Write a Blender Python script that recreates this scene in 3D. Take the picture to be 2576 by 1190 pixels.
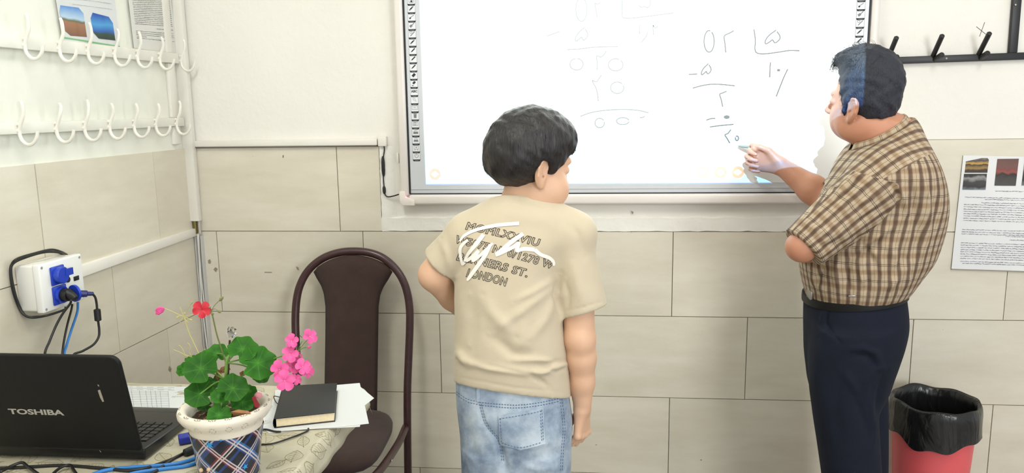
import bpy, bmesh, math, random
import numpy as np
from mathutils import Vector, Matrix, Euler
from mathutils.bvhtree import BVHTree

for o in list(bpy.data.objects):
    bpy.data.objects.remove(o)
SC = bpy.context.scene
COL = SC.collection
rnd = random.Random(7)

# ---------------------------------------------------------------- camera
FPX, W_, H_ = 1950.0, 2576.0, 1190.0
YAW, PITCH, ROLL = math.radians(5.65), math.radians(9.54), math.radians(-0.84)
CAM = np.array([0.0, -2.65, 1.48])


def cam_axes():
    cy, sy = math.cos(YAW), math.sin(YAW)
    cp, sp = math.cos(PITCH), math.sin(PITCH)
    f = np.array([-sy * cp, cy * cp, -sp])
    r = np.array([cy, sy, 0.0])
    u = np.cross(r, f)
    cr, sr = math.cos(ROLL), math.sin(ROLL)
    return cr * r + sr * u, -sr * r + cr * u, f


CR, CU, CF = cam_axes()
cam = bpy.data.objects.new('camera', bpy.data.cameras.new('camera'))
COL.objects.link(cam)
cam.data.sensor_width = 36.0
cam.data.lens = FPX / W_ * 36.0
cam.data.clip_start = 0.02
M = Matrix(((CR[0], CU[0], -CF[0], CAM[0]), (CR[1], CU[1], -CF[1], CAM[1]), (CR[2], CU[2], -CF[2], CAM[2]), (0, 0, 0, 1)))
cam.matrix_world = M
SC.camera = cam

# ---------------------------------------------------------------- light and exposure
SC.view_settings.view_transform = 'Standard'
SC.view_settings.look = 'None'
SC.view_settings.gamma = 1.0
SC.view_settings.use_curve_mapping = False
SC.view_settings.exposure = 0.0

world = bpy.data.worlds.new('world')
SC.world = world
world.use_nodes = True
bg = world.node_tree.nodes['Background']
bg.inputs[0].default_value = (0.95, 0.98, 1.0, 1)
bg.inputs[1].default_value = 0.82


def area_light(name, loc, rot, sx, sy, power, col):
    l = bpy.data.lights.new(name, 'AREA')
    l.shape = 'RECTANGLE'
    l.size, l.size_y = sx, sy
    l.energy = power
    l.color = col
    o = bpy.data.objects.new(name, l)
    COL.objects.link(o)
    o.location = loc
    o.rotation_euler = rot
    return o


# two fluorescent ceiling fittings and the windows of the right-hand wall
area_light('ceiling_lamp_light', (-0.75, -1.9, 2.93), (0, 0, 0), 0.3, 1.25, 28, (1.0, 0.97, 0.90))
area_light('ceiling_lamp_light', (1.25, -1.9, 2.93), (0, 0, 0), 0.3, 1.25, 22, (1.0, 0.97, 0.90))
area_light('window_daylight', (2.1, -4.4, 1.75), (math.radians(86), 0, math.radians(20)), 1.0, 1.2, 66, (0.97, 0.99, 1.0))

# the ceiling projector: a real spot lamp that throws the screen image
PROJ = Vector((0.165, -2.8, 2.70))


def projector_light():
    l = bpy.data.lights.new('projector_beam', 'SPOT')
    l.energy = 1200
    l.spot_size = math.radians(100)
    l.spot_blend = 0.0
    l.shadow_soft_size = 0.003
    l.use_nodes = True
    nt = l.node_tree
    em = nt.nodes['Emission']
    tc = nt.nodes.new('ShaderNodeTexCoord')
    sp = nt.nodes.new('ShaderNodeSeparateXYZ')
    nt.links.new(tc.outputs['Normal'], sp.inputs[0])

    def mth(op, a, b=None, c=None):
        n = nt.nodes.new('ShaderNodeMath')
        n.operation = op
        for i, v in enumerate((a, b, c)):
            if v is None:
                continue
            if isinstance(v, (int, float)):
                n.inputs[i].default_value = v
            else:
                nt.links.new(v, n.inputs[i])
        return n.outputs[0]
    az = mth('ABSOLUTE', sp.outputs[2])
    u = mth('DIVIDE', sp.outputs[0], az)
    v = mth('DIVIDE', sp.outputs[1], az)
    return l, nt, em, u, v, mth


def finish_projector(x0, x1, z0, z1, ybd):
    l, nt, em, u, v, mth = projector_light()
    d = ybd - PROJ.y
    ua, ub = (x0 - PROJ.x) / d, (x1 - PROJ.x) / d
    va, vb = (z0 - PROJ.z) / d, (z1 - PROJ.z) / d
    m = mth('MULTIPLY', mth('GREATER_THAN', u, ua), mth('LESS_THAN', u, ub))
    m = mth('MULTIPLY', m, mth('MULTIPLY', mth('GREATER_THAN', v, va), mth('LESS_THAN', v, vb)))
    t = mth('DIVIDE', mth('SUBTRACT', v, va), vb - va)      # 0 at the bottom of the picture
    cr = nt.nodes.new('ShaderNodeValToRGB')
    nt.links.new(t, cr.inputs[0])
    e = cr.color_ramp.elements
    e[0].position, e[0].color = 0.0, (0.09, 0.40, 1.0, 1)
    e[1].position, e[1].color = 0.30, (0.92, 1.0, 0.97, 1)
    for pos, c in ((0.026, (0.11, 0.44, 1.0, 1)), (0.034, (0.30, 0.60, 1.0, 1)), (0.10, (0.36, 0.68, 1.0, 1)), (0.17, (0.72, 0.95, 0.90, 1))):
        k = cr.color_ramp.elements.new(pos)
        k.color = c
    # the page's row of round tool buttons, part of the thrown picture
    def uv_px(px, py):
        p = PY(px, py, ybd)
        return (p.x - PROJ.x) / d, (p.z - PROJ.z) / d
    (uL, vL), (uR, vR) = uv_px(1094, 437), uv_px(1512, 437)
    du = (uv_px(1856, 437)[0] - uR) / 8
    rad = uv_px(1512 + 16.5, 437)[0] - uR
    right = mth('GREATER_THAN', u, (uL + uR) / 2 + du)
    k_ = mth('DIVIDE', mth('SUBTRACT', u, mth('ADD', uL, mth('MULTIPLY', right, uR - uL))), du)
    idx = mth('ROUND', k_)
    fx = mth('MULTIPLY', mth('SUBTRACT', k_, idx), du)
    fy = mth('SUBTRACT', v, (vL + vR) / 2)
    rr2 = mth('SQRT', mth('ADD', mth('MULTIPLY', fx, fx), mth('MULTIPLY', fy, fy)))
    slot = mth('ADD', mth('ADD', idx, .5), mth('MULTIPLY', right, 5))         # 0-3 left row, 5-13 right row
    pal = nt.nodes.new('ShaderNodeValToRGB')
    pal.color_ramp.interpolation = 'CONSTANT'
    nt.links.new(mth('DIVIDE', slot, 14.0), pal.inputs[0])
    cols = [(.16, .05, .015), (.09, .3, .3), (.09, .3, .3), (.1, .3, .3), (1, 1, 1), (.035, .035, .075), (.03, .09, .09), (.025, .10, .10), (.025, .10, .10), (.06, .03, .08), (.12, .03, .07), (.13, .035, .025), (.17, .05, .008), (.24, .10, .015)]
    pe = pal.color_ramp.elements
    pe[0].position, pe[0].color = 0, (*cols[0], 1)
    pe[1].position, pe[1].color = 1 / 14, (*cols[1], 1)
    for i in range(2, 14):
        q = pe.new(i / 14)
        q.color = (*cols[i], 1)
    inr = mth('LESS_THAN', rr2, rad)
    glyph = mth('MULTIPLY', mth('LESS_THAN', mth('ADD', mth('ABSOLUTE', fx), mth('MULTIPLY', mth('ABSOLUTE', fy), 1.4)), rad * .55), 1.0)
    ok = mth('MULTIPLY', inr, mth('SUBTRACT', 1.0, glyph))
    ok = mth('MULTIPLY', ok, mth('MULTIPLY', mth('GREATER_THAN', slot, 0.0), mth('LESS_THAN', slot, 14.0)))
    mxc = nt.nodes.new('ShaderNodeMix')
    mxc.data_type = 'RGBA'
    nt.links.new(ok, mxc.inputs[0])
    nt.links.new(cr.outputs[0], mxc.inputs[6])
    nt.links.new(pal.outputs[0], mxc.inputs[7])
    nt.links.new(mxc.outputs[2], em.inputs[0])
    nt.links.new(m, em.inputs[1])
    o = bpy.data.objects.new('projector_beam', l)
    COL.objects.link(o)
    o.location = PROJ
    o.rotation_euler = (math.radians(90), 0, 0)     # beam axis along +Y, local y = world z
    return o


# ---------------------------------------------------------------- pixel helpers (true positions on real planes)
def ray(px, py):
    d = FPX * CF + CR * (px - W_ / 2) - CU * (py - H_ / 2)
    return d / np.linalg.norm(d)


def PY(px, py, Y=0.0):
    d = ray(px, py)
    return Vector(CAM + d * ((Y - CAM[1]) / d[1]))


def PZ(px, py, Z):
    d = ray(px, py)
    return Vector(CAM + d * ((Z - CAM[2]) / d[2]))


LANG = math.radians(2.24)
LN = np.array([math.cos(LANG), -math.sin(LANG), 0.0])     # left wall normal, into the room
LD = np.array([math.sin(LANG), math.cos(LANG), 0.0])      # along it, towards the back wall
XC = PY(473, 372).x
LC = np.array([XC, 0.0, 0.0])


def PL(px, py, off=0.0):
    d = ray(px, py)
    t = (off - (CAM - LC) @ LN) / (d @ LN)
    return Vector(CAM + d * t)


def LW(s, z, off=0.0):                                      # s metres out from the corner
    return Vector(LC - LD * s + LN * off + np.array([0, 0, z]))


def sL(px, py):
    p = np.array(PL(px, py))
    return -(p - LC) @ LD, p[2]


def proj(p):
    v = np.array(p) - CAM
    z = v @ CF
    return (W_ / 2 + FPX * (v @ CR) / z, H_ / 2 - FPX * (v @ CU) / z)


# ---------------------------------------------------------------- materials
MATS = {}


def new_mat(name):
    m = bpy.data.materials.new(name)
    m.use_nodes = True
    return m, m.node_tree, m.node_tree.nodes['Principled BSDF']


def srgb(r, g, b):
    f = lambda c: (c / 255 / 12.92) if c <= 10 else ((c / 255 + 0.055) / 1.055) ** 2.4
    return (f(r), f(g), f(b), 1.0)


def mat(name, col, rough=0.6, var=0.0, scale=8.0, bump=0.0, bscale=60.0, metal=0.0, spec=0.5, coat=0.0,
        sss=0.0, rand=0.0, stain=None, trans=0.0, sheen=0.0):
    if name in MATS:
        return MATS[name]
    m, nt, b = new_mat(name)
    c = srgb(*col)
    b.inputs['Base Color'].default_value = c
    b.inputs['Roughness'].default_value = rough
    b.inputs['Metallic'].default_value = metal
    b.inputs['Specular IOR Level'].default_value = spec
    b.inputs['Coat Weight'].default_value = coat
    b.inputs['Sheen Weight'].default_value = sheen
    if trans:
        b.inputs['Transmission Weight'].default_value = trans
    if sss:
        b.inputs['Subsurface Weight'].default_value = sss
        b.inputs['Subsurface Radius'].default_value = (0.010, 0.004, 0.002)
        b.inputs['Subsurface Scale'].default_value = 1.0
    tc = nt.nodes.new('ShaderNodeTexCoord')
    cur = None
    if var or stain:
        n = nt.nodes.new('ShaderNodeTexNoise')
        n.inputs['Scale'].default_value = scale
        n.inputs['Detail'].default_value = 6
        nt.links.new(tc.outputs['Object'], n.inputs['Vector'])
        r = nt.nodes.new('ShaderNodeValToRGB')
        nt.links.new(n.outputs['Fac'], r.inputs[0])
        r.color_ramp.elements[0].position = 0.3
        r.color_ramp.elements[1].position = 0.72
        lo = tuple(x * (1 - var) for x in c[:3]) if not stain else srgb(*stain)[:3]
        r.color_ramp.elements[0].color = (*lo, 1)
        hi = tuple(min(1, x * (1 + var * 0.6)) for x in c[:3])
        r.color_ramp.elements[1].color = (*hi, 1)
        cur = r.outputs[0]
    if rand:
        oi = nt.nodes.new('ShaderNodeObjectInfo')
        hs = nt.nodes.new('ShaderNodeHueSaturation')
        mr = nt.nodes.new('ShaderNodeMapRange')
        mr.inputs['To Min'].default_value = 1 - rand
        mr.inputs['To Max'].default_value = 1 + rand
        nt.links.new(oi.outputs['Random'], mr.inputs[0])
        nt.links.new(mr.outputs[0], hs.inputs['Value'])
        if cur is None:
            hs.inputs['Color'].default_value = c
        else:
            nt.links.new(cur, hs.inputs['Color'])
        cur = hs.outputs[0]
    if cur is not None:
        nt.links.new(cur, b.inputs['Base Color'])
    if bump:
        n2 = nt.nodes.new('ShaderNodeTexNoise')
        n2.inputs['Scale'].default_value = bscale
        n2.inputs['Detail'].default_value = 4
        nt.links.new(tc.outputs['Object'], n2.inputs['Vector'])
        bp = nt.nodes.new('ShaderNodeBump')
        bp.inputs['Strength'].default_value = bump
        bp.inputs['Distance'].default_value = 0.004
        nt.links.new(n2.outputs['Fac'], bp.inputs['Height'])
        nt.links.new(bp.outputs[0], b.inputs['Normal'])
    MATS[name] = m
    return m


# ---------------------------------------------------------------- mesh building
class MB:
    """collects shapes; build() links them as ONE mesh object"""

    def __init__(self):
        self.v, self.f, self.m, self.uv = [], [], [], {}

    def add(self, vs, fs, mi=0):
        o = len(self.v)
        self.v += [tuple(x) for x in vs]
        for f in fs:
            self.f.append(tuple(o + i for i in f))
            self.m.append(mi)
        return o

    def hexa(self, p, mi=0):          # p: 4 lower corners then 4 upper, same turn
        self.add(p, [(3, 2, 1, 0), (4, 5, 6, 7), (0, 1, 5, 4), (1, 2, 6, 5), (2, 3, 7, 6), (3, 0, 4, 7)], mi)

    def box(self, c, s, R=None, mi=0):
        c = Vector(c)
        q = []
        for dz in (-1, 1):
            for dx, dy in ((-1, -1), (1, -1), (1, 1), (-1, 1)):
                d = Vector((dx * s[0] / 2, dy * s[1] / 2, dz * s[2] / 2))
                q.append(c + (R @ d if R else d))
        self.hexa(q, mi)

    def slab(self, pts, n, t, mi=0):  # polygon pts extruded by t along n
        n = Vector(n) * t
        k = len(pts)
        a = [Vector(p) for p in pts]
        b = [p + n for p in a]
        self.add(a + b, [tuple(range(k))[::-1], tuple(range(k, 2 * k))] + [(i, (i + 1) % k, k + (i + 1) % k, k + i) for i in range(k)], mi)

    def tube(self, pts, r, n=8, mi=0, closed=False, flat=None):
        P = [Vector(p) for p in pts]
        k = len(P)
        rr = r if hasattr(r, '__len__') else [r] * k
        T = []
        for i in range(k):
            if closed:
                t = P[(i + 1) % k] - P[i - 1]
            else:
                t = P[min(i + 1, k - 1)] - P[max(i - 1, 0)]
            T.append(t.normalized() if t.length > 1e-9 else Vector((0, 0, 1)))
        a = Vector((0, 0, 1)) if abs(T[0].z) < 0.9 else Vector((1, 0, 0))
        nx = (a - T[0] * a.dot(T[0])).normalized()
        vs = []
        for i in range(k):
            nx = nx - T[i] * nx.dot(T[i])
            nx = nx.normalized() if nx.length > 1e-6 else T[i].orthogonal().normalized()
            ny = T[i].cross(nx)
            for j in range(n):
                an = 2 * math.pi * j / n
                vs.append(P[i] + (nx * math.cos(an) + ny * math.sin(an) * (flat or 1)) * rr[i])
        fs = []
        for i in range(k if closed else k - 1):
            i2 = (i + 1) % k
            for j in range(n):
                fs.append((i * n + j, i * n + (j + 1) % n, i2 * n + (j + 1) % n, i2 * n + j))
        if not closed:
            fs.append(tuple(range(n))[::-1])
            fs.append(tuple(range((k - 1) * n, k * n)))
        self.add(vs, fs, mi)

    def lathe(self, prof, c=(0, 0, 0), n=32, mi=0, R=None, cap=True):   # prof: (r, z)
        c = Vector(c)
        vs = []
        for r, z in prof:
            for j in range(n):
                a = 2 * math.pi * j / n
                d = Vector((r * math.cos(a), r * math.sin(a), z))
                vs.append(c + (R @ d if R else d))
        fs = []
        for i in range(len(prof) - 1):
            for j in range(n):
                fs.append((i * n + j, i * n + (j + 1) % n, (i + 1) * n + (j + 1) % n, (i + 1) * n + j))
        if cap:
            fs.append(tuple(range(n))[::-1])
            fs.append(tuple(range((len(prof) - 1) * n, len(prof) * n)))
        self.add(vs, fs, mi)

    def rod(self, a, b, r, n=8, mi=0):
        self.tube([a, b], r, n, mi)

    def build(self, name, mats, parent=None, smooth=True, angle=40, bevel=0.0, seg=2):
        me = bpy.data.meshes.new(name)
        me.from_pydata(self.v, [], self.f)
        if not isinstance(mats, (list, tuple)):
            mats = [mats]
        for m in mats:
            me.materials.append(m)
        if len(mats) > 1:
            me.polygons.foreach_set('material_index', self.m)
        me.update()
        return link(name, me, parent, smooth, angle, bevel, seg)


def link(name, me, parent=None, smooth=True, angle=40, bevel=0.0, seg=2):
    if bevel:
        bm = bmesh.new()
        bm.from_mesh(me)
        es = [e for e in bm.edges if len(e.link_faces) == 2 and e.calc_face_angle(0) > math.radians(30)]
        bmesh.ops.bevel(bm, geom=es, offset=bevel, segments=seg, profile=0.5, affect='EDGES', clamp_overlap=True)
        bm.to_mesh(me)
        bm.free()
    if smooth:
        me.shade_smooth()
        if angle < 180:
            bm = bmesh.new()
            bm.from_mesh(me)
            for e in bm.edges:
                e.smooth = len(e.link_faces) != 2 or e.calc_face_angle(0) < math.radians(angle)
            bm.to_mesh(me)
            bm.free()
    o = bpy.data.objects.new(name, me)
    COL.objects.link(o)
    if parent is not None:
        o.parent = parent
        o.matrix_parent_inverse = parent.matrix_world.inverted()
    return o


def empty(name, loc=(0, 0, 0)):
    o = bpy.data.objects.new(name, None)
    COL.objects.link(o)
    o.location = loc
    o.matrix_world = Matrix.Translation(loc)
    o.empty_display_size = 0.05
    return o


def tag(o, label, cat, group=None, kind=None):
    o['label'] = label
    o['category'] = cat
    if group:
        o['group'] = group
    if kind:
        o['kind'] = kind
    return o


def structure(o):
    o['kind'] = 'structure'
    return o


def spline(pts, n=6, closed=False):
    P = [Vector(p) for p in pts]
    k = len(P)
    out = []
    rng = range(k if closed else k - 1)
    for i in rng:
        p0 = P[i - 1] if (closed or i > 0) else P[0] * 2 - P[1]
        p1, p2 = P[i], P[(i + 1) % k]
        p3 = P[(i + 2) % k] if (closed or i + 2 < k) else P[-1] * 2 - P[-2]
        for j in range(n):
            t = j / n
            out.append(0.5 * ((2 * p1) + (p2 - p0) * t + (2 * p0 - 5 * p1 + 4 * p2 - p3) * t * t + (3 * p1 - p0 - 3 * p2 + p3) * t ** 3))
    if not closed:
        out.append(P[-1])
    return out


def text_mesh(s, size, font_bevel=0.0, fill=True, align='CENTER', spacing=1.0, extrude=0.0, bold=0.0, shear=0.0):
    cu = bpy.data.curves.new('t', 'FONT')
    cu.body = s
    cu.size = size
    cu.align_x = align
    cu.align_y = 'CENTER'
    cu.space_character = spacing
    cu.extrude = extrude
    cu.offset = bold
    cu.shear = shear
    cu.resolution_u = 3
    if not fill:
        cu.fill_mode = 'NONE'
        cu.bevel_depth = font_bevel
        cu.bevel_resolution = 0
    o = bpy.data.objects.new('t', cu)
    COL.objects.link(o)
    bpy.context.view_layer.update()
    dg = bpy.context.evaluated_depsgraph_get()
    me = bpy.data.meshes.new_from_object(o.evaluated_get(dg))
    vs = [v.co.copy() for v in me.vertices]
    fs = [tuple(p.vertices) for p in me.polygons]
    bpy.data.objects.remove(o)
    bpy.data.curves.remove(cu)
    bpy.data.meshes.remove(me)
    return vs, fs
# ================================================================ the room
plaster = mat('white_plaster', (231, 228, 220), 0.75, var=0.035, scale=3.0, bump=0.35, bscale=45)
plaster_left = mat('old_white_paint', (226, 227, 216), 0.6, var=0.06, scale=4.0, bump=0.5, bscale=30)
grout = mat('dark_grout', (134, 124, 104), 0.9, var=0.2, scale=30)
white_paint = mat('white_gloss_paint', (226, 224, 214), 0.4, var=0.04, scale=10, bump=0.2, bscale=60)
trunk_m = mat('white_pvc_trunking', (228, 225, 216), 0.4, var=0.03, scale=12)
black_paint = mat('black_satin_paint', (26, 26, 28), 0.45)
paper_m = mat('white_paper', (208, 211, 211), 0.8, var=0.02, scale=5)
black_rubber = mat('black_rubber', (22, 22, 23), 0.5)


def stone_material():
    m, nt, b = new_mat('beige_stone_tile')
    tc = nt.nodes.new('ShaderNodeTexCoord')
    oi = nt.nodes.new('ShaderNodeObjectInfo')
    add = nt.nodes.new('ShaderNodeVectorMath')
    add.operation = 'MULTIPLY_ADD'
    nt.links.new(oi.outputs['Random'], add.inputs[0])
    add.inputs[1].default_value = (37, 21, 53)
    nt.links.new(tc.outputs['Object'], add.inputs[2])
    n1 = nt.nodes.new('ShaderNodeTexNoise')
    n1.inputs['Scale'].default_value = 6
    n1.inputs['Detail'].default_value = 8
    n1.inputs['Roughness'].default_value = 0.6
    mp = nt.nodes.new('ShaderNodeMapping')
    mp.inputs['Scale'].default_value = (0.55, 0.55, 2.2)
    nt.links.new(add.outputs[0], mp.inputs[0])
    nt.links.new(mp.outputs[0], n1.inputs['Vector'])
    r = nt.nodes.new('ShaderNodeValToRGB')
    nt.links.new(n1.outputs['Fac'], r.inputs[0])
    e = r.color_ramp.elements
    e[0].position, e[0].color = 0.28, srgb(204, 197, 178)
    e[1].position, e[1].color = 0.70, srgb(218, 212, 196)
    # small dark specks and chips of the stone
    n2 = nt.nodes.new('ShaderNodeTexNoise')
    n2.inputs['Scale'].default_value = 26
    n2.inputs['Detail'].default_value = 3
    nt.links.new(add.outputs[0], n2.inputs['Vector'])
    r2 = nt.nodes.new('ShaderNodeValToRGB')
    nt.links.new(n2.outputs['Fac'], r2.inputs[0])
    r2.color_ramp.elements[0].position = 0.215
    r2.color_ramp.elements[0].color = (0.28, 0.24, 0.18, 1)
    r2.color_ramp.elements[1].position = 0.235
    r2.color_ramp.elements[1].color = (1, 1, 1, 1)
    mx = nt.nodes.new('ShaderNodeMix')
    mx.data_type = 'RGBA'
    mx.blend_type = 'MULTIPLY'
    mx.inputs[0].default_value = 1
    nt.links.new(r.outputs[0], mx.inputs[6])
    nt.links.new(r2.outputs[0], mx.inputs[7])
    hs = nt.nodes.new('ShaderNodeHueSaturation')
    mr = nt.nodes.new('ShaderNodeMapRange')
    mr.inputs['To Min'].default_value = 0.96
    mr.inputs['To Max'].default_value = 1.04
    nt.links.new(oi.outputs['Random'], mr.inputs[0])
    nt.links.new(mr.outputs[0], hs.inputs['Value'])
    nt.links.new(mx.outputs[2], hs.inputs['Color'])
    nt.links.new(hs.outputs[0], b.inputs['Base Color'])
    b.inputs['Roughness'].default_value = 0.42
    n3 = nt.nodes.new('ShaderNodeTexNoise')
    n3.inputs['Scale'].default_value = 55
    nt.links.new(add.outputs[0], n3.inputs['Vector'])
    bp = nt.nodes.new('ShaderNodeBump')
    bp.inputs['Strength'].default_value = 0.15
    bp.inputs['Distance'].default_value = 0.003
    nt.links.new(n3.outputs['Fac'], bp.inputs['Height'])
    nt.links.new(bp.outputs[0], b.inputs['Normal'])
    return m


stone = stone_material()
XR, CEIL, YB = 2.6, 3.0, -4.6
RX = (XC - 0.25)

b = MB()
b.box(((XC + XR) / 2, 0.06, CEIL / 2), (XR - XC + 0.2, 0.12, CEIL))
wall_back = structure(b.build('wall_back', plaster, smooth=False))
b = MB()
e0, e1 = LW(0, 0), LW(4.7, 0)
n_ = Vector(LN)
up = Vector((0, 0, CEIL))
p = [e1 - n_ * 0.12, e0 - n_ * 0.12, e0, e1]
b.hexa(p + [q + up for q in p])
wall_left = structure(b.build('wall_left', plaster_left, smooth=False))
b = MB()
b.box(((XC + XR) / 2 - .1, YB / 2, -0.05), (XR - XC + 0.8, -YB + 0.24, 0.1))
structure(b.build('floor', mat('grey_terrazzo_floor', (150, 145, 135), 0.35, var=0.25, scale=40), smooth=False))
b = MB()
b.box(((XC + XR) / 2 - .1, YB / 2, CEIL + 0.05), (XR - XC + 0.8, -YB + 0.24, 0.1))
structure(b.build('ceiling', mat('ceiling_paint', (236, 235, 230), 0.8), smooth=False))

# tile rows: heights from the joints
Z0 = PY(700, 370).z           # top of the dado beside the board
Z1 = PY(857, 581).z
Z2 = PY(1100, 788).z
Z3 = PY(1135, 987).z
Z4 = PY(1062, 1174).z
ZTR = PY(2450, 350).z         # top of the dado right of the teacher
TT = 0.008
G = 0.0026


def back_tile(x0, x1, z0, z1):
    b = MB()
    g = G / 2
    j = rnd.uniform(-0.0006, 0.0006)
    b.box(((x0 + x1) / 2, -(TT + j) / 2, (z0 + z1) / 2), (x1 - x0 - G, TT + j, z1 - z0 - G))
    return b.build('tile', stone, wall_back, smooth=False)


def xb(px, py):
    return PY(px, py).x


def row(xs, z0, z1):
    for a, c in zip(xs[:-1], xs[1:]):
        back_tile(a, c, z0, z1)


XL = XC + 0.002
row([XL, xb(853, 480), xb(959, 480)], Z1, Z0)
row([xb(2270, 480), xb(2576, 480) + .22, XR], Z1, ZTR)
row([XL, xb(555, 690), xb(919, 690), xb(1691, 690), xb(2525, 752), XR], Z2, Z1)
row([XL, xb(1109, 880), xb(1876, 898), xb(2290, 890), XR], Z3, Z2)
row([XL, xb(905, 1080), xb(1682, 1090), xb(2488, 1100), XR], Z4, Z3)
row([XL, xb(1058, 1180), xb(1058, 1180) + 1.06, xb(1058, 1180) + 2.12, XR], 0.002, Z4)
# grout bed behind the tiles
b = MB()
b.box(((XC + XR) / 2, -0.0015, Z1 / 2), (XR - XC, 0.003, Z1 - .002))
b.box(((XL + xb(959, 480)) / 2, -0.0015, (Z0 + Z1) / 2), (xb(959, 480) - XL - .003, 0.003, Z0 - Z1))
b.box(((XR + xb(2270, 480)) / 2, -0.0015, (ZTR + Z1) / 2), (XR - xb(2270, 480) - .003, 0.003, ZTR - Z1))
b.build('grout', grout, wall_back, smooth=False)

# left wall tiles, the same rows going on round the corner


def left_tile(s0, s1, z0, z1):
    b = MB()
    g = G / 2
    j = rnd.uniform(-0.0006, 0.0006)
    p = [LW(s1 - g, z0 + g), LW(s0 + g, z0 + g), LW(s0 + g, z0 + g, TT + j), LW(s1 - g, z0 + g, TT + j)]
    q = [v + Vector((0, 0, z1 - z0 - G)) for v in p]
    b.hexa(p + q)
    return b.build('tile', stone, wall_left, smooth=False)


def lrow(ss, z0, z1):
    for a, c in zip(ss[:-1], ss[1:]):
        left_tile(a, c, z0, z1)


SE = 4.6
lrow([0.01, sL(386, 470)[0], sL(90, 500)[0], sL(90, 500)[0] + 1.07, SE], Z1, Z0)
lrow([0.01, sL(287, 790)[0], sL(287, 790)[0] + 1.07, SE], Z2, Z1)
lrow([0.01, sL(417, 850)[0], sL(417, 850)[0] + 1.07, SE], Z3, Z2)
lrow([0.01, 0.62, 1.69, SE], Z4, Z3)
lrow([0.01, 0.35, 1.42, SE], 0.002, Z4)
b = MB()
p = [LW(SE, 0.002), LW(0.005, 0.002), LW(0.005, 0.002, 0.003), LW(SE, 0.002, 0.003)]
b.hexa(p + [v + Vector((0, 0, Z0 - 0.004)) for v in p])
b.build('grout', grout, wall_left, smooth=False)

# rough plaster left round the cut-out under the board
b = MB()
xa, xe = xb(960, 540), xb(2180, 540)
zt, zb = PY(1000, 548).z, Z1
N = 60
vs, fs = [], []
r2 = random.Random(3)
for i in range(N + 1):
    x = xa + (xe - xa) * i / N
    dz = r2.uniform(-.003, .003)
    t = 0.009 + r2.uniform(-.0012, .0012)
    vs += [(x, 0, zb - 0.001 + r2.uniform(-.0015, .0015)), (x, -t, zb + .002 + r2.uniform(-.002, .002)), (x, -t * .85, (zb + zt) / 2), (x, -t * .9, zt + dz), (x, 0, zt + .006 + dz)]
for i in range(N):
    for k in range(4):
        a = i * 5 + k
        fs.append((a, a + 5, a + 6, a + 1))
b.add(vs, fs)
structure(b.build('trim_1', mat('rough_plaster', (230, 228, 221), 0.85, var=0.03, scale=20, bump=0.8, bscale=40)))
b = MB()
xg = xb(958, 480)
vs, fs = [], []
for i in range(25):
    z = Z1 + (Z0 - Z1) * i / 24
    t = 0.010 + r2.uniform(-.001, .001)
    w = r2.uniform(-.002, .002)
    vs += [(xg + w, 0, z), (xg + .003 + w, -t, z), (xg + .035 + w, -t * .6, z), (xg + .055 + 2 * w, 0, z)]
for i in range(24):
    for k in range(3):
        a = i * 4 + k
        fs.append((a, a + 1, a + 5, a + 4))
b.add(vs, fs)
structure(b.build('trim_2', MATS['rough_plaster']))

# chips and scraps of old tape on the tiles
chip = mat('grey_chip', (146, 136, 120), .9, var=.3, scale=90)
for poly_ in ([(523, 655), (528, 652), (531, 659), (529, 664), (524, 662)], [(537, 678), (542, 672), (548, 677), (543, 685)], [(744, 670), (750, 672), (753, 680), (748, 679)], [(665, 684), (684, 684), (684, 686), (666, 686)],
              [(426, 920), (432, 928), (429, 936), (424, 930)], [(1588, 530), (1594, 534), (1591, 540)]):
    b = MB()
    Pq = [PY(x, y, -TT - .0012) if x > 500 else PL(x, y, TT + .0012) for x, y in poly_]
    b.add(Pq, [tuple(range(len(Pq)))])
    b.build('chip', chip, wall_back if poly_[0][0] > 500 else wall_left, smooth=False)

# pencilled cross on the plaster, upper right
b = MB()
for (x0, y0, x1, y1) in ((2456, 67, 2481, 87), (2477, 56, 2464, 92)):
    a, c = PY(x0, y0), PY(x1, y1)
    b.rod(a, c, 0.0009, 5)
b.build('pencil_mark', mat('pencil', (70, 66, 60), 0.8), wall_back)

# ---------------------------------------------------------------- white cable trunking
def trunk(name, pts, n, t, lip, label, mt=trunk_m, bev=0.003):
    b = MB()
    b.slab(pts, n, t)
    o = b.build(name, mt, None, bevel=bev)
    return o


# vertical run in the corner
root = empty('corner_trunking', PY(470, 300))
b = MB()
c0 = LW(0.012, 0, 0.0)
zb_, zt_ = PY(485, 553).z, CEIL - 0.02
d1, d2 = Vector(LN), Vector(-LD)
base = [c0, c0 + d1 * 0.038, c0 + d1 * 0.038 + d2 * 0.024, c0 + d2 * 0.024]
lo = [Vector((q.x, q.y, zb_)) for q in base]
hi = [Vector((q.x, q.y, zt_)) for q in base]
b.hexa(lo + hi)
b.build('trunking_cover', trunk_m, root, bevel=0.002)
for z_lo, z_hi in ((PL(447, 362).z, 1.4280), (1.4585, 1.6405), (1.6755, zt_)):
    b = MB()
    lo = [LW(0.10, z_lo), LW(0.062, z_lo), LW(0.062, z_lo, .012), LW(0.10, z_lo, .012)]
    b.hexa(lo + [Vector((q.x, q.y, z_hi)) for q in lo])
    b.build('wall_batten', trunk_m, root, bevel=0.002)
b = MB()
q = c0 + d1 * 0.016 + d2 * 0.012
b.rod((q.x, q.y, PY(488, 585).z), (q.x, q.y, zb_ + 0.03), 0.008, 12)
b.build('bare_pipe', mat('brass_pipe', (128, 118, 70), 0.35, metal=0.8), root)
q2 = q + d1 * 0.017
b = MB()
b.rod((q2.x, q2.y, PY(488, 585).z), (q2.x, q2.y, zb_ + 0.03), 0.005, 10)
b.build('bare_pipe', mat('grey_pipe', (176, 172, 165), 0.4), root)
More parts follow.
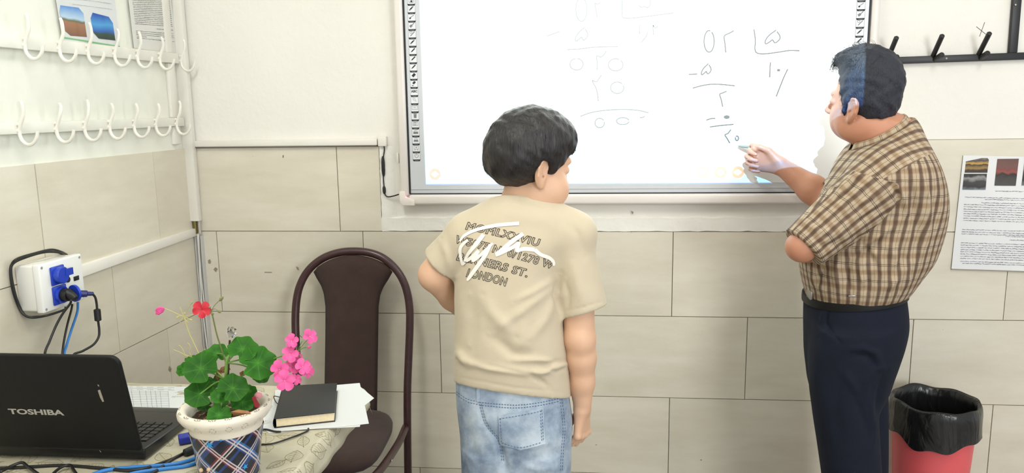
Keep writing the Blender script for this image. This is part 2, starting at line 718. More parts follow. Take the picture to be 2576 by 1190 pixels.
# open lower channel with loose white wires
b = MB()
zl = PY(515, 868).z
x0 = XC + 0.012
for (dx, w, dep) in ((0.0, 0.003, 0.020), (0.022, 0.003, 0.020)):
    b.box((x0 + dx, -0.008 - dep / 2, (zl + PY(500, 590).z) / 2), (w, dep, PY(500, 590).z - zl))
b.box((x0 + 0.011, -0.0105, (zl + PY(500, 590).z) / 2), (0.022, 0.003, PY(500, 590).z - zl))
b.build('open_channel', mat('galvanised_channel', (196, 196, 194), 0.45, metal=0.15), root)
b = MB()
for k in range(3):
    z_a, z_b = PY(500, 585).z, zl - 0.06
    pts = []
    for i in range(13):
        t = i / 12
        pts.append((x0 + 0.003 + .004 * k + 0.006 * math.sin(t * 6 + k * 1.7), -0.017 - 0.008 * math.sin(t * 4 + k) ** 2, z_a + (z_b - z_a) * t))
    b.tube(spline(pts, 3), 0.0024, 6)
b.build('loose_wires', mat('white_wire', (222, 220, 212), 0.5), root)
tag(root, 'white vertical cable trunking in the corner, open with loose wires at its foot', 'trunking')

# horizontal run on top of the dado, back wall
zA, zB = PY(700, 352).z, PY(700, 367).z
xA, xB = xb(484, 360), xb(952, 360)
root = empty('dado_trunking', ((xA + xB) / 2, 0, zA))
b = MB()
b.box(((xA + xB) / 2, -0.0105, (zA + zB) / 2), (xB - xA, 0.021, zA - zB))
b.build('trunking_cover', trunk_m, root, bevel=0.002)
b = MB()
b.box(((xA + xB) / 2, -0.0115, zB - 0.0015), (xB - xA - .004, 0.019, 0.003))
b.build('trunking_base', mat('grey_edge', (120, 114, 104), 0.7), root)
b = MB()
zz = zA
b.box((xb(965, 360), -0.011, PY(962, 355).z), (0.030, 0.022, 0.034))
b.build('end_box', trunk_m, root, bevel=0.003)
tag(root, 'white horizontal cable trunking along the tile top left of the board', 'trunking')

# left wall run from the socket box up to the corner
s0, z_ = sL(214, 686)
p0t, p0b = PL(205, 668, 0.02), PL(205, 699, 0.02)
p1t, p1b = PL(497, 573, 0.02), PL(499, 592, 0.02)
b = MB()
b.slab([p0b, p1b, p1t, p0t], -n_, 0.020)
o = b.build('left_wall_trunking', trunk_m, None, bevel=0.0025)
tag(o, 'white cable trunking running from the socket box to the corner', 'trunking')
LT = (p0t, p0b, p1t, p1b)
# ================================================================ the interactive whiteboard
YBD = -0.034                                   # its writing surface
bx = lambda px, py, Y=YBD: PY(px, py, Y).x
bz = lambda px, py, Y=YBD: PY(px, py, Y).z
FRL, FRR = bx(999, 300, -.045), bx(2214, 60, -.045)
FRB, FRT = bz(1500, 515, -.045), 2.36
BLL, BLR, BLB = bx(1022.5, 235), bx(2187.5, 60), bz(1500, 486)
SCL, SCR, SCB, SCT = bx(1063, 200), bx(2147, 60), bz(1500, 461.5), 2.24
wb = empty('interactive_whiteboard', ((FRL + FRR) / 2, 0, FRB))
tag(wb, 'large interactive whiteboard lit by a projected page of handwritten long division', 'whiteboard')
frame_m = mat('white_plastic_frame', (226, 220, 214), 0.35)
strip_m = mat('pale_grey_icon_strip', (205, 209, 214), 0.3)
screen_m = mat('matt_white_screen', (236, 238, 236), 0.55)
line_m = mat('black_gasket', (24, 24, 27), 0.5)
b = MB()
b.box(((FRL + FRR) / 2, -0.015, (FRB + FRT) / 2), (FRR - FRL - .01, 0.030, FRT - FRB - .01))
b.build('back_panel', strip_m, wb, smooth=False)
b = MB()
b.box(((BLL + BLR) / 2, -0.0315, (BLB + FRT) / 2 - .01), (BLR - BLL - .008, 0.003, FRT - BLB - .05))
b.build('icon_strip_panel', strip_m, wb, smooth=False)
b = MB()
b.box(((SCL + SCR) / 2, -0.0328, (SCB + SCT) / 2), (SCR - SCL, 0.0024, SCT - SCB))
b.build('writing_surface', screen_m, wb, smooth=False)
b = MB()
for (x0, x1, z0, z1) in ((BLL - .003, BLL + .002, BLB, FRT - .03), (BLR - .002, BLR + .003, BLB, FRT - .03), (BLL, BLR, BLB - .002, BLB + .0015)):
    b.box(((x0 + x1) / 2, -0.032, (z0 + z1) / 2), (x1 - x0, 0.0055, z1 - z0))
b.build('gasket', line_m, wb, smooth=False)
for nm, (x0, x1, z0, z1) in (('frame_side', (FRL, BLL - .003, FRB + .03, FRT - .03)), ('frame_side', (BLR + .003, FRR, FRB + .03, FRT - .03)),
                             ('frame_rail', (FRL + .03, FRR - .03, FRB, BLB - .002)), ('frame_rail', (FRL + .03, FRR - .03, FRT - .035, FRT))):
    b = MB()
    b.box(((x0 + x1) / 2, -0.022, (z0 + z1) / 2), (x1 - x0, 0.044, z1 - z0))
    b.build(nm, frame_m, wb, bevel=0.009, seg=3)
cap_m = mat('white_corner_cap', (232, 224, 217), 0.35)
for cx_, cz_ in ((FRL, FRB), (FRR, FRB), (FRL, FRT), (FRR, FRT)):
    b = MB()
    sx = 1 if cx_ == FRL else -1
    sz = 1 if cz_ == FRB else -1
    c, r, w, h = 0.018, 0.018, 0.052, 0.050
    pts = [(0, h)] + [(r - r * math.cos(a), r - r * math.sin(a)) for a in [math.pi / 2 * i / 5 for i in range(6)]] + [(w, 0), (w, .020), (.022, .030), (.020, h)]
    P = [Vector((cx_ + sx * (x - .002), 0, cz_ + sz * (z - .002))) for x, z in pts]
    if sx * sz < 0:
        P = P[::-1]
    b.slab(P, (0, -1, 0), 0.047)
    b.build('corner_cap', cap_m, wb, bevel=0.003)
led = bpy.data.materials.new('red_led')
led.use_nodes = True
pb = led.node_tree.nodes['Principled BSDF']
pb.inputs['Base Color'].default_value = (1, .2, .2, 1)
pb.inputs['Emission Color'].default_value = (1, .25, .28, 1)
pb.inputs['Emission Strength'].default_value = 3
b = MB()
b.lathe([(0.0026, 0), (0.002, .0012), (0.0, .0016)], PY(1022, 496, -.047), 12, R=Matrix.Rotation(math.radians(90), 3, 'X'), cap=False)
b.build('power_led', led, wb)
b = MB()
p = PY(1001.5, 398, -.03)
b.box((p.x - .002, -.024, p.z), (.008, .012, .035))
b.build('side_button', frame_m, wb, bevel=.002)

# ---- the printed icon keys down both sides
ink = mat('black_print', (38, 39, 43), 0.6)
grey_ink = mat('grey_print', (120, 123, 128), 0.6)
key_m = mat('white_key_print', (226, 229, 232), 0.4)
YS = -0.0331


def stroke(b, pts, w, y, mi=0, closed=False):
    """flat ribbon on the board; pts (x, z)"""
    P = [Vector((p[0], p[1])) for p in pts]
    if closed:
        P = P + [P[0]]
    k = len(P)
    L, R = [], []
    for i in range(k):
        if closed:
            a, c = P[i - 1] if i else P[-2], P[(i + 1) if i < k - 1 else 1]
        else:
            a, c = P[max(i - 1, 0)], P[min(i + 1, k - 1)]
        t = (c - a)
        t = t.normalized() if t.length > 1e-9 else Vector((1, 0))
        n = Vector((-t.y, t.x)) * w / 2
        L.append(P[i] + n)
        R.append(P[i] - n)
    vs = [(q.x, y, q.y) for q in L] + [(q.x, y, q.y) for q in R]
    b.add(vs, [(i, i + 1, k + i + 1, k + i) for i in range(k - 1)], mi)


def poly(b, pts, y, mi=0):
    b.add([(p[0], y, p[1]) for p in pts], [tuple(range(len(pts)))], mi)


def circ(cx, cz, rx, rz=None, n=14, a0=0, a1=2 * math.pi):
    rz = rz or rx
    return [(cx + rx * math.cos(a0 + (a1 - a0) * i / n), cz + rz * math.sin(a0 + (a1 - a0) * i / n)) for i in range(n + (1 if a1 - a0 < 6.2 else 0))]


def icon_key(cx, cz, kind):
    b = MB()
    s = 0.0125
    pts = [(cx - s, cz - s), (cx + s, cz - s), (cx + s, cz + s * .95), (cx - s, cz + s * .95)]
    y = YS
    poly(b, pts, y, 0)
    stroke(b, [(cx - s, cz - s), (cx - s, cz + s), (cx + s, cz + s), (cx + s, cz - s)], 0.0008, y - .0003, 1)
    # dark label tab under the key with a light caption bar
    z = cz - s
    poly(b, [(cx - s * 1.1, z), (cx - s * .85, z - .0062), (cx + s * .85, z - .0062), (cx + s * 1.1, z)], y - .0003, 2)
    poly(b, [(cx - s * .55, z - .0044), (cx + s * .55, z - .0044), (cx + s * .55, z - .0026), (cx - s * .55, z - .0026)], y - .0005, 1)
    yy = y - .0004
    S = lambda p, w, mi=2, closed=False: stroke(b, [(cx + a * s, cz + c * s) for a, c in p], w * s, yy, mi, closed)
    PL_ = lambda p, mi=2: poly(b, [(cx + a * s, cz + c * s) for a, c in p], yy, mi)
    if kind == 'pen':
        S([(-.6, -.5), (-.35, -.35)], .1)
        S([(-.35, -.35), (.55, .5)], .3)
    elif kind == 'pencil':
        S([(-.6, -.5), (.5, .5)], .34, 1)
        S([(-.3, -.22), (.2, .25)], .2, 2)
    elif kind == 'brush':
        S([(-.6, -.5), (-.3, -.2)], .4)
        S([(-.3, -.2), (0, .1), (.6, .45)], .16, 1)
    elif kind == 'broad':
        S([(-.6, -.4), (0, .0)], .6, 1)
        S([(0, 0), (.6, .6)], .2, 1)
    elif kind == 'shapes':
        S(circ(-.35, .35, .3), .1, 1, True)
        S([(-.5, -.6), (.6, .5)], .2, 1)
    elif kind == 'eraser':
        PL_([(-.6, -.15), (-.1, -.6), (.6, .1), (.1, .55)])
    elif kind == 'eraser_page':
        PL_([(-.5, .05), (-.05, -.3), (.55, .25), (.1, .6)])
        S([(-.6, -.6), (-.1, -.6)], .16)
    elif kind == 'abc':
        vs, fs = text_mesh('ABC', s * .85, bold=0.0004)
        b.add([(cx + v.x, yy, cz + v.y) for v in vs], fs, 2)
    elif kind == 'arrow':
        S([(-.5, .5), (-.3, -.1), (.45, -.55), (.1, .3)], .1, 1, True)
    elif kind == 'pc':
        S([(-.75, -.5), (.75, -.5), (.75, .5), (-.75, .5)], .1, 1, True)
        vs, fs = text_mesh('Pc', s * .6)
        b.add([(cx + v.x, yy, cz + v.y) for v in vs], fs, 1)
    elif kind == 'bin':
        PL_([(-.35, -.6), (.35, -.6), (.4, .4), (-.4, .4)], 1)
        S([(-.45, .55), (.45, .55)], .14, 1)
    elif kind == 'camera':
        S([(-.7, -.45), (.7, -.45), (.7, .4), (-.7, .4)], .12, 1, True)
        S(circ(-.1, 0, .3), .12, 1, True)
    elif kind == 'keyboard':
        PL_([(-.65, -.55), (.65, -.55), (.65, .05), (-.65, .05)], 1)
        S([(-.3, .05), (-.3, .35), (.2, .45), (.6, .6)], .1, 1)
    elif kind == 'printer':
        PL_([(-.65, -.5), (.65, -.5), (.55, 0), (-.55, 0)], 1)
        S([(-.3, 0), (-.25, .6), (.25, .6), (.3, 0)], .1, 1)
    elif kind == 'screen':
        S([(-.6, -.35), (.6, -.35), (.6, .55), (-.6, .55)], .1, 1, True)
        S([(-.3, -.35), (-.45, -.75)], .1, 1)
        S([(.3, -.35), (.45, -.75)], .1, 1)
        PL_(circ(0, .1, .16), 1)
    elif kind == 'save':
        S([(-.6, -.6), (.6, -.6), (.6, .6), (-.6, .6)], .14, 1, True)
        PL_([(-.2, -.6), (.3, -.6), (.3, -.1), (-.2, -.1)])
    elif kind == 'power':
        S(circ(0, 0, .5, n=12, a0=math.radians(120), a1=math.radians(420)), .12, 1)
        S([(0, .1), (0, .65)], .12, 1)
    b.build('icon_key', [key_m, grey_ink, ink], wb, smooth=False)


KINDS_ = ['power', 'screen', 'printer', 'keyboard', 'camera', 'bin', 'pc', 'arrow', 'abc', 'eraser_page', 'eraser', 'pen', 'pen', 'pen', 'pencil', 'shapes', 'broad', 'brush', 'pencil', 'save', 'save', 'pc']
za, zb2 = bz(1047, 392), bz(1041, 230)
dz = (zb2 - za) / 8
xk = (bx(1047, 390) + bx(1035, 8)) / 2
xk2 = bx(2165, 40)
for i, kd in enumerate(KINDS_):
    icon_key(xk, za + dz * i, kd)
    icon_key(xk2, za + dz * i, kd)

# ---- digital handwriting on the lit page
hand_ink = mat('faint_grey_digital_ink', (74, 74, 78), 0.6)
YW = -0.0344


def crop(cx, cy):
    p = PY(1360 + .437 * cx, .437 * cy, YW)
    return (p.x, p.z)


def ell(cx, cy, rx, ry, a0=20, a1=375, n=18):
    a1 = min(a1, a0 + 346)
    return [(cx + rx * math.cos(math.radians(a0 + (a1 - a0) * i / n)), cy - ry * math.sin(math.radians(a0 + (a1 - a0) * i / n))) for i in range(n + 1)]


def heart(cx, cy, s, h):
    return [(cx + .5 * s, cy - 1.0 * h), (cx - .5 * s, cy - .25 * h), (cx - s, cy + .5 * h), (cx - .9 * s, cy + .9 * h), (cx - .3 * s, cy + .55 * h), (cx, cy + .35 * h),
            (cx + .35 * s, cy + .75 * h), (cx + .95 * s, cy + .3 * h), (cx + s, cy - .2 * h), (cx + .6 * s, cy - .8 * h)]


LEFT = [ell(235, 55, 32, 68, 80, 430), [(325, 100), (318, 55), (313, 20), (328, 24), (345, 14)], [(470, 0), (469, 80), (478, 102), (520, 104), (600, 96), (768, 74)],
        [(565, 30), (580, 42), (598, 38), (615, 44), (630, 30), (631, -10)], [(568, 143), (570, 197)], [(617, 183), (604, 215), (578, 245)], [(650, 200), (647, 146), (659, 162), (676, 150)],
        [(36, 208), (75, 194), (110, 181)], heart(235, 200, 35, 42), [(152, 286), (230, 281), (300, 272), (380, 269), (446, 268)],
        ell(207, 370, 38, 33, 100, 470), [(325, 402), (326, 360), (322, 322), (345, 328), (362, 318), (379, 292)], ell(432, 373, 42, 35, 60, 425),
        [(332, 582), (327, 540), (318, 505), (297, 464), (322, 470), (350, 431)], ell(441, 505, 38, 33, 40, 405),
        [(228, 670), (290, 648), (380, 634), (480, 630), (560, 635), (621, 649)], ell(340, 708, 27, 27, 30, 400), ell(473, 697, 36, 20, 10, 380), [(570, 677), (585, 676), (601, 670)]]
RIGHT = [ell(970, 238, 29, 62, 75, 425), [(1066, 303), (1061, 250), (1057, 208), (1085, 192), (1112, 177)], [(1228, 168), (1236, 230), (1234, 282), (1246, 305), (1290, 310), (1370, 300), (1430, 291), (1491, 292)],
         heart(1335, 215, 42, 42), [(1323, 358), (1320, 400), (1319, 446)], [(1423, 397), (1400, 445), (1380, 495), (1356, 556)], [(853, 428), (902, 426)],
         heart(953, 400, 27, 34), [(875, 508), (920, 495), (980, 485), (1040, 486), (1119, 494)], [(1048, 615), (1040, 575), (1031, 543), (1048, 535), (1071, 525)],
         [(953, 692), (980, 683), (1006, 682)], [(974, 731), (1040, 722), (1111, 716)], [(1089, 824), (1072, 795), (1061, 776), (1078, 768), (1096, 745)], ell(1130, 796, 9, 13, 150, 500)]
b = MB()
for k_, s_ in enumerate(LEFT):
    stroke(b, [crop(q.x, q.y) for q in spline([(x, y, 0) for x, y in s_], 4)], 0.0036, YW - k_ * 2e-5)
b.build('handwriting', mat('fainter_grey_digital_ink', (100, 100, 103), 0.6), wb, smooth=False)
wb.children[-1]['label'] = 'very faint grey handwritten sum'
wb.children[-1]['kind'] = 'stuff'
b = MB()
for k_, s_ in enumerate(RIGHT):
    stroke(b, [crop(q.x, q.y) for q in spline([(x, y, 0) for x, y in s_], 4)], 0.0042, YW - k_ * 2e-5)
o = b.build('handwriting', hand_ink, wb, smooth=False)
o['label'] = 'grey handwritten long division'
o['kind'] = 'stuff'
for e_ in ((1370, 404, 10, 8), (1071, 674, 18, 11)):
    b = MB()
    poly(b, [crop(*p) for p in ell(*e_, 0, 340)], YW)
    b.build('handwritten_dot', hand_ink, wb, smooth=False)
finish_projector(SCL, SCR, SCB, SCT, YBD)

# the pointer-sensor lead in its slot left of the board
root = empty('sensor_cable', PY(965, 420))
b = MB()
P = [PY(956, 356, -.012), PY(964, 362, -.014), PY(967, 375, -.014), PY(965, 392, -.013), PY(963, 410, -.013), PY(964, 440, -.013), PY(966, 470, -.013), PY(968, 487, -.014),
     PY(975, 495, -.016), PY(990, 493, -.02), PY(1003, 489, -.026)]
b.tube(spline(P, 5), 0.0022, 8)
b.build('lead', black_rubber, root)
for (p0, p1, r) in ((PY(963, 393, -.014), PY(965, 444, -.014), 0.0062), (PY(966, 468, -.014), PY(967, 488, -.014), 0.0055)):
    b = MB()
    q = [p0.lerp(p1, t) for t in (0, .12, .3, .7, .88, 1)]
    b.tube(q, [r * .45, r * .8, r, r, r * .8, r * .45], 10)
    b.build('inline_plug', black_rubber, root)
tag(root, 'thin black lead with inline plugs entering the left side of the whiteboard', 'cable')

# ================================================================ coat hooks on the left wall
hook_m = mat('painted_hook_white', (233, 230, 220), 0.35, var=0.04, scale=40)


def hook(par, s, z, hv):
    b = MB()
    W = lambda n, dz, ds=0.0: LW(s + ds, z + dz, 0.017 + n)
    lean = hv.uniform(-.004, .004)
    up_ = hv.uniform(.9, 1.08)
    P = [W(.018, .070 * up_, lean), W(.022, .058 * up_, lean), W(.020, .035), W(.010, .012), W(.004, -.006), W(.008, -.026), W(.022, -.038), W(.038, -.036), W(.050, -.022), W(.055, -.006)]
    Q = spline(P, 5)
    k = len(Q)
    b.tube(Q, [0.0040 + 0.0008 * math.sin(i / k * 3.14) for i in range(k)], 8)
    b.rod(W(-.001, -.004), W(.006, -.004), .006, 10)
    b.rod(W(-.001, .012), W(.012, .012), .0042, 8)
    b.build('hook', hook_m, par)


hv = random.Random(5)
for nm, zt, zb3, px, label in (('upper', 1.675, 1.641, [(58, 109), (145, 116), (217, 124), (284, 129), (342, 136), (398, 138), (452, 141)],
                                'upper white wall rail with seven hooks, below the two paper sheets'),
                               ('lower', 1.458, 1.4285, [(43, 316), (137, 313), (208, 308), (271, 305), (333, 303), (388, 300), (440, 297)],
                                'lower white wall rail with seven hooks, just above the tile dado')):
    root = empty('coat_hook_rail', LW(.5, zb3))
    b = MB()
    S1 = 1.25
    p = [LW(S1, zb3), LW(.040, zb3), LW(.040, zb3, .018), LW(S1, zb3, .018)]
    b.hexa(p + [q + Vector((0, 0, zt - zb3)) for q in p])
    b.build('rail', mat('painted_rail_white', (228, 227, 217), 0.45, var=0.06, scale=14, bump=.2, bscale=30), root, bevel=.0025)
    for q in px:
        s, z = sL(*q)
        s2 = -(np.array(PL(*q, .017)) - LC) @ LD
        hook(root, s2, (zt + zb3) / 2 - .003, hv)
    for q in (px if nm == 'lower' else [])[::2]:
        pass
    tag(root, label, 'coat rack')

# ================================================================ sheets of paper on the walls


def quad_sheet(cs):
    """cs: TL, TR, BR, BL world points -> (u, v, lift) -> point; v runs down"""
    TL, TR, BR, BL = [Vector(c) for c in cs]
    n = (TR - TL).cross(BL - TL).normalized()
    if n.dot(Vector(CAM) - TL) < 0:
        n = -n
    return lambda u, v, l=0.0: (TL * (1 - u) + TR * u) * (1 - v) + (BL * (1 - u) + BR * u) * v + n * l


def sheet(b, Q, t=0.0006, n=8, wav=0.0, mi=0):
    pts, f = [], []
    for j in range(n + 1):
        for i in range(n + 1):
            w = wav * (math.sin(i * 1.3 + j * .7) + 1)
            pts.append(Q(i / n, j / n, t + w))
    k = len(pts)
    for j in range(n + 1):
        for i in range(n + 1):
            pts.append(Q(i / n, j / n, wav * (math.sin(i * 1.3 + j * .7) + 1)))
    for j in range(n):
        for i in range(n):
            a = j * (n + 1) + i
            f.append((a, a + 1, a + n + 2, a + n + 1))
            f.append((k + a, k + a + n + 1, k + a + n + 2, k + a + 1))
    ring = [i for i in range(n + 1)] + [(n + 1) * j + n for j in range(1, n + 1)] + [(n + 1) * n + i for i in range(n - 1, -1, -1)] + [(n + 1) * j for j in range(n - 1, 0, -1)]
    for a, c in zip(ring, ring[1:] + ring[:1]):
        f.append((a, k + a, k + c, c))
    b.add(pts, f, mi)


def script_line(b, Q, u0, u1, v, h, rr, lift, mi=0, word=(.015, .05)):
    """one line of tiny unreadable joined script: words made of wavering strokes"""
    u = u0
    while u < u1:
        w = min(rr.uniform(*word), u1 - u)
        n = max(2, int(w / 0.007))
        top, bot = [], []
        for i in range(n + 1):
            t = i / n
            m = v + rr.uniform(-.25, .25) * h
            hh = h * rr.uniform(.22, .75)
            top.append(Q(u + w * t, m - hh / 2, lift))
            bot.append(Q(u + w * t, m + hh / 2, lift))
        b.add(top + bot, [(i, i + 1, n + 2 + i, n + 1 + i) for i in range(n)], mi)
        u += w + rr.uniform(.0025, .005)


def pic(b, Q, poly_, lift, mi):
    b.add([Q(u, v, lift) for u, v in poly_], [tuple(range(len(poly_)))], mi)


def grad_mat(name, stops, axis='z', noise=.15, scale=30):
    """a printed picture: colour bands down the sheet with a little mottling"""
    m, nt, bs = new_mat(name)
    tc = nt.nodes.new('ShaderNodeTexCoord')
    sp = nt.nodes.new('ShaderNodeSeparateXYZ')
    nt.links.new(tc.outputs['Generated'], sp.inputs[0])
    nz = nt.nodes.new('ShaderNodeTexNoise')
    nz.inputs['Scale'].default_value = scale
    nt.links.new(tc.outputs['Object'], nz.inputs['Vector'])
    ma = nt.nodes.new('ShaderNodeMath')
    ma.operation = 'MULTIPLY_ADD'
    nt.links.new(nz.outputs['Fac'], ma.inputs[0])
    ma.inputs[1].default_value = noise
    nt.links.new(sp.outputs[2], ma.inputs[2])
    sb = nt.nodes.new('ShaderNodeMath')
    sb.operation = 'SUBTRACT'
    nt.links.new(ma.outputs[0], sb.inputs[0])
    sb.inputs[1].default_value = noise / 2
    cr = nt.nodes.new('ShaderNodeValToRGB')
    nt.links.new(sb.outputs[0], cr.inputs[0])
    el = cr.color_ramp.elements
    el[0].position, el[0].color = stops[0][0], srgb(*stops[0][1])
    el[1].position, el[1].color = stops[-1][0], srgb(*stops[-1][1])
    for p_, c_ in stops[1:-1]:
        k = el.new(p_)
        k.color = srgb(*c_)
    nt.links.new(cr.outputs[0], bs.inputs['Base Color'])
    bs.inputs['Roughness'].default_value = .5
    return m


# sheet with two landscape photographs
c = lambda x, y: (x * .353, y * .353)
o_ = .006
TLp, BLp = PL(*c(372, -120), o_), PL(*c(448, 292), o_)
TRp, BRp = PL(*c(810, -60), o_), PL(*c(852, 346), o_)
Q = quad_sheet((TLp, TRp, BRp, BLp))
root = empty('photo_sheet', BLp)
b = MB()
sheet(b, Q, .0006, 8, .0008)
b.build('paper', paper_m, root)


def uv_of(Qf, world):
    # invert the bilinear map by a few Newton steps in the sheet's own plane
    u = v = .5
    for _ in range(12):
        p = Qf(u, v)
        du, dv = (Qf(u + 1e-4, v) - p) / 1e-4, (Qf(u, v + 1e-4) - p) / 1e-4
        r = Vector(world) - p
        a, bb, cc = du.dot(du), du.dot(dv), dv.dot(dv)
        e, f_ = r.dot(du), r.dot(dv)
        det = a * cc - bb * bb
        u += (e * cc - f_ * bb) / det
        v += (f_ * a - e * bb) / det
    return u, v


LU = lambda x, y: uv_of(Q, PL(*c(x, y), o_))
for nm, poly_, m in (('landscape_photo', [(425, 38), (555, 55), (590, 95), (615, 265), (500, 255), (455, 215), (420, 90)],
                      grad_mat('field_photo', [(.0, (120, 84, 62)), (.45, (158, 112, 82)), (.52, (92, 104, 72)), (.60, (176, 202, 222)), (1.0, (74, 132, 200))], noise=.12)),
                     ('landscape_photo', [(655, 90), (770, 120), (800, 165), (818, 290), (700, 275), (660, 230), (640, 130)],
                      grad_mat('blue_photo', [(.0, (38, 56, 44)), (.2, (44, 74, 66)), (.3, (38, 90, 172)), (.6, (70, 150, 205)), (1.0, (24, 76, 170))], noise=.35, scale=14))):
    b = MB()
    pts = [Q(*LU(*p), .0022) for p in poly_]
    k = len(pts)
    b.add(pts, [tuple(range(k))])
    b.build(nm, m, root, smooth=False)
b = MB()
pic(b, Q, [LU(450, 262), LU(850, 328), LU(851, 338), LU(450, 274)], .0022, 0)
b.build('green_band', mat('green_ink', (118, 176, 120), .6), root, smooth=False)
b = MB()
rr = random.Random(2)
for k in range(3):
    script_line(b, Q, .25, .92, .12 + .10 * k, .016, rr, .0022)
b.build('printed_text', mat('faint_print', (168, 170, 166), .8), root, smooth=False)['kind'] = 'stuff'
tag(root, 'white paper sheet with two landscape photos above the upper hook rail', 'poster')

# typed sheet beside it
TLp, BLp = PL(*c(905, -60), o_), PL(*c(955, 345), o_)
TRp, BRp = PL(*c(1212, -60), o_), PL(*c(1262, 384), o_)
Q = quad_sheet((TLp, TRp, BRp, BLp))
root = empty('typed_sheet', BLp)
b = MB()
sheet(b, Q, .0006, 8, .0006)
b.build('paper', mat('greyish_paper', (212, 212, 206), .8), root)
b = MB()
for k in range(26):
    v = .03 + k * .031
    if k in (18, 20):
        continue
    u0 = .55 if k == 19 else .08 if k != 24 else .1
    u1 = .95 if k != 24 else .3
    script_line(b, Q, u0, u1, v, .014, rr, .0018)
b.build('printed_text', mat('dark_print', (92, 92, 90), .8), root, smooth=False)['kind'] = 'stuff'
b = MB()
e1_, e2_ = Q(0, 1.005, .002), Q(1, 1.005, .002)
b.tube([e1_, e2_], .002, 6)
b.build('worn_edge', mat('dusty_edge', (176, 170, 146), .8), root)
tag(root, 'typed paper sheet at the end of the upper hook rail, next to the corner', 'poster')

# photo poster on the tiles at the right
oy = -.0115
cp = lambda x, y: PY(2380 + x * .2857, 370 + y * .2857, oy)
BRq = PY(2800, 689, oy)
TRq = PY(2812, 399, oy)
Q = quad_sheet((cp(150, 72), TRq, BRq, cp(45, 1070)))
root = empty('photo_poster', cp(45, 1070))
b = MB()
sheet(b, Q, .0008, 10, .0006)
b.build('paper', mat('poster_paper', (222, 222, 222), .6), root)
PU = lambda x, y: uv_of(Q, cp(x, y))
mA = grad_mat('balcony_photo', [(0, (60, 44, 26)), (.2, (52, 38, 24)), (.35, (150, 118, 60)), (.55, (44, 34, 26)), (.62, (190, 150, 70)), (.8, (70, 58, 50)), (1, (120, 112, 104))], noise=.3, scale=60)
mB_ = grad_mat('room_photo', [(0, (120, 130, 136)), (.2, (38, 34, 34)), (.5, (58, 54, 52)), (.7, (140, 140, 138)), (.85, (44, 40, 40)), (1, (30, 28, 28))], noise=.5, scale=45)
mC = grad_mat('basket_photo', [(0, (70, 68, 64)), (.3, (60, 54, 48)), (.42, (36, 28, 26)), (.5, (140, 70, 58)), (.6, (120, 62, 54)), (.72, (110, 72, 64)), (1, (96, 66, 58))], noise=.3, scale=50)
for poly_, m in (([(172, 126), (310, 96), (362, 96), (374, 112), (360, 226), (160, 226)], mA), ([(155, 235), (357, 235), (345, 376), (140, 376)], mB_),
                 ([(449, 104), (638, 102), (610, 341), (423, 339)], mC), ([(690, 104), (870, 102), (850, 341), (660, 339)], mB_)):
    b = MB()
    b.add([Q(*PU(*p), .0022) for p in poly_], [tuple(range(len(poly_)))])
    b.build('poster_photo', m, root, smooth=False)
b = MB()
for (y, x0, x1) in [(386, 430, 700)] + [(440, 165, 1500), (460, 340, 1500), (490, 310, 1500)] + [(505 + 20 * k, 155 - k, 1500) for k in range(8)] + [(725, 140, 1500), (745, 135, 1500), (763, 135, 1500), (785, 520, 1500)] + \
        [(818, 555, 900)] + [(842 + 19.5 * k, 128 - k, 1500) for k in range(8)] + [(1005, 122, 1500), (1022, 140, 1500)]:
    u0, v0 = PU(x0, y)
    script_line(b, Q, u0, min(.98, PU(x1, y)[0]), v0, .0095, rr, .002, word=(.02, .06))
b.build('printed_text', mat('poster_print', (128, 130, 136), .8), root, smooth=False)['kind'] = 'stuff'
b = MB()
e1_, e2_ = Q(.0, 1.004, .0015), Q(1, 1.004, .0015)
b.tube([e1_, e2_], .0018, 6)
b.build('worn_edge', mat('grey_worn_edge', (150, 146, 134), .8), root)
tag(root, 'printed poster of photos and dense text on the tiles behind the teacher', 'poster')

# ================================================================ black coat rack at the upper right
root = empty('coat_rack', PY(2400, 150))
yr = -.012


def plate(b, pts, t=.012):
    P = [PY(x, y, 0) for x, y in pts]
    b.slab(P[::-1], (0, -1, 0), t)


b = MB()
plate(b, [(2222, 145), (2620, 130.5), (2620, 148.5), (2222, 162.5)], .016)
b.build('rail', black_paint, root, bevel=.002)
b = MB()
plate(b, [(2548, -60), (2570, -60), (2554, 133), (2533, 134)], .014)
b.build('post', black_paint, root, bevel=.002)
b = MB()
plate(b, [(2150 + 400, -62), (2572, -62), (2572, -50), (2550, -50)], .016)
for (bx_, by_, tx, ty) in ((2234, 146, 2256, 93), (2347, 141, 2371, 88), (2462, 137, 2490, 82)):
    b = MB()
    a = PY(bx_, by_, -.012)
    t_ = PY(tx, ty, -.075)
    b.tube([a, a.lerp(t_, .5), a.lerp(t_, .97), t_], [.0075, .0075, .0075, .005], 12)
    b.build('upper_peg', black_paint, root)
    b = MB()
    a = PY(bx_ + 4, by_ + 9, -.012)
    t_ = PY(bx_ + 24, by_ - 4, -.05)
    b.tube([a, a.lerp(t_, .5), a.lerp(t_, .95), t_], [.0085, .0085, .0085, .006], 12)
    b.build('lower_peg', black_paint, root)
for (x, y) in ((2381, 147), (2555, 12)):
    b = MB()
    p = PY(x, y, -.0165)
    b.lathe([(.0034, 0), (.003, .001), (0, .0016)], p, 10, R=Matrix.Rotation(math.radians(90), 3, 'X'), cap=False)
    b.build('screw', mat('steel_screw', (150, 146, 136), .4, metal=.6), root)
tag(root, 'black metal coat rack with upright pegs above the teacher, right of the whiteboard', 'coat rack')

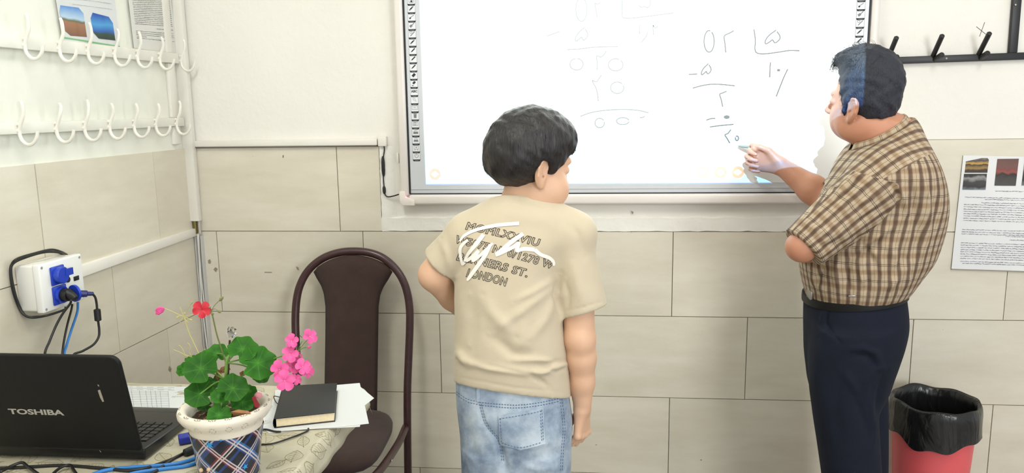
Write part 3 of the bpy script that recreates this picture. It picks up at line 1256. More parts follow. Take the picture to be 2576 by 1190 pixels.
# ================================================================ socket box on the left wall
OFF = .08
s_a, s_b, zlo, zhi = .708, .866, .978, 1.104
root = empty('socket_box', LW((s_a + s_b) / 2, zlo))
tag(root, 'white surface box with two blue power sockets on the left tiled wall', 'socket box')
box_m = mat('white_box_plastic', (228, 228, 220), .35)
blue_m = mat('blue_socket_plastic', (30, 62, 178), .35)


def lbox(b, s0, s1, z0, z1, n0, n1, mi=0):
    p = [LW(s1, z0, n0), LW(s0, z0, n0), LW(s0, z0, n1), LW(s1, z0, n1)]
    b.hexa(p + [q + Vector((0, 0, z1 - z0)) for q in p], mi)


b = MB()
lbox(b, s_a + .003, s_b - .003, zlo + .003, zhi - .003, TT, OFF - .020)
b.build('box_body', box_m, root, bevel=.006, seg=3)
b = MB()
lbox(b, s_a, s_b, zlo, zhi, OFF - .0205, OFF)
b.build('front_cover', mat('white_cover_plastic', (233, 234, 230), .3), root, bevel=.004, seg=3)
for s, z in ((s_a + .009, zlo + .009), (s_a + .009, zhi - .009), (s_b - .009, zlo + .009), (s_b - .009, zhi - .009)):
    b = MB()
    b.rod(LW(s, z, OFF - .001), LW(s, z, OFF + .0008), .0035, 10)
    b.build('screw', mat('grey_screw', (150, 150, 146), .4), root)
for k, sk in enumerate((s_a + .05, s_b - .05)):
    b = MB()
    Rz = Matrix.Rotation(-LANG, 3, 'Z')
    b.lathe([(.019, 0), (.019, .0008), (.017, .0014), (0, .0014)], LW(sk, zhi - .0035, .032), 20, cap=False)
    b.build('knockout', box_m, root)


def sock(sc, zc, opened):
    rt = MB()
    lbox(rt, sc - .0245, sc + .0245, zc - .0245, zc + .0245, OFF, OFF + .006)
    o = rt.build('socket', blue_m, root, bevel=.003)
    Rn = Vector(LN).to_track_quat('Z', 'Y').to_matrix()
    b = MB()
    b.lathe([(.0215, .004), (.0215, .014), (.0175, .014), (.0175, .005), (0, .005)], LW(sc, zc, OFF), 24, R=Rn, cap=False)
    b.build('socket_collar', blue_m, o)
    b = MB()
    if not opened:
        b.lathe([(.0222, .011), (.0222, .019), (.020, .021), (0, .021)], LW(sc, zc, OFF), 24, R=Rn, cap=False)
        lbox(b, sc - .034, sc - .006, zc - .004, zc + .014, OFF + .016, OFF + .0225)
    else:
        a = LW(sc - .024, zc, OFF + .012)
        hd = (Vector(LN) * .88 - Vector(LD) * .28).normalized()
        R2 = Matrix((Vector((0, 0, 1)), hd, Vector((0, 0, 1)).cross(hd))).transposed()
        c0_ = a + hd * .021
        b.lathe([(.0, -.003), (.0225, -.003), (.0225, .003), (.0, .003)], c0_, 24, R=R2, cap=False)
    b.build('socket_flap', blue_m, o)
    return o


sc1 = .808
sock(sc1, zhi - .038, False)
so2 = sock(sc1, zlo + .036, True)
b = MB()
b.tube([LW(sc1, zlo + .036, OFF + .004), LW(sc1, zlo + .036, OFF + .03), LW(sc1, zlo + .036, OFF + .033), LW(sc1 + .004, zlo + .033, OFF + .044), LW(sc1 + .006, zlo + .028, OFF + .052)], [.0165, .0165, .013, .0105, .006], 16)
plug = b.build('power_plug', black_rubber, None)
tag(plug, 'black round power plug seated in the lower blue socket', 'plug')
b = MB()
Rn = Vector(LN).to_track_quat('Z', 'Y').to_matrix()
b.lathe([(.0078, 0), (.0078, .004), (.005, .0045), (.004, .0035), (0, .0035)], LW(.772, zlo + .068, OFF), 18, R=Rn, cap=False)
b.build('fuse_holder', black_rubber, root)
b = MB()
lbox(b, .728, .748, zlo + .058, zlo + .070, OFF, OFF + .002)
lbox(b, .732, .744, zlo + .060, zlo + .065, OFF + .002, OFF + .004)
b.build('hdmi_port', black_rubber, root, bevel=.0008)
# ================================================================ soft-body modelling: distance fields meshed by surface nets
f32 = np.float32


class Field:
    def __init__(self, lo, hi, h):
        self.h = h
        self.lo = np.array(lo, float)
        n = np.ceil((np.array(hi, float) - self.lo) / h).astype(int) + 1
        self.ax = [(self.lo[i] + h * np.arange(n[i])).astype(f32) for i in range(3)]
        self.D = np.full(n, 0.5, f32)

    def twin(self):
        t = Field.__new__(Field)
        t.h, t.lo, t.ax = self.h, self.lo, self.ax
        t.D = np.full(self.D.shape, 0.5, f32)
        return t

    def sub(self, lo, hi):
        sl, co = [], []
        for i in range(3):
            a = int(np.clip(math.floor((lo[i] - self.lo[i]) / self.h), 0, len(self.ax[i])))
            c = int(np.clip(math.ceil((hi[i] - self.lo[i]) / self.h) + 1, 0, len(self.ax[i])))
            sl.append(slice(a, c))
            sh = [1, 1, 1]
            sh[i] = -1
            co.append(self.ax[i][a:c].reshape(sh))
        return tuple(sl), co

    def put(self, lo, hi, fn, k=0.02, op='add'):
        pad = k + 0.012
        sl, (X, Y, Z) = self.sub(np.array(lo) - pad, np.array(hi) + pad)
        d = self.D[sl]
        if d.size == 0:
            return
        e = fn(X, Y, Z).astype(f32)
        if op == 'add':
            if k > 0:
                hh = np.clip(0.5 + 0.5 * (d - e) / k, 0, 1)
                self.D[sl] = d * (1 - hh) + e * hh - k * hh * (1 - hh)
            else:
                self.D[sl] = np.minimum(d, e)
        elif op == 'cut':
            if k > 0:
                hh = np.clip(0.5 - 0.5 * (d + e) / k, 0, 1)
                self.D[sl] = d * (1 - hh) + (-e) * hh + k * hh * (1 - hh)
            else:
                self.D[sl] = np.maximum(d, -e)
        elif op == 'disp':
            self.D[sl] = d + e

    def cone(self, a, b, ra, rb=None, k=0.02, op='add', flat=None):
        a, b = np.array(a, float), np.array(b, float)
        rb = ra if rb is None else rb
        R = max(ra, rb) * 1.05
        self.put(np.minimum(a, b) - R, np.maximum(a, b) + R, lambda X, Y, Z: d_cone(X, Y, Z, a, b, ra, rb, flat), k, op)

    def chain(self, pts, rs, k=0.012, op='add'):
        for i in range(len(pts) - 1):
            self.cone(pts[i], pts[i + 1], rs[i], rs[i + 1], k, op)

    def ell(self, c, r, R=None, k=0.02, op='add'):
        c, r = np.array(c, float), np.array(r, float)
        m = r.max()
        self.put(c - m, c + m, lambda X, Y, Z: d_ell(X, Y, Z, c, r, R), k, op)

    def loft(self, sec, k=0.02, op='add', ang=0.0, rim=0.0):
        S = np.array(sec, float)
        m = S[:, 3:5].max()
        lo = [S[:, 1].min() - m, S[:, 2].min() - m, S[:, 0].min()]
        hi = [S[:, 1].max() + m, S[:, 2].max() + m, S[:, 0].max()]
        self.put(lo, hi, lambda X, Y, Z: d_loft(X, Y, Z, S, ang), k, op)

    def half(self, p, n, lo=None, hi=None):      # keep the side the normal points away from
        p, n = np.array(p, float), np.array(n, float)
        n = n / np.linalg.norm(n)
        if lo is None:
            lo, hi = self.lo, self.lo + self.h * np.array(self.D.shape)
        sl, (X, Y, Z) = self.sub(lo, hi)
        e = (X - p[0]) * n[0] + (Y - p[1]) * n[1] + (Z - p[2]) * n[2]
        self.D[sl] = np.maximum(self.D[sl], e.astype(f32))

    def mesh(self):
        return surface_nets(self.D, self.lo, self.h)


def d_cone(X, Y, Z, a, b, ra, rb, flat=None):
    ab = b - a
    L2 = max(float(ab @ ab), 1e-10)
    x, y, z = X - a[0], Y - a[1], Z - a[2]
    t = np.clip((x * ab[0] + y * ab[1] + z * ab[2]) / L2, 0, 1)
    dx, dy, dz = x - t * ab[0], y - t * ab[1], z - t * ab[2]
    q = dx * dx + dy * dy + dz * dz
    if flat is not None:
        n, s = np.array(flat[0], float), flat[1]
        n = n / np.linalg.norm(n)
        c = dx * n[0] + dy * n[1] + dz * n[2]
        q = q + c * c * (1 / (s * s) - 1)
    return np.sqrt(q) - (ra + (rb - ra) * t)


def d_ell(X, Y, Z, c, r, R=None):
    x, y, z = X - c[0], Y - c[1], Z - c[2]
    if R is not None:                         # rows of R: local axes
        x, y, z = (x * R[0][0] + y * R[0][1] + z * R[0][2], x * R[1][0] + y * R[1][1] + z * R[1][2], x * R[2][0] + y * R[2][1] + z * R[2][2])
    k0 = np.sqrt((x / r[0]) ** 2 + (y / r[1]) ** 2 + (z / r[2]) ** 2)
    k1 = np.sqrt((x / r[0] ** 2) ** 2 + (y / r[1] ** 2) ** 2 + (z / r[2] ** 2) ** 2) + 1e-6
    return k0 * (k0 - 1) / k1


def smooth_interp(zq, z, v):
    """cubic through the sections"""
    n = len(z)
    m = np.gradient(v, z)
    i = np.clip(np.searchsorted(z, zq) - 1, 0, n - 2)
    h = z[i + 1] - z[i]
    t = np.clip((zq - z[i]) / h, 0, 1)
    return (2 * t ** 3 - 3 * t ** 2 + 1) * v[i] + (t ** 3 - 2 * t ** 2 + t) * h * m[i] + (-2 * t ** 3 + 3 * t ** 2) * v[i + 1] + (t ** 3 - t ** 2) * h * m[i + 1]


def d_loft(X, Y, Z, S, ang=0.0):
    S = S[np.argsort(S[:, 0])]
    zf = np.asarray(Z, float).ravel()
    g = [smooth_interp(zf, S[:, 0], S[:, j]).reshape(Z.shape) for j in range(1, 5)]
    e = S[0, 5] if S.shape[1] > 5 else 2.0
    x, y = X - g[0], Y - g[1]
    if ang:
        c, s = math.cos(ang), math.sin(ang)
        x, y = x * c + y * s, -x * s + y * c
    q = (np.abs(x / g[2]) ** e + np.abs(y / g[3]) ** e) ** (1 / e)
    l = np.sqrt(x * x + y * y)
    d = np.where(q > 0.3, l * (1 - 1 / np.maximum(q, .3)), -0.7 * np.minimum(g[2], g[3]))
    zc = np.maximum(S[0, 0] - Z, Z - S[-1, 0])
    return np.maximum(d, zc)


def surface_nets(D, lo, h):
    ins = D < 0
    nx, ny, nz = D.shape
    c = ins[:-1, :-1, :-1].astype(np.int8)
    tot = sum(ins[i:nx - 1 + i, j:ny - 1 + j, k:nz - 1 + k].astype(np.int8) for i in (0, 1) for j in (0, 1) for k in (0, 1))
    act = np.argwhere((tot > 0) & (tot < 8))
    N = len(act)
    off = np.array([(i, j, k) for i in (0, 1) for j in (0, 1) for k in (0, 1)])
    vals = np.stack([D[act[:, 0] + o[0], act[:, 1] + o[1], act[:, 2] + o[2]] for o in off], 1).astype(float)
    acc = np.zeros((N, 3))
    cnt = np.zeros(N)
    for a in range(8):
        for b_ in range(a + 1, 8):
            if np.abs(off[a] - off[b_]).sum() != 1:
                continue
            va, vb = vals[:, a], vals[:, b_]
            m = (va < 0) != (vb < 0)
            t = np.where(m, va / np.where(m, va - vb, 1), 0)
            p = off[a] + t[:, None] * (off[b_] - off[a])
            acc += np.where(m[:, None], p, 0)
            cnt += m
    V = lo + h * (act + acc / cnt[:, None])
    idx = np.full((nx - 1, ny - 1, nz - 1), -1, np.int32)
    idx[act[:, 0], act[:, 1], act[:, 2]] = np.arange(N)
    Q = []
    for ax in range(3):
        u, v = (ax + 1) % 3, (ax + 2) % 3
        s0 = [slice(None)] * 3
        s1 = [slice(None)] * 3
        s0[ax], s1[ax] = slice(0, -1), slice(1, None)
        A, B = ins[tuple(s0)], ins[tuple(s1)]
        e = np.argwhere(A != B)
        ok = (e[:, u] > 0) & (e[:, v] > 0) & (e[:, u] < D.shape[u] - 1) & (e[:, v] < D.shape[v] - 1)
        e = e[ok]
        fl = A[e[:, 0], e[:, 1], e[:, 2]]

        def cell(du, dv):
            q = e.copy()
            q[:, u] += du
            q[:, v] += dv
            return idx[q[:, 0], q[:, 1], q[:, 2]]
        q = np.stack([cell(-1, -1), cell(0, -1), cell(0, 0), cell(-1, 0)], 1)
        q[~fl] = q[~fl][:, ::-1]
        Q.append(q)
    return V, np.concatenate(Q)


def vnormals(V, Q):
    n = np.cross(V[Q[:, 2]] - V[Q[:, 0]], V[Q[:, 3]] - V[Q[:, 1]])
    N = np.zeros_like(V)
    for j in range(4):
        np.add.at(N, Q[:, j], n)
    return N / (np.linalg.norm(N, axis=1)[:, None] + 1e-12)


def relax(V, Q, it=2, w=0.5):
    for _ in range(it):
        s = np.zeros_like(V)
        c = np.zeros(len(V))
        for j in range(4):
            a, b_ = Q[:, j], Q[:, (j + 1) % 4]
            np.add.at(s, a, V[b_])
            np.add.at(s, b_, V[a])
            np.add.at(c, a, 1)
            np.add.at(c, b_, 1)
        V = V * (1 - w) + w * s / c[:, None]
    return V


def proj_np(V):
    d = V - CAM
    z = d @ CF
    return np.stack([W_ / 2 + FPX * (d @ CR) / z, H_ / 2 - FPX * (d @ CU) / z], 1)


def sculpt(V, Q, strokes, gain=1.0):
    """push folds of cloth in or out: strokes = (points on the cloth as seen, width, height)"""
    N = vnormals(V, Q)
    P = proj_np(V)
    fac = (N * (CAM - V) / np.linalg.norm(CAM - V, axis=1)[:, None]).sum(1)
    mask = np.clip((fac - 0.02) / 0.25, 0, 1)
    disp = np.zeros(len(V))
    for pts, w, amp in strokes:
        pts = np.array(pts, float)
        best = np.full(len(V), 1e9)
        for a, c in zip(pts[:-1], pts[1:]):
            ab = c - a
            L = np.linalg.norm(pts[-1] - pts[0])
            t = np.clip(((P - a) @ ab) / (ab @ ab), 0, 1)
            dd = np.linalg.norm(P - (a + t[:, None] * ab), axis=1)
            best = np.minimum(best, dd)
        # taper towards the two ends
        e = np.minimum(np.linalg.norm(P - pts[0], axis=1), np.linalg.norm(P - pts[-1], axis=1))
        tp = np.clip(e / (0.35 * max(L, 1)), 0, 1) ** .6
        disp += gain * amp * np.exp(-(best / w) ** 2) * tp
    return V + N * (disp * mask)[:, None]


def np_mesh(name, V, Q, mats, parent=None, uv=None):
    me = bpy.data.meshes.new(name)
    me.vertices.add(len(V))
    me.vertices.foreach_set('co', np.asarray(V, f32).ravel())
    me.loops.add(Q.size)
    me.loops.foreach_set('vertex_index', np.asarray(Q, np.int32).ravel())
    me.polygons.add(len(Q))
    me.polygons.foreach_set('loop_start', np.arange(0, Q.size, 4, dtype=np.int32))
    if uv is not None:
        at = me.attributes.new('weave', 'FLOAT_VECTOR', 'POINT')
        at.data.foreach_set('vector', np.asarray(uv, f32).ravel())
    for m in (mats if isinstance(mats, (list, tuple)) else [mats]):
        me.materials.append(m)
    me.update(calc_edges=True)
    me.validate()
    me.shade_smooth()
    o = bpy.data.objects.new(name, me)
    COL.objects.link(o)
    if parent is not None:
        o.parent = parent
        o.matrix_parent_inverse = parent.matrix_world.inverted()
    return o


def bvh_of(V, Q):
    return BVHTree.FromPolygons([tuple(v) for v in V], [tuple(q) for q in Q])


def on_cloth(bv, px, py, lift):
    d = Vector(ray(px, py))
    h = bv.ray_cast(Vector(CAM), d)
    if h[0] is None:
        return None
    n = h[1]
    if n.dot(d) > 0:
        n = -n
    return h[0] + n * lift


def lay(bv, pts, lift):
    out = [on_cloth(bv, x, y, lift) for x, y in pts]
    return [p for p in out if p is not None]


def A3(v):
    return np.array(v, float)


class Frame3:
    """a body frame: forward, right, up"""

    def __init__(self, o, yaw_dir, pitch=0.0, roll=0.0, s=1.0):
        f = np.array([yaw_dir[0], yaw_dir[1], 0.0])
        f /= np.linalg.norm(f)
        r = np.array([f[1], -f[0], 0.0])
        u = np.array([0, 0, 1.0])
        cp, sp = math.cos(pitch), math.sin(pitch)
        f, u = cp * f + sp * u, cp * u - sp * f
        cr, sr = math.cos(roll), math.sin(roll)
        r, u = cr * r + sr * u, cr * u - sr * r
        self.o, self.f, self.r, self.u, self.s = A3(o), f, r, u, s
        self.R = np.array([f, r, u])

    def __call__(self, f, r, u):
        return self.o + self.s * (self.f * f + self.r * r + self.u * u)


def add_head(F, H, chub=0.0, nose=1.0, cf=0.0, cu=0.0, es=1.0, cran=0.0):
    s = H.s
    E = lambda c, r, k=.02, op='add': F.ell(H(*c), A3(r) * s, H.R, k * s, op)
    C = lambda a, b_, ra, rb=None, k=.012, op='add': F.cone(H(*a), H(*b_), ra * s, (rb if rb is not None else ra) * s, k * s, op)
    E((-.004, 0, .048 + cran), (.094, .073, .088 + cran))
    E((.030, 0, -.020), (.062, .060, .085))
    E((.040 + cf * .5, 0, -.066 + cu), (.046 + chub * .1, .050 + chub * .2, .038), .03)
    E((.082 + cf, 0, -.092 + cu), (.017, .022, .016), .025)
    for q in (-1, 1):
        E((.050, q * (.036 + chub * .2), -.042), (.030 + chub * .3, .026 + chub * .3, .032 + chub * .2), .03)
        E((.010, q * .052, -.055), (.028, .014, .034), .03)
    C((.086, -.030, .030), (.086, .030, .030), .011, k=.02)                    # brow
    for q in (-1, 1):
        E((.100, q * .032, .010), (.016, .017, .012), .014, 'cut')             # eye socket
        E((.079, q * .031, .009), (.0145, .0155, .0125), .004)                 # lids
    C((.088, 0, .018), (.108 + .06 * (nose - 1), 0, -.022), .008, .0105 * nose, .012)   # nose
    for q in (-1, 1):
        E((.098, q * .010, -.027), (.010, .0075, .0075), .006)
        C((.102, q * .0055, -.034), (.096, q * .006, -.031), .003, k=.003, op='cut')
    C((.0900 + cf * .4, -.017, -.054 + cu * .4), (.0900 + cf * .4, .017, -.054 + cu * .4), .0050, k=.008)                  # upper lip
    C((.0890 + cf * .5, -.014, -.063 + cu * .5), (.0890 + cf * .5, .014, -.063 + cu * .5), .0055, k=.008)
    C((.0965 + cf * .45, -.019, -.0585 + cu * .45), (.0965 + cf * .45, .019, -.0585 + cu * .45), .0018, k=.003, op='cut')     # mouth line
    for q in (-1, 1):                                                            # ears
        c = H(-.006, q * .0775, -.002)
        out = H.r * q
        fx = (H.f * .93 - out * .36)                                             # the shell stands off the head at the back
        fx /= np.linalg.norm(fx)
        nx = np.cross(H.u, fx)
        nx = nx * (1 if nx @ out > 0 else -1)
        R = np.array([fx, nx, H.u])
        L = lambda a, n_, u_: c + s * es * (fx * a + nx * n_ + H.u * u_)
        F.ell(c, A3((.0175, .0075, .030)) * s * es, R, .006 * s)
        rim = [L(.012, .002, -.004), L(.014, .004, .014), L(.006, .006, .027), L(-.007, .007, .027), L(-.015, .0075, .012), L(-.014, .0065, -.006), L(-.007, .004, -.020)]
        F.chain(rim, [.0035 * s] * 7, .003 * s)
        F.ell(L(.003, .001, -.024), A3((.0085, .0055, .0105)) * s * es, R, .006 * s)    # lobe
        F.ell(L(-.001, .0085, .006), A3((.0095, .0045, .0165)) * s * es, R, .004 * s, 'cut')
        F.cone(L(-.009, .006, -.012), L(-.004, .006, .017), .0022 * s, .0026 * s, .003 * s)  # inner fold
        F.cone(L(.006, .009, -.006), L(.004, -.004, -.006), .0042 * s, .003 * s, .003 * s, 'cut')
        F.ell(L(.0105, .003, -.005), A3((.0045, .0045, .007)) * s, R, .004 * s)


FING = [(.040, .024, .019, .0086), (.045, .027, .020, .0088), (.041, .025, .019, .0083), (.032, .019, .017, .0074)]


def add_hand(F, wr, d, n, t, s=1.0, curl=None, fan=0.10, thumb=None, wr_r=.024, palm=.086):
    """wr wrist, d towards the fingers, n the way the palm faces, t the thumb side"""
    d, n, t = [A3(v) / np.linalg.norm(v) for v in (d, n, t)]
    t = t - d * (t @ d)
    t /= np.linalg.norm(t)
    n = n - d * (n @ d) - t * (n @ t)
    n /= np.linalg.norm(n)
    wr = A3(wr)
    X = [.030, .0105, -.009, -.027]
    Y = [.98, 1.0, .96, .88]
    for i in range(4):
        kn = wr + s * (d * palm * Y[i] + t * X[i])
        b0 = wr + s * (d * .008 + t * X[i] * .45)
        F.cone(b0, kn, .0135 * s, .0100 * s, .014 * s)
        L = FING[i]
        a = 0.0
        p = kn
        dd0 = d + t * (fan * (1.2 - .8 * i))
        dd0 /= np.linalg.norm(dd0)
        r = L[3] * s
        for j in range(3):
            a += curl[i][j]
            q = p + s * L[j] * (dd0 * math.cos(a) + n * math.sin(a))
            F.cone(p, q, r * (1 - .08 * j), r * (.93 - .09 * j), .004 * s)
            p = q
        F.ell(kn - n * .004 * s, A3((.009, .009, .009)) * s, None, .006 * s)
    # thumb: from the side of the palm near its base
    b0 = wr + s * (d * .018 + t * .018 + n * .006)
    v1, v2, v3 = thumb
    mk = lambda v: (d * v[0] + n * v[1] + t * v[2]) / np.linalg.norm(v)
    p1 = b0 + s * .042 * mk(v1)
    p2 = p1 + s * .031 * mk(v2)
    p3 = p2 + s * .025 * mk(v3)
    F.cone(b0, p1, .0150 * s, .0110 * s, .012 * s)
    F.cone(p1, p2, .0108 * s, .0094 * s, .004 * s)
    F.cone(p2, p3, .0094 * s, .0074 * s, .003 * s)


def strands(b, V, Q, count, H, rr, length, lift, r0, crown, keep=None, mi=0, wild=.35):
    """loose locks lying on the hair mass, combed away from the crown"""
    N = vnormals(V, Q)
    pick = [rr.randrange(len(Q)) for _ in range(count)]
    for qi in pick:
        vi = Q[qi][0]
        p = V[vi].copy()
        n = N[vi]
        if keep is not None and not keep(p, n):
            continue
        g = p - crown
        g = g - n * (g @ n)
        g = g / (np.linalg.norm(g) + 1e-6) + np.array([rr.gauss(0, wild) for _ in range(3)])
        g = g - n * (g @ n)
        g /= np.linalg.norm(g) + 1e-6
        L = length * rr.uniform(.6, 1.3)
        lf = lift * rr.uniform(.2, 1.6)
        pts = []
        for j in range(4):
            t = j / 3
            pts.append(p - n * .002 + g * L * t + n * (lf * math.sin(t * 1.9)) - H.u * (L * .25 * t * t) - n * (t * t * L * .25))
        b.tube(pts, [r0, r0 * .9, r0 * .65, r0 * .15], 3, mi)
# ================================================================ people


def hair_mat(name, lo, hi, rough, sc):
    m, nt, bs = new_mat(name)
    tc = nt.nodes.new('ShaderNodeTexCoord')
    mp = nt.nodes.new('ShaderNodeMapping')
    mp.inputs['Scale'].default_value = sc
    nt.links.new(tc.outputs['Object'], mp.inputs[0])
    n = nt.nodes.new('ShaderNodeTexNoise')
    n.inputs['Scale'].default_value = 1.6
    n.inputs['Detail'].default_value = 5
    n.inputs['Distortion'].default_value = .6
    nt.links.new(mp.outputs[0], n.inputs['Vector'])
    r = nt.nodes.new('ShaderNodeValToRGB')
    nt.links.new(n.outputs['Fac'], r.inputs[0])
    r.color_ramp.elements[0].position, r.color_ramp.elements[0].color = .32, srgb(*lo)
    r.color_ramp.elements[1].position, r.color_ramp.elements[1].color = .70, srgb(*hi)
    nt.links.new(r.outputs[0], bs.inputs['Base Color'])
    bs.inputs['Roughness'].default_value = rough
    bp_ = nt.nodes.new('ShaderNodeBump')
    bp_.inputs['Strength'].default_value = .75
    bp_.inputs['Distance'].default_value = .003
    nt.links.new(n.outputs['Fac'], bp_.inputs['Height'])
    nt.links.new(bp_.outputs[0], bs.inputs['Normal'])
    return m


skin_boy = mat('boy_skin', (218, 176, 146), 0.5, var=0.05, scale=18, bump=.05, bscale=200, sss=.12)
skin_man = mat('man_skin', (188, 132, 104), 0.5, var=0.07, scale=20, bump=.06, bscale=220, sss=.10)
hair_boy = hair_mat('dark_brown_hair', (20, 17, 19), (37, 32, 33), .42, (150, 150, 16))
hair_man = hair_mat('black_hair', (22, 25, 36), (34, 37, 50), .6, (210, 210, 90))
eye_w = mat('eye_white', (232, 228, 222), .2)
eye_i = mat('dark_iris', (40, 28, 20), .15)


def rows(rs, Y0, e=2.0, grow=0.0):
    out = []
    for (py, xl, xr, yc, ry) in rs:
        a, c = PY(xl, py, yc), PY(xr, py, yc)
        out.append((PY((xl + xr) / 2, py, yc).z, (a.x + c.x) / 2, yc, (c.x - a.x) / 2 + grow, ry + grow, e))
    return out


def eyes(H, par):
    for q in (-1, 1):
        b = MB()
        c = Vector(H(.0805, q * .031, .009))
        R = Matrix(np.stack([H.r, H.u, H.f], 1).tolist())
        r = .0122 * H.s
        b.lathe([(r * math.sin(a), -r * math.cos(a)) for a in np.linspace(.05, 3.09, 12)], c, 16, 0, R, cap=True)
        k = len(b.f)
        b.lathe([(.0055 * H.s, r * .9), (.0053 * H.s, r * .93), (.003 * H.s, r * 1.02), (0.0, r * 1.04)], c, 14, 1, R, cap=False)
        b.build('eye', [eye_w, eye_i], par)


def brow(H, par, m):
    for q in (-1, 1):
        b = MB()
        P = [Vector(H(.0925, q * .012, .029)), Vector(H(.0925, q * .026, .033)), Vector(H(.082, q * .042, .030))]
        b.tube(spline(P, 4), [.0010 + .0012 * math.sin(i / 8 * 3.1) for i in range(9)], 6)
        b.build('eyebrow', m, par)


# ---------------------------------------------------------------- the boy
YBOY = -.75
bp = lambda px, py, Y=YBOY: A3(PY(px, py, Y))
boy = empty('person', (float(bp(1290, 957)[0]), YBOY, 0))
tag(boy, 'boy in beige printed T-shirt and light jeans, hand on hip, watching the board', 'person')

T_ROWS = [(1040, 1146, 1436, -.75, .118), (985, 1145, 1436, -.75, .118), (930, 1143, 1432, -.75, .120), (860, 1145, 1424, -.75, .120), (800, 1146, 1416, -.75, .116), (740, 1145, 1412, -.75, .110),
          (690, 1146, 1408, -.75, .105), (640, 1140, 1420, -.75, .100), (600, 1136, 1436, -.75, .094), (565, 1150, 1432, -.75, .084), (535, 1182, 1418, -.75, .072), (510, 1222, 1395, -.745, .062), (488, 1252, 1376, -.74, .054), (470, 1262, 1366, -.735, .050)]
Hb = Frame3(PY(1335, 427, -.735), (math.sin(math.radians(62)), math.cos(math.radians(62))), pitch=math.radians(-7), roll=math.radians(-2), s=.97)
SHR, ELR, WRR = bp(1448, 592, -.75), bp(1458, 850, -.76), bp(1465, 1026, -.745)
SHL, ELL_, WRL = bp(1168, 585, -.74), bp(1094, 692, -.74), bp(1192, 806, -.60)

F = Field(bp(1030, 1190, -.75) * [1, 0, 0] + [0, -1.0, 0.0], [float(bp(1550, 600)[0]), -.42, 1.50], .0036)
F.loft(rows(T_ROWS[:-1], YBOY, 2.2, -.018), .02)
legx = (float(bp(1232, 1190)[0]), float(bp(1366, 1190)[0]))
hipz = .80
F.cone((legx[0] + .01, -.75, .74), (legx[0], -.75, .40), .075, .055, .03)
F.cone((legx[1] - .01, -.75, .74), (legx[1], -.75, .40), .075, .055, .03)
F.chain([(legx[0], -.75, .40), (legx[0], -.755, .30), (legx[0], -.76, .06)], [.055, .052, .036], .02)
F.chain([(legx[1], -.75, .40), (legx[1], -.755, .30), (legx[1], -.76, .06)], [.055, .052, .036], .02)
# right arm
F.cone(SHR, ELR, .043, .0385, .02)
F.chain([ELR, bp(1462, 900, -.757), bp(1465, 960, -.75), WRR], [.0375, .0365, .0305, .0225], .015)
F.cone(ELR + [-.004, -.012, 0], ELR + [0.004, -.014, -.01], .026, .024, .02)
add_hand(F, WRR, (-.02, .06, -1), (-.86, .50, 0), (.50, .86, 0), .92, [[.55, .95, .5], [.62, 1.0, .6], [.68, 1.05, .6], [.74, 1.05, .6]], .04, [(.75, .80, .10), (.92, .55, -.1), (1, .35, -.1)])
# left arm, hand resting at the front of the waist
F.cone(SHL, ELL_, .043, .040, .02)
F.chain([ELL_, ELL_ * .55 + WRL * .45, WRL], [.040, .036, .024], .015)
add_hand(F, WRL, (.80, .35, -.30), (.05, -.75, -.55), (.1, -.35, .8), .80, [[.3, .5, .4]] * 4, .08, [(.6, .2, .8), (.9, .2, .3), (1, .2, .1)])
# neck and head
F.cone(bp(1318, 512, -.735), Hb(-.012, 0, -.050), .050, .050, .02)
F.cone(bp(1316, 520, -.735), bp(1300, 600, -.75), .048, .06, .02)
add_head(F, Hb, chub=.03, nose=.85, cf=-.008, cu=.008, es=1.15)
V, Q = F.mesh()
V = relax(V, Q, 1, .35)
body_b = np_mesh('body', V, Q, skin_boy, boy)
eyes(Hb, boy)
brow(Hb, boy, hair_boy)

# T-shirt
tee_m = mat('beige_cotton', (198, 185, 160), 0.85, var=.03, scale=14, bump=.12, bscale=420, sheen=.2)
F = Field([float(bp(1035, 700)[0]), -.95, .70], [float(bp(1550, 700)[0]), -.52, 1.30], .0042)
F.loft(rows(T_ROWS, YBOY, 2.3), .02)
for (a, c, ra, rb) in ((bp(1345, 535), bp(1446, 588), .050, .056), (bp(1280, 535), bp(1178, 590), .050, .054)):
    F.cone(a, c, ra, rb, .03)
FS = F.twin()
# right sleeve, standing away from the arm at the hem
a0, a1 = bp(1430, 590), bp(1476, 830, -.755)
FS.cone(a0, a1, .058, .063, .0, flat=((0, 1, 0), .95))
pr, qr = bp(1411, 798), bp(1531, 765)
nn = np.cross(qr - pr, A3((0, 1, -.12)))
nn = nn if nn[2] < 0 else -nn
FS.half(pr, nn, *[(bp(1380, 1000) + [0, -.3, -.2]), bp(1560, 560) + [0, .4, .05]])
hh = np.clip(.5 + .5 * (F.D - FS.D) / .018, 0, 1)
F.D = F.D * (1 - hh) + FS.D * hh - .018 * hh * (1 - hh)
FS = F.twin()
a0, a1 = bp(1182, 592), bp(1085, 690, -.74)
FS.cone(a0, a1, .055, .055, .0)
pl_, ql_ = bp(1148, 700), bp(1064, 626)
nn = np.cross(ql_ - pl_, A3((.1, 1, .1)))
nn = nn if nn[2] < 0 else -nn
FS.half(pl_, nn)
hh = np.clip(.5 + .5 * (F.D - FS.D) / .018, 0, 1)
F.D = F.D * (1 - hh) + FS.D * hh - .018 * hh * (1 - hh)
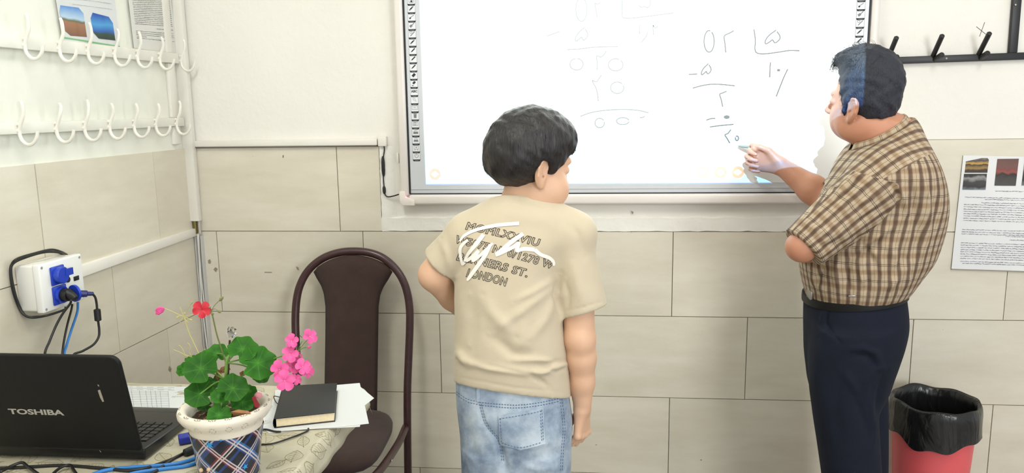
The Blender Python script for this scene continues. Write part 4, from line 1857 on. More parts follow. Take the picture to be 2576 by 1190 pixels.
# hem and neck opening
ph, qh = bp(1143, 957), bp(1436, 999)
nn = np.cross(qh - ph, A3((0, 1, -.27)))
nn = nn if nn[2] < 0 else -nn
F.half(ph, nn)
pn, qn = bp(1256, 486, -.79), bp(1372, 514, -.75)
nn = np.cross(qn - pn, A3((.25, 1, -.55)))
nn = nn if nn[2] > 0 else -nn
F.half(pn, nn, bp(1235, 560) + [0, -.3, 0], bp(1400, 430) + [0, .5, 0])
V, Q = F.mesh()
V = relax(V, Q, 2, .4)
V = sculpt(V, Q, [
    ([(1395, 700), (1340, 735), (1290, 760)], 9, .004), ([(1400, 715), (1330, 770), (1245, 830)], 12, .0045), ([(1398, 740), (1375, 800), (1330, 860)], 12, .004), ([(1408, 690), (1398, 740), (1410, 790)], 9, -.007),
    ([(1215, 740), (1240, 790), (1300, 850)], 16, .005), ([(1230, 840), (1290, 890), (1350, 895)], 14, -.005), ([(1150, 905), (1230, 925), (1330, 938), (1420, 930)], 8, .007), ([(1145, 880), (1165, 900), (1180, 915)], 9, .006),
    ([(1200, 915), (1290, 932), (1350, 942)], 5, -.005), ([(1350, 942), (1390, 925), (1430, 915)], 6, .005), ([(1345, 920), (1390, 912), (1428, 905)], 5, -.005), ([(1330, 940), (1365, 960), (1380, 975)], 6, -.005), ([(1280, 905), (1360, 905), (1425, 920)], 6, .005),
    ([(1360, 925), (1400, 935), (1432, 922)], 5, -.004), ([(1430, 560), (1455, 590), (1470, 640)], 10, -.003), ([(1440, 650), (1455, 720), (1470, 775)], 14, .004), ([(1420, 700), (1430, 745), (1425, 790)], 8, -.004),
    ([(1146, 700), (1165, 660), (1180, 620)], 10, -.006), ([(1110, 600), (1125, 640), (1135, 690)], 10, .004), ([(1250, 498), (1310, 507), (1372, 527)], 3.5, -.0018), ([(1220, 520), (1300, 540), (1400, 560)], 18, .002),
    ([(1146, 947), (1290, 975), (1434, 988)], 2.5, -.0012), ([(1408, 786), (1470, 772), (1530, 754)], 2.5, -.0012), ([(1180, 740), (1190, 800), (1180, 870)], 18, -.004), ([(1310, 800), (1320, 850), (1305, 900)], 16, .003)], 1.4)
tee = np_mesh('tshirt', V, Q, tee_m, boy)
bv = bvh_of(V, Q)
ink_black = mat('black_shirt_print', (44, 38, 34), .8)
ink_white = mat('white_shirt_print', (240, 236, 226), .7)


def lay_text(bv, text, p0, p1, h, lift, m, par, name, shear=0.0, fill=False, bev=.02, spacing=1.0, bold=0.0, bow=0.0):
    """letters laid along the baseline p0 -> p1 (as seen on the cloth), height h"""
    vs, fs = text_mesh(text, 1.0, font_bevel=bev, fill=fill, align='LEFT', shear=shear, spacing=spacing, bold=bold)
    xs = [v.x for v in vs]
    ys = [v.y for v in vs]
    x0, x1, y0, y1 = min(xs), max(xs), min(ys), max(ys)
    d = Vector((p1[0] - p0[0], p1[1] - p0[1]))
    L = d.length
    e = d / L
    n = Vector((e.y, -e.x))           # up on the cloth (image y runs down)
    out = []
    for v in vs:
        t = (v.x - x0) / (x1 - x0)
        q = Vector(p0) + e * (t * L) + n * ((v.y - y0) / (y1 - y0) * h + bow * 4 * t * (1 - t))
        w = on_cloth(bv, q.x, q.y, lift)
        out.append(w)
    b = MB()
    ok = [f for f in fs if all(out[i] is not None for i in f)]
    b.add([o if o is not None else Vector((0, 0, 0)) for o in out], ok)
    used = sorted({i for f in b.f for i in f})
    re = {u: k for k, u in enumerate(used)}
    b.v = [b.v[u] for u in used]
    b.f = [tuple(re[i] for i in f) for f in b.f]
    return b.build(name, m, par, smooth=False)


for (txt, p0, p1, h) in (('MOMLXXVIU', (1170, 578), (1356, 622), 21), ('W5075 N  0/1278 W', (1144, 612), (1391, 679), 22), ('BERNERS ST.', (1147, 655), (1326, 699), 22), ('LONDON', (1172, 697), (1273, 722), 23)):
    o = lay_text(bv, txt, p0, p1, h, .0009, ink_black, tee, 'printed_line', shear=.12, bev=.025, spacing=1.12, bow=2, bold=.026)
    if not len(o.data.vertices):
        print('EMPTY text', txt)


def lay_ribbon(b, bv, pts, ws, lift):
    P = [Vector((q.x, q.y)) for q in spline([(x, y, 0) for x, y in pts], 8)]
    k = len(P)
    L, R = [], []
    for i in range(k):
        t = (P[min(i + 1, k - 1)] - P[max(i - 1, 0)]).normalized()
        n = Vector((-t.y, t.x))
        f = i / (k - 1) * (len(ws) - 1)
        j = min(int(f), len(ws) - 2)
        w = ws[j] + (ws[j + 1] - ws[j]) * (f - j)
        L.append(on_cloth(bv, *(P[i] + n * w / 2), lift))
        R.append(on_cloth(bv, *(P[i] - n * w / 2), lift))
    b.add(L + R, [(i, i + 1, k + i + 1, k + i) for i in range(k - 1)])


for pts, ws in (([(1157, 607), (1170, 592), (1200, 578), (1250, 567), (1306, 562)], [5, 7, 8, 9, 9]), ([(1217, 590), (1200, 612), (1178, 640), (1165, 665), (1158, 630), (1166, 613), (1178, 604)], [10, 11, 9, 6, 8, 8, 6]),
                ([(1168, 662), (1190, 645), (1205, 630)], [7, 9, 8]), ([(1234, 615), (1222, 640), (1200, 672), (1182, 697), (1176, 706)], [8, 10, 10, 9, 4]), ([(1205, 632), (1190, 655), (1205, 645), (1240, 612)], [7, 8, 8, 6]),
                ([(1316, 588), (1285, 610), (1262, 630), (1250, 640), (1290, 622), (1305, 612), (1300, 630), (1318, 626), (1345, 628)], [10, 11, 11, 10, 9, 9, 9, 10, 10]),
                ([(1345, 628), (1360, 640), (1380, 648), (1391, 658), (1392, 668)], [10, 9, 9, 8, 6])):
    b = MB()
    lay_ribbon(b, bv, pts, ws, .0016)
    b.build('signature_stroke', ink_white, tee, smooth=False)


# jeans
def denim():
    m, nt, bs = new_mat('washed_blue_denim')
    tc = nt.nodes.new('ShaderNodeTexCoord')
    n = nt.nodes.new('ShaderNodeTexNoise')
    n.inputs['Scale'].default_value = 13
    n.inputs['Detail'].default_value = 7
    n.inputs['Roughness'].default_value = .62
    nt.links.new(tc.outputs['Object'], n.inputs['Vector'])
    r = nt.nodes.new('ShaderNodeValToRGB')
    e = r.color_ramp.elements
    e[0].position, e[0].color = .33, srgb(108, 124, 146)
    e[1].position, e[1].color = .66, srgb(182, 194, 204)
    k = e.new(.5)
    k.color = srgb(148, 163, 180)
    nt.links.new(n.outputs['Fac'], r.inputs[0])
    nt.links.new(r.outputs[0], bs.inputs['Base Color'])
    bs.inputs['Roughness'].default_value = .9
    w = nt.nodes.new('ShaderNodeTexNoise')
    w.inputs['Scale'].default_value = 500
    nt.links.new(tc.outputs['Object'], w.inputs['Vector'])
    bp_ = nt.nodes.new('ShaderNodeBump')
    bp_.inputs['Strength'].default_value = .25
    bp_.inputs['Distance'].default_value = .002
    nt.links.new(w.outputs['Fac'], bp_.inputs['Height'])
    nt.links.new(bp_.outputs[0], bs.inputs['Normal'])
    return m


jean_m = denim()
F = Field([float(bp(1110, 1100)[0]), -.95, .0], [float(bp(1470, 1100)[0]), -.56, .86], .0045)
J_ROWS = [(1178, 1166, 1434, -.75, .118), (1120, 1163, 1437, -.75, .124), (1060, 1157, 1440, -.75, .126), (1010, 1151, 1434, -.75, .122), (960, 1149, 1427, -.75, .112), (925, 1149, 1426, -.75, .106)]
jr = rows(J_ROWS, YBOY, 2.4)
F.loft(jr, .02)
xl0, xl1 = PY(1167, 1190, -.75).x, PY(1297, 1190, -.75).x
xr0, xr1 = PY(1303, 1190, -.75).x, PY(1433, 1190, -.75).x
for (a, c) in ((xl0, xl1), (xr0, xr1)):
    cx_, r = (a + c) / 2, (c - a) / 2
    sec = [(.03, cx_, -.755, r * .98, .078, 2.2), (.25, cx_, -.755, r * .98, .082, 2.2), (.40, cx_, -.75, r, .092, 2.2), (.54, cx_, -.75, r, .112, 2.2), (.62, cx_, -.75, r * .97, .118, 2.2)]
    F.loft(sec, .012)
V, Q = F.mesh()
V = relax(V, Q, 2, .4)
V = sculpt(V, Q, [
    ([(1205, 1010), (1215, 1060), (1240, 1095), (1258, 1112)], 6, -.004), ([(1258, 1112), (1263, 1150), (1275, 1195)], 9, -.012), ([(1262, 1140), (1320, 1125), (1400, 1110)], 8, .004), ([(1256, 1060), (1246, 1100), (1262, 1150)], 8, -.005),
    ([(1165, 1040), (1180, 1090), (1205, 1150)], 12, -.003), ([(1190, 1100), (1220, 1150), (1235, 1190)], 14, .004), ([(1380, 1130), (1340, 1160), (1290, 1175)], 9, -.003), ([(1425, 1040), (1415, 1085), (1430, 1130)], 8, -.004), ([(1300, 1160), (1350, 1180), (1420, 1175)], 9, .004)])
jeans = np_mesh('jeans', V, Q, jean_m, boy)
bj = bvh_of(V, Q)
pk = [(1254, 1046), (1310, 1037), (1366, 1025), (1371, 1116), (1309, 1131), (1258, 1118)]


def patch(b, bv, poly_, lift, n=8):
    """a cloth patch: quad grid between the two long sides of the outline, with its own thickness"""
    top = [poly_[0], poly_[1], poly_[2]]
    bot = [poly_[5], poly_[4], poly_[3]]
    ip = lambda p, t: (p[0][0] + (p[1][0] - p[0][0]) * t * 2, p[0][1] + (p[1][1] - p[0][1]) * t * 2) if t < .5 else (p[1][0] + (p[2][0] - p[1][0]) * (t * 2 - 1), p[1][1] + (p[2][1] - p[1][1]) * (t * 2 - 1))
    P = []
    for lf in (lift, -.002):
        for j in range(n + 1):
            for i in range(n + 1):
                a, c = ip(top, i / n), ip(bot, i / n)
                t = j / n
                P.append(on_cloth(bv, a[0] + (c[0] - a[0]) * t, a[1] + (c[1] - a[1]) * t, lf))
    K = (n + 1) ** 2
    fs = []
    for j in range(n):
        for i in range(n):
            a = j * (n + 1) + i
            fs.append((a, a + 1, a + n + 2, a + n + 1))
    ring = [i for i in range(n + 1)] + [(n + 1) * j + n for j in range(1, n + 1)] + [(n + 1) * n + i for i in range(n - 1, -1, -1)] + [(n + 1) * j for j in range(n - 1, 0, -1)]
    for a, c in zip(ring, ring[1:] + ring[:1]):
        fs.append((a, K + a, K + c, c))
    b.add(P, fs)


b = MB()
patch(b, bj, pk, .0032, 12)
pocket = b.build('back_pocket', jean_m, jeans)
bpk = BVHTree.FromPolygons([tuple(v) for v in b.v], b.f)
stitch_m = mat('blue_stitching', (84, 104, 134), .9)


def stitches(b, bv, pts, lift, dash=5.0, gap=3.0, r=.0009):
    P = [Vector((q.x, q.y)) for q in spline([(x, y, 0) for x, y in pts], 10)]
    acc = [0.0]
    for a, c in zip(P[:-1], P[1:]):
        acc.append(acc[-1] + (c - a).length)

    def at(s):
        i = min(max(int(np.searchsorted(acc, s)) - 1, 0), len(P) - 2)
        t = (s - acc[i]) / max(acc[i + 1] - acc[i], 1e-6)
        return P[i].lerp(P[i + 1], min(t, 1))
    s = 0
    while s + dash < acc[-1]:
        q = [on_cloth(bv, *at(s + dash * k / 2), lift) for k in range(3)]
        if all(x is not None for x in q):
            b.tube(q, [r * .6, r, r * .6], 5)
        s += dash + gap


b = MB()
stitches(b, bpk, [(1256, 1054), (1310, 1045), (1364, 1034)], .0004)
stitches(b, bpk, [(1363, 1030), (1367, 1112)], .0004)
stitches(b, bpk, [(1359, 1032), (1363, 1110)], .0004)
stitches(b, bpk, [(1258, 1052), (1262, 1114)], .0004)
stitches(b, bpk, [(1262, 1114), (1309, 1126), (1366, 1112)], .0004)
b.build('pocket_stitching', stitch_m, pocket)['kind'] = 'stuff'
b = MB()
for dy in (0, 7):
    stitches(b, bj, [(1206, 1012 + dy), (1290, 1019 + dy), (1350, 1014 + dy), (1405, 1003 + dy)], .0006, 4, 3, .0012)
    stitches(b, bj, [(1148, 985 + dy), (1175, 1003 + dy), (1205, 1011 + dy)], .0006, 4, 3)
for dx in (0, 5):
    stitches(b, bj, [(1206 + dx, 1016), (1222 + dx, 1068), (1254 + dx, 1110), (1262 + dx, 1160)], .0006)
    stitches(b, bj, [(1408 + dx, 1003), (1416 + dx, 1075), (1412 + dx, 1130), (1409 + dx, 1188)], .0006)
b.build('seam_stitching', stitch_m, jeans)['kind'] = 'stuff'
# a raised belt-loop and waistband seam below the hem
b = MB()
for (x, y0, y1) in ((1204, 968, 1010),):
    pts = [on_cloth(bj, x, y, .002) for y in np.linspace(y0, y1, 6)]
    b.tube([p for p in pts if p is not None], .0045, 6, flat=.4)
b.build('belt_loop', jean_m, jeans)

# shoes, standing on the floor below the picture
shoe_m = mat('grey_trainers', (92, 94, 100), .7)
sole_m = mat('white_sole', (220, 220, 214), .6)


def shoe(par, x, y, d, L, m):
    d = A3(d) / np.linalg.norm(d)
    F = Field([x - .2, y - .22, 0], [x + .2, y + .3, .16], .006)
    c = A3((x, y, 0))
    F.cone(c - d * .04 + [0, 0, .045], c + d * (L - .08) + [0, 0, .032], .045, .040, .03)
    F.cone(c - d * .02 + [0, 0, .06], c - d * .01 + [0, 0, .11], .048, .046, .03)
    F.half((0, 0, .004), (0, 0, -1))
    V, Q = F.mesh()
    s = np_mesh('shoe', relax(V, Q, 2), Q, m, par)
    return s


for x in legx:
    shoe(boy, x, -.76, (0.05, 1, 0), .22, shoe_m)

# boy's hair
F = Field(Hb(0, 0, .03) - .20, Hb(0, 0, .03) + .20, .004)
E = lambda c, r, k=.02, op='add': F.ell(Hb(*c), A3(r) * Hb.s, Hb.R, k * Hb.s, op)
E((-.010, 0, .062), (.108, .098, .099))
E((-.046, 0, .042), (.082, .096, .086))
E((.012, .0, .090), (.092, .086, .066))
E((-.058, 0, .010), (.058, .080, .052))
E((.058, .010, .096), (.042, .062, .036))
E((.076, .020, .074), (.022, .045, .030))              # fringe over the forehead
E((.070, -.020, .074), (.024, .045, .030))
for q in (-1, 1):
    E((.030, q * .074, .030), (.012, .011, .030), .010)   # sideburn
E((.105, 0, -.038), (.070, .15, .098), .006, 'cut')      # face
for q in (-1, 1):
    E((-.001, q * .092, -.010), (.025, .030, .039), .006, 'cut')   # round the ears
F.half(Hb(-.075, 0, -.062), -Hb.u + Hb.f * .40)
lo, hi = F.lo, F.lo + F.h * np.array(F.D.shape)
sl, (X, Y, Z) = F.sub(lo, hi)
F.D = (F.D + .0022 * np.sin(X * 95 + 1.4 * np.sin(Z * 70 + Y * 40)) * np.sin(Z * 52 + Y * 85 + 1.3 * np.sin(X * 60)) + .0010 * np.sin(X * 240 + Z * 90) * np.sin(Y * 230 - Z * 120)).astype(f32)
V, Q = F.mesh()
V = relax(V, Q, 1, .4)
hair = np_mesh('hair', V, Q, hair_boy, boy)
rr = random.Random(9)
b = MB()
crown = Hb(-.055, -.035, .135)
strands(b, V, Q, 9000, Hb, rr, .018, .0008, .00042, crown, keep=lambda p, n: (p - Hb.o) @ Hb.u - .4 * ((p - Hb.o) @ Hb.f) > .028, wild=.16)
strands(b, V, Q, 260, Hb, rr, .020, .006, .00035, crown, keep=lambda p, n: n @ Hb.u > .25 and (p - Hb.o) @ Hb.f < .02, wild=.8)
o = b.build('hair_strands', mat('dark_brown_strands', (32, 27, 28), .45), hair, angle=180)
o['kind'] = 'stuff'
# ---------------------------------------------------------------- the teacher
YM = -.45
mp_ = lambda px, py, Y=YM: A3(PY(px, py, Y))
man = empty('person', (float(mp_(2140, 735)[0]), YM, 0))
tag(man, 'man in brown plaid shirt and navy trousers pointing at the whiteboard with a pen', 'person')
Hm = Frame3(PY(2169, 273, -.43), (-.743, .669), pitch=math.radians(10), s=.87)

S_ROWS = [(760, 2034, 2268, -.45, .135), (735, 2028, 2274, -.45, .145), (712, 2022, 2290, -.45, .155), (690, 2018, 2306, -.45, .16), (650, 2014, 2336, -.45, .168), (600, 2026, 2356, -.45, .172), (560, 2044, 2365, -.45, .176), (500, 2070, 2367, -.45, .185),
          (450, 2096, 2356, -.45, .19), (410, 2114, 2342, -.45, .18), (375, 2136, 2328, -.45, .145), (345, 2165, 2312, -.45, .105), (315, 2192, 2294, -.45, .075), (295, 2205, 2280, -.45, .065)]
LS, LE = mp_(2238, 445, -.575), mp_(2018, 620, -.60)          # left shoulder and elbow, nearest the camera
RS, RE, RW = mp_(2190, 440, -.30), mp_(2092, 512, -.20), mp_(1968, 420, -.105)
F = Field([float(mp_(1850, 600, -.1)[0]), -.78, 0.0], [float(mp_(2390, 600, -.6)[0]) + .02, .0, 1.66], .0040)
F.loft(rows(S_ROWS[1:-1], YM, 2.1, -.026), .02)
ly = (-.53, -.36)
lx = []
for i, (a, c, p) in enumerate(((2042, 2208, 2098), (2050, 2231, 2104))):
    q0, q1, q2 = PY((a + c) / 2 + 8, 1020, ly[i]), PY((a + c) / 2 + 22, 1250, ly[i]), PY(2164, 1650, ly[i])
    lx.append(q2.x)
    F.chain([q0, q1, (q2.x, ly[i], .08)], [.066, .060, .040], .02)
F.cone(mp_(2150, 900), mp_(2150, 760), .085, .09, .03)
F.cone(LS, LE, .052, .037, .02)
WL = mp_(2064, 640, -.31)
F.chain([LE, LE * .5 + WL * .5, WL], [.037, .037, .029], .015)
F.ell(LE + [-.004, .004, -.004], (.030, .034, .028), None, .02)
add_hand(F, WL, (.42, .86, .05), (.9, -.4, .0), (.0, .1, 1), .95, [[.45, .6, .4]] * 4, .08, [(.7, .2, .7), (.9, .2, .3), (1, .2, .1)])
F.cone(RS, RE, .054, .046, .02)
F.chain([RE, RE * .62 + RW * .38, RW], [.046, .044, .0275], .016)
PEN0, PEN1 = mp_(1857, 367, -.047), mp_(1922, 374, -.098)
pd = PEN1 - PEN0
pd /= np.linalg.norm(pd)
add_hand(F, RW, (-.90, .42, .27), (.15, -.90, -.35), (.25, -.25, .9), 1.0, [[.95, 1.15, .6], [1.05, 1.3, .8], [1.1, 1.35, .8], [1.1, 1.35, .8]], .04,
         [(.85, .10, .55), (.98, .05, .12), (1.0, .12, .0)])
F.cone(mp_(2240, 345, -.45), Hm(-.025, 0, -.05), .066, .060, .03)
add_head(F, Hm, chub=-.05, nose=1.0, cf=-.030, cu=.028, es=1.22, cran=.022)
V, Q = F.mesh()
V = relax(V, Q, 1, .35)
body_m = np_mesh('body', V, Q, skin_man, man)
eyes(Hm, man)
brow(Hm, man, hair_man)

# pen
b = MB()
P0, P1 = Vector(PEN0), Vector(PEN1)
dv = Vector(pd)
b.tube([P0, P0 + dv * .004, P0 + dv * .012, P0 + dv * .040, P0 + dv * .052, P0 + dv * .066, P0 + dv * .068], [.0024, .0040, .0046, .0064, .0072, .0072, .0055], 14)
pen = b.build('stylus_pen', mat('pale_grey_green_plastic', (138, 134, 122), .35), None)
tag(pen, 'pale grey-green pen in the teacher\'s hand, its tip near the board', 'pen')


# shirt
def plaid():
    m, nt, bs = new_mat('brown_plaid_cotton')
    def attr(name):
        at = nt.nodes.new('ShaderNodeAttribute')
        at.attribute_name = name
        sx = nt.nodes.new('ShaderNodeSeparateXYZ')
        nt.links.new(at.outputs['Vector'], sx.inputs[0])
        return at.outputs['Vector'], sx.outputs[2]

    def pick(a_, b_, sel):
        gt = nt.nodes.new('ShaderNodeMath')
        gt.operation = 'GREATER_THAN'
        nt.links.new(sel, gt.inputs[0])
        gt.inputs[1].default_value = 0
        mxv = nt.nodes.new('ShaderNodeMix')
        mxv.data_type = 'VECTOR'
        nt.links.new(gt.outputs[0], mxv.inputs[0])
        nt.links.new(a_, mxv.inputs[4])
        nt.links.new(b_, mxv.inputs[5])
        return mxv.outputs[1]
    v0, _ = attr('weave')
    v1, s1 = attr('weave_yoke')
    v2, s2 = attr('weave_sleeve')
    sp = nt.nodes.new('ShaderNodeSeparateXYZ')
    nt.links.new(pick(pick(v0, v1, s1), v2, s2), sp.inputs[0])
    tc = nt.nodes.new('ShaderNodeTexCoord')
    nz = nt.nodes.new('ShaderNodeTexNoise')
    nz.inputs['Scale'].default_value = 40
    nz.inputs['Detail'].default_value = 4
    nt.links.new(tc.outputs['Object'], nz.inputs['Vector'])

    def mth(op, a, b=None):
        n = nt.nodes.new('ShaderNodeMath')
        n.operation = op
        for i, v in enumerate((a, b)):
            if v is None:
                continue
            if isinstance(v, (int, float)):
                n.inputs[i].default_value = v
            else:
                nt.links.new(v, n.inputs[i])
        return n.outputs[0]
    wob = mth('MULTIPLY', mth('SUBTRACT', nz.outputs['Fac'], .5), .004)

    def stripes(coord, period, stops):
        f = mth('FRACT', mth('DIVIDE', mth('ADD', coord, wob), period))
        r = nt.nodes.new('ShaderNodeValToRGB')
        r.color_ramp.interpolation = 'LINEAR'
        nt.links.new(f, r.inputs[0])
        e = r.color_ramp.elements
        e[0].position, e[0].color = stops[0][0], srgb(*stops[0][1])
        e[1].position, e[1].color = stops[-1][0], srgb(*stops[-1][1])
        for p, c in stops[1:-1]:
            k = e.new(p)
            k.color = srgb(*c)
        return r.outputs[0]
    be, br, dk, wh = (176, 158, 133), (114, 94, 78), (66, 48, 42), (255, 255, 255)
    a = stripes(sp.outputs[0], .0275, [(0, be), (.12, be), (.155, (122, 98, 80)), (.19, be), (.40, be), (.50, br), (.58, (98, 80, 66)), (.70, (106, 86, 71)), (.80, br), (.90, be), (1, be)])
    c = stripes(sp.outputs[1], .044, [(0, wh), (.10, wh), (.125, (110, 96, 92)), (.15, wh), (.19, wh), (.215, (96, 84, 82)), (.245, wh), (.52, wh), (.62, (222, 212, 200)), (.80, (214, 202, 190)), (.92, wh), (1, wh)])
    mx = nt.nodes.new('ShaderNodeMix')
    mx.data_type = 'RGBA'
    mx.blend_type = 'MULTIPLY'
    mx.inputs[0].default_value = 1
    nt.links.new(a, mx.inputs[6])
    nt.links.new(c, mx.inputs[7])
    nt.links.new(mx.outputs[2], bs.inputs['Base Color'])
    bs.inputs['Roughness'].default_value = .85
    n3 = nt.nodes.new('ShaderNodeTexNoise')
    n3.inputs['Scale'].default_value = 300
    nt.links.new(tc.outputs['Object'], n3.inputs['Vector'])
    bp_ = nt.nodes.new('ShaderNodeBump')
    bp_.inputs['Strength'].default_value = .15
    bp_.inputs['Distance'].default_value = .002
    nt.links.new(n3.outputs['Fac'], bp_.inputs['Height'])
    nt.links.new(bp_.outputs[0], bs.inputs['Normal'])
    return m


plaid_m = plaid()
F = Field([float(mp_(1960, 600, -.6)[0]), -.80, .90], [float(mp_(2395, 600, -.6)[0]) + .10, -.05, 1.48], .0042)
TS = rows(S_ROWS, YM, 2.15)
F.loft(TS, .02)
F.cone(mp_(2250, 345, -.45), LS + [.004, .02, .0], .062, .080, .04)
F.cone(mp_(2225, 345, -.45), RS, .060, .075, .04)
la, lb = LS + [.0, .012, 0], mp_(2000, 640, -.60)


def sleeve(F, a, c, ra, rb, p, q, dep, k=.02):
    S = F.twin()
    S.cone(a, c, ra, rb, 0)
    n = np.cross(q - p, A3(dep))
    ax = c - a
    n = n if n @ ax > 0 else -n
    S.half(p, n)
    hh = np.clip(.5 + .5 * (F.D - S.D) / k, 0, 1)
    F.D = F.D * (1 - hh) + S.D * hh - k * hh * (1 - hh)


sleeve(F, la, lb, .084, .060, mp_(1994, 585, -.62), mp_(2062, 660, -.62), (-.35, 1, .1))
ra_, rb_ = RS, RE
mid = RS * .25 + RE * .75
sleeve(F, RS, RE, .078, .066, mid, mid + np.cross(RE - RS, A3((0, 1, 0))), A3((0, 1, 0)))
pn, qn = mp_(2290, 296, -.45), mp_(2150, 372, -.45)
nn = np.cross(qn - pn, A3((0, 1, 0)))
nn = nn if nn[2] > 0 else -nn
F.half(pn, nn, mp_(2120, 420) + [0, -.4, 0], mp_(2330, 260) + [0, .5, .05])
F.half(mp_(2150, 741), (0.12, 0.0, -1))
V, Q = F.mesh()
V = relax(V, Q, 2, .4)
V = sculpt(V, Q, [
    ([(2262, 470), (2275, 500), (2282, 535), (2262, 560)], 6, .005), ([(2240, 450), (2258, 490), (2262, 530)], 6, -.005), ([(2210, 440), (2150, 500), (2100, 560)], 12, .005), ([(2190, 470), (2130, 540), (2080, 590)], 10, -.004),
    ([(2255, 560), (2200, 600), (2140, 640)], 9, .006), ([(2240, 590), (2180, 630), (2120, 660)], 8, -.008), ([(2160, 600), (2190, 640), (2215, 680)], 9, -.006), ([(2180, 610), (2205, 650), (2222, 700)], 8, .005),
    ([(2110, 650), (2100, 690), (2110, 730)], 9, .005), ([(2135, 660), (2130, 700), (2140, 735)], 7, -.005), ([(2080, 670), (2060, 700), (2055, 730)], 8, -.005), ([(2040, 680), (2050, 710), (2070, 735)], 8, .005), ([(2330, 500), (2335, 580), (2310, 660)], 14, .005),
    ([(2300, 520), (2310, 600), (2290, 680)], 12, -.004), ([(2250, 700), (2240, 720), (2235, 738)], 8, .005), ([(2190, 700), (2180, 725), (2185, 738)], 8, -.005), ([(2290, 680), (2280, 710), (2265, 735)], 8, .005), ([(2310, 640), (2260, 700), (2200, 735)], 10, .003),
    ([(2150, 440), (2120, 470), (2095, 510)], 7, .005), ([(2160, 450), (2110, 495), (2080, 520)], 6, -.005), ([(2200, 420), (2160, 445), (2120, 450)], 7, .004), ([(2260, 380), (2220, 420), (2170, 440)], 9, -.003), ([(2325, 400), (2270, 430), (2225, 452)], 3, -.0025),
    ([(2290, 450), (2300, 500), (2295, 560)], 6, -.005), ([(2320, 440), (2335, 500), (2335, 560)], 6, .004), ([(2240, 470), (2190, 500), (2140, 520)], 6, .004), ([(2225, 520), (2180, 545), (2130, 575)], 6, -.004), ([(2120, 560), (2080, 600), (2050, 620)], 7, .004), ([(2170, 650), (2165, 690), (2175, 725)], 6, .005), ([(2275, 610), (2270, 650), (2250, 690)], 7, -.005), ([(2030, 560), (2060, 580), (2110, 590)], 8, .004), ([(2040, 600), (2075, 620), (2120, 610)], 7, -.004), ([(2350, 470), (2355, 540), (2345, 600)], 10, -.004), ([(2228, 600), (2250, 650), (2255, 700)], 9, .004)], 1.4)
# weave coordinates: stripes run down the trunk, along the sleeves and along the yoke
SL_ = la + (lb - la)
x_, y_, z_ = V[:, 0], V[:, 1], V[:, 2]
dT = d_loft(x_, y_, z_, np.array(TS))
dl = d_cone(x_, y_, z_, la, lb, .084, .060)
dr = d_cone(x_, y_, z_, RS, RE, .078, .066)
P2 = proj_np(V)
uv = np.zeros((len(V), 3))
uv[:, 0] = np.arctan2(x_ - .78, YM - y_) * .19 + .004 * np.sin(z_ * 30)
uv[:, 1] = z_


def sleeve_uv(a, c, R):
    ax = (c - a) / np.linalg.norm(c - a)
    e1 = np.cross(ax, A3((0, 1, 0)))
    e1 /= np.linalg.norm(e1)
    e2 = np.cross(ax, e1)
    rel = V - a
    return np.arctan2(rel @ e1, rel @ e2) * R, rel @ ax, e2


px_, py_ = P2[:, 0], P2[:, 1]
uS, vS, e2_ = sleeve_uv(la, lb, .075)
selS = np.minimum.reduce([(dT - dl - .002) * 1000, (2262 + (py_ - 470) * .16) - px_, py_ - (430 + (px_ - 2147) * .29), (py_ - 430) - (2147 - px_) * .97])
uR, vR, _ = sleeve_uv(RS, RE, .07)
selR = np.minimum((dT - dr - .002) * 1000, 200 * (y_ + .45))
useR = selR > selS
uvs = np.stack([np.where(useR, uR, uS), np.where(useR, vR, vS), np.maximum(selS, selR)], 1)
sl_d = A3((-.80, -.05, -.58))
cr_d = np.cross(A3((.1, -.75, .65)), sl_d)
cr_d /= np.linalg.norm(cr_d)
uvy = np.stack([V @ cr_d, V @ (sl_d / np.linalg.norm(sl_d)), np.minimum((2325 - px_) * .53 + 395 - py_, 470 - py_)], 1)
shirt = np_mesh('shirt', V, Q, plaid_m, man, uv)
for nm, arr in (('weave_sleeve', uvs), ('weave_yoke', uvy)):
    at = shirt.data.attributes.new(nm, 'FLOAT_VECTOR', 'POINT')
    at.data.foreach_set('vector', np.asarray(arr, f32).ravel())

# collar: a folded band round the neck
def ringpt(t, top):
    """t: angle, 0 = back of neck, pi = front; sideways towards the camera for sin > 0"""
    c, s = math.cos(t), math.sin(t)
    if top:
        C, r1, r2 = mp_(2210, 326, -.45), .062, .070
        return C + A3((c * r1, -s * r2, c * .038 - .004 * s * s))
    C, r1, r2 = mp_(2216, 362, -.45), .074, .088
    return C + A3((c * r1 + (-.012 if c < 0 else 0) * -c * -1, -s * r2, c * .040 - .004 * s * s))


b = MB()
n = 44
vs = []
uvc = []
t0, t1 = -3.0, 3.0
for i in range(n + 1):
    t = t0 + (t1 - t0) * i / n
    T, B = ringpt(t, True), ringpt(t, False)
    e = abs(t) / 3.0
    if e > .86:
        B = B + A3((-.022, 0, -.022)) * ((e - .86) / .14)
    out = A3((math.cos(t), -math.sin(t), 0))
    mid_ = (T + B) / 2 + out * .008
    ins_ = T - out * .004
    vs += [tuple(ins_ - A3((0, 0, .022))), tuple(ins_), tuple(T + A3((0, 0, .002))), tuple(T + out * .003), tuple(mid_), tuple(B + out * .003), tuple(B)]
    uvc += [(h_, t * .075, 0) for h_ in (-.01, -.004, 0, .004, .022, .040, .042)]
fs = []
for i in range(n):
    for j in range(6):
        a = i * 7 + j
        fs.append((a, a + 1, a + 8, a + 7))
me = np_mesh('collar', A3(vs), np.array(fs), plaid_m, shirt, np.array(uvc))
sol = me.modifiers.new('t', 'SOLIDIFY')
sol.thickness = .0016

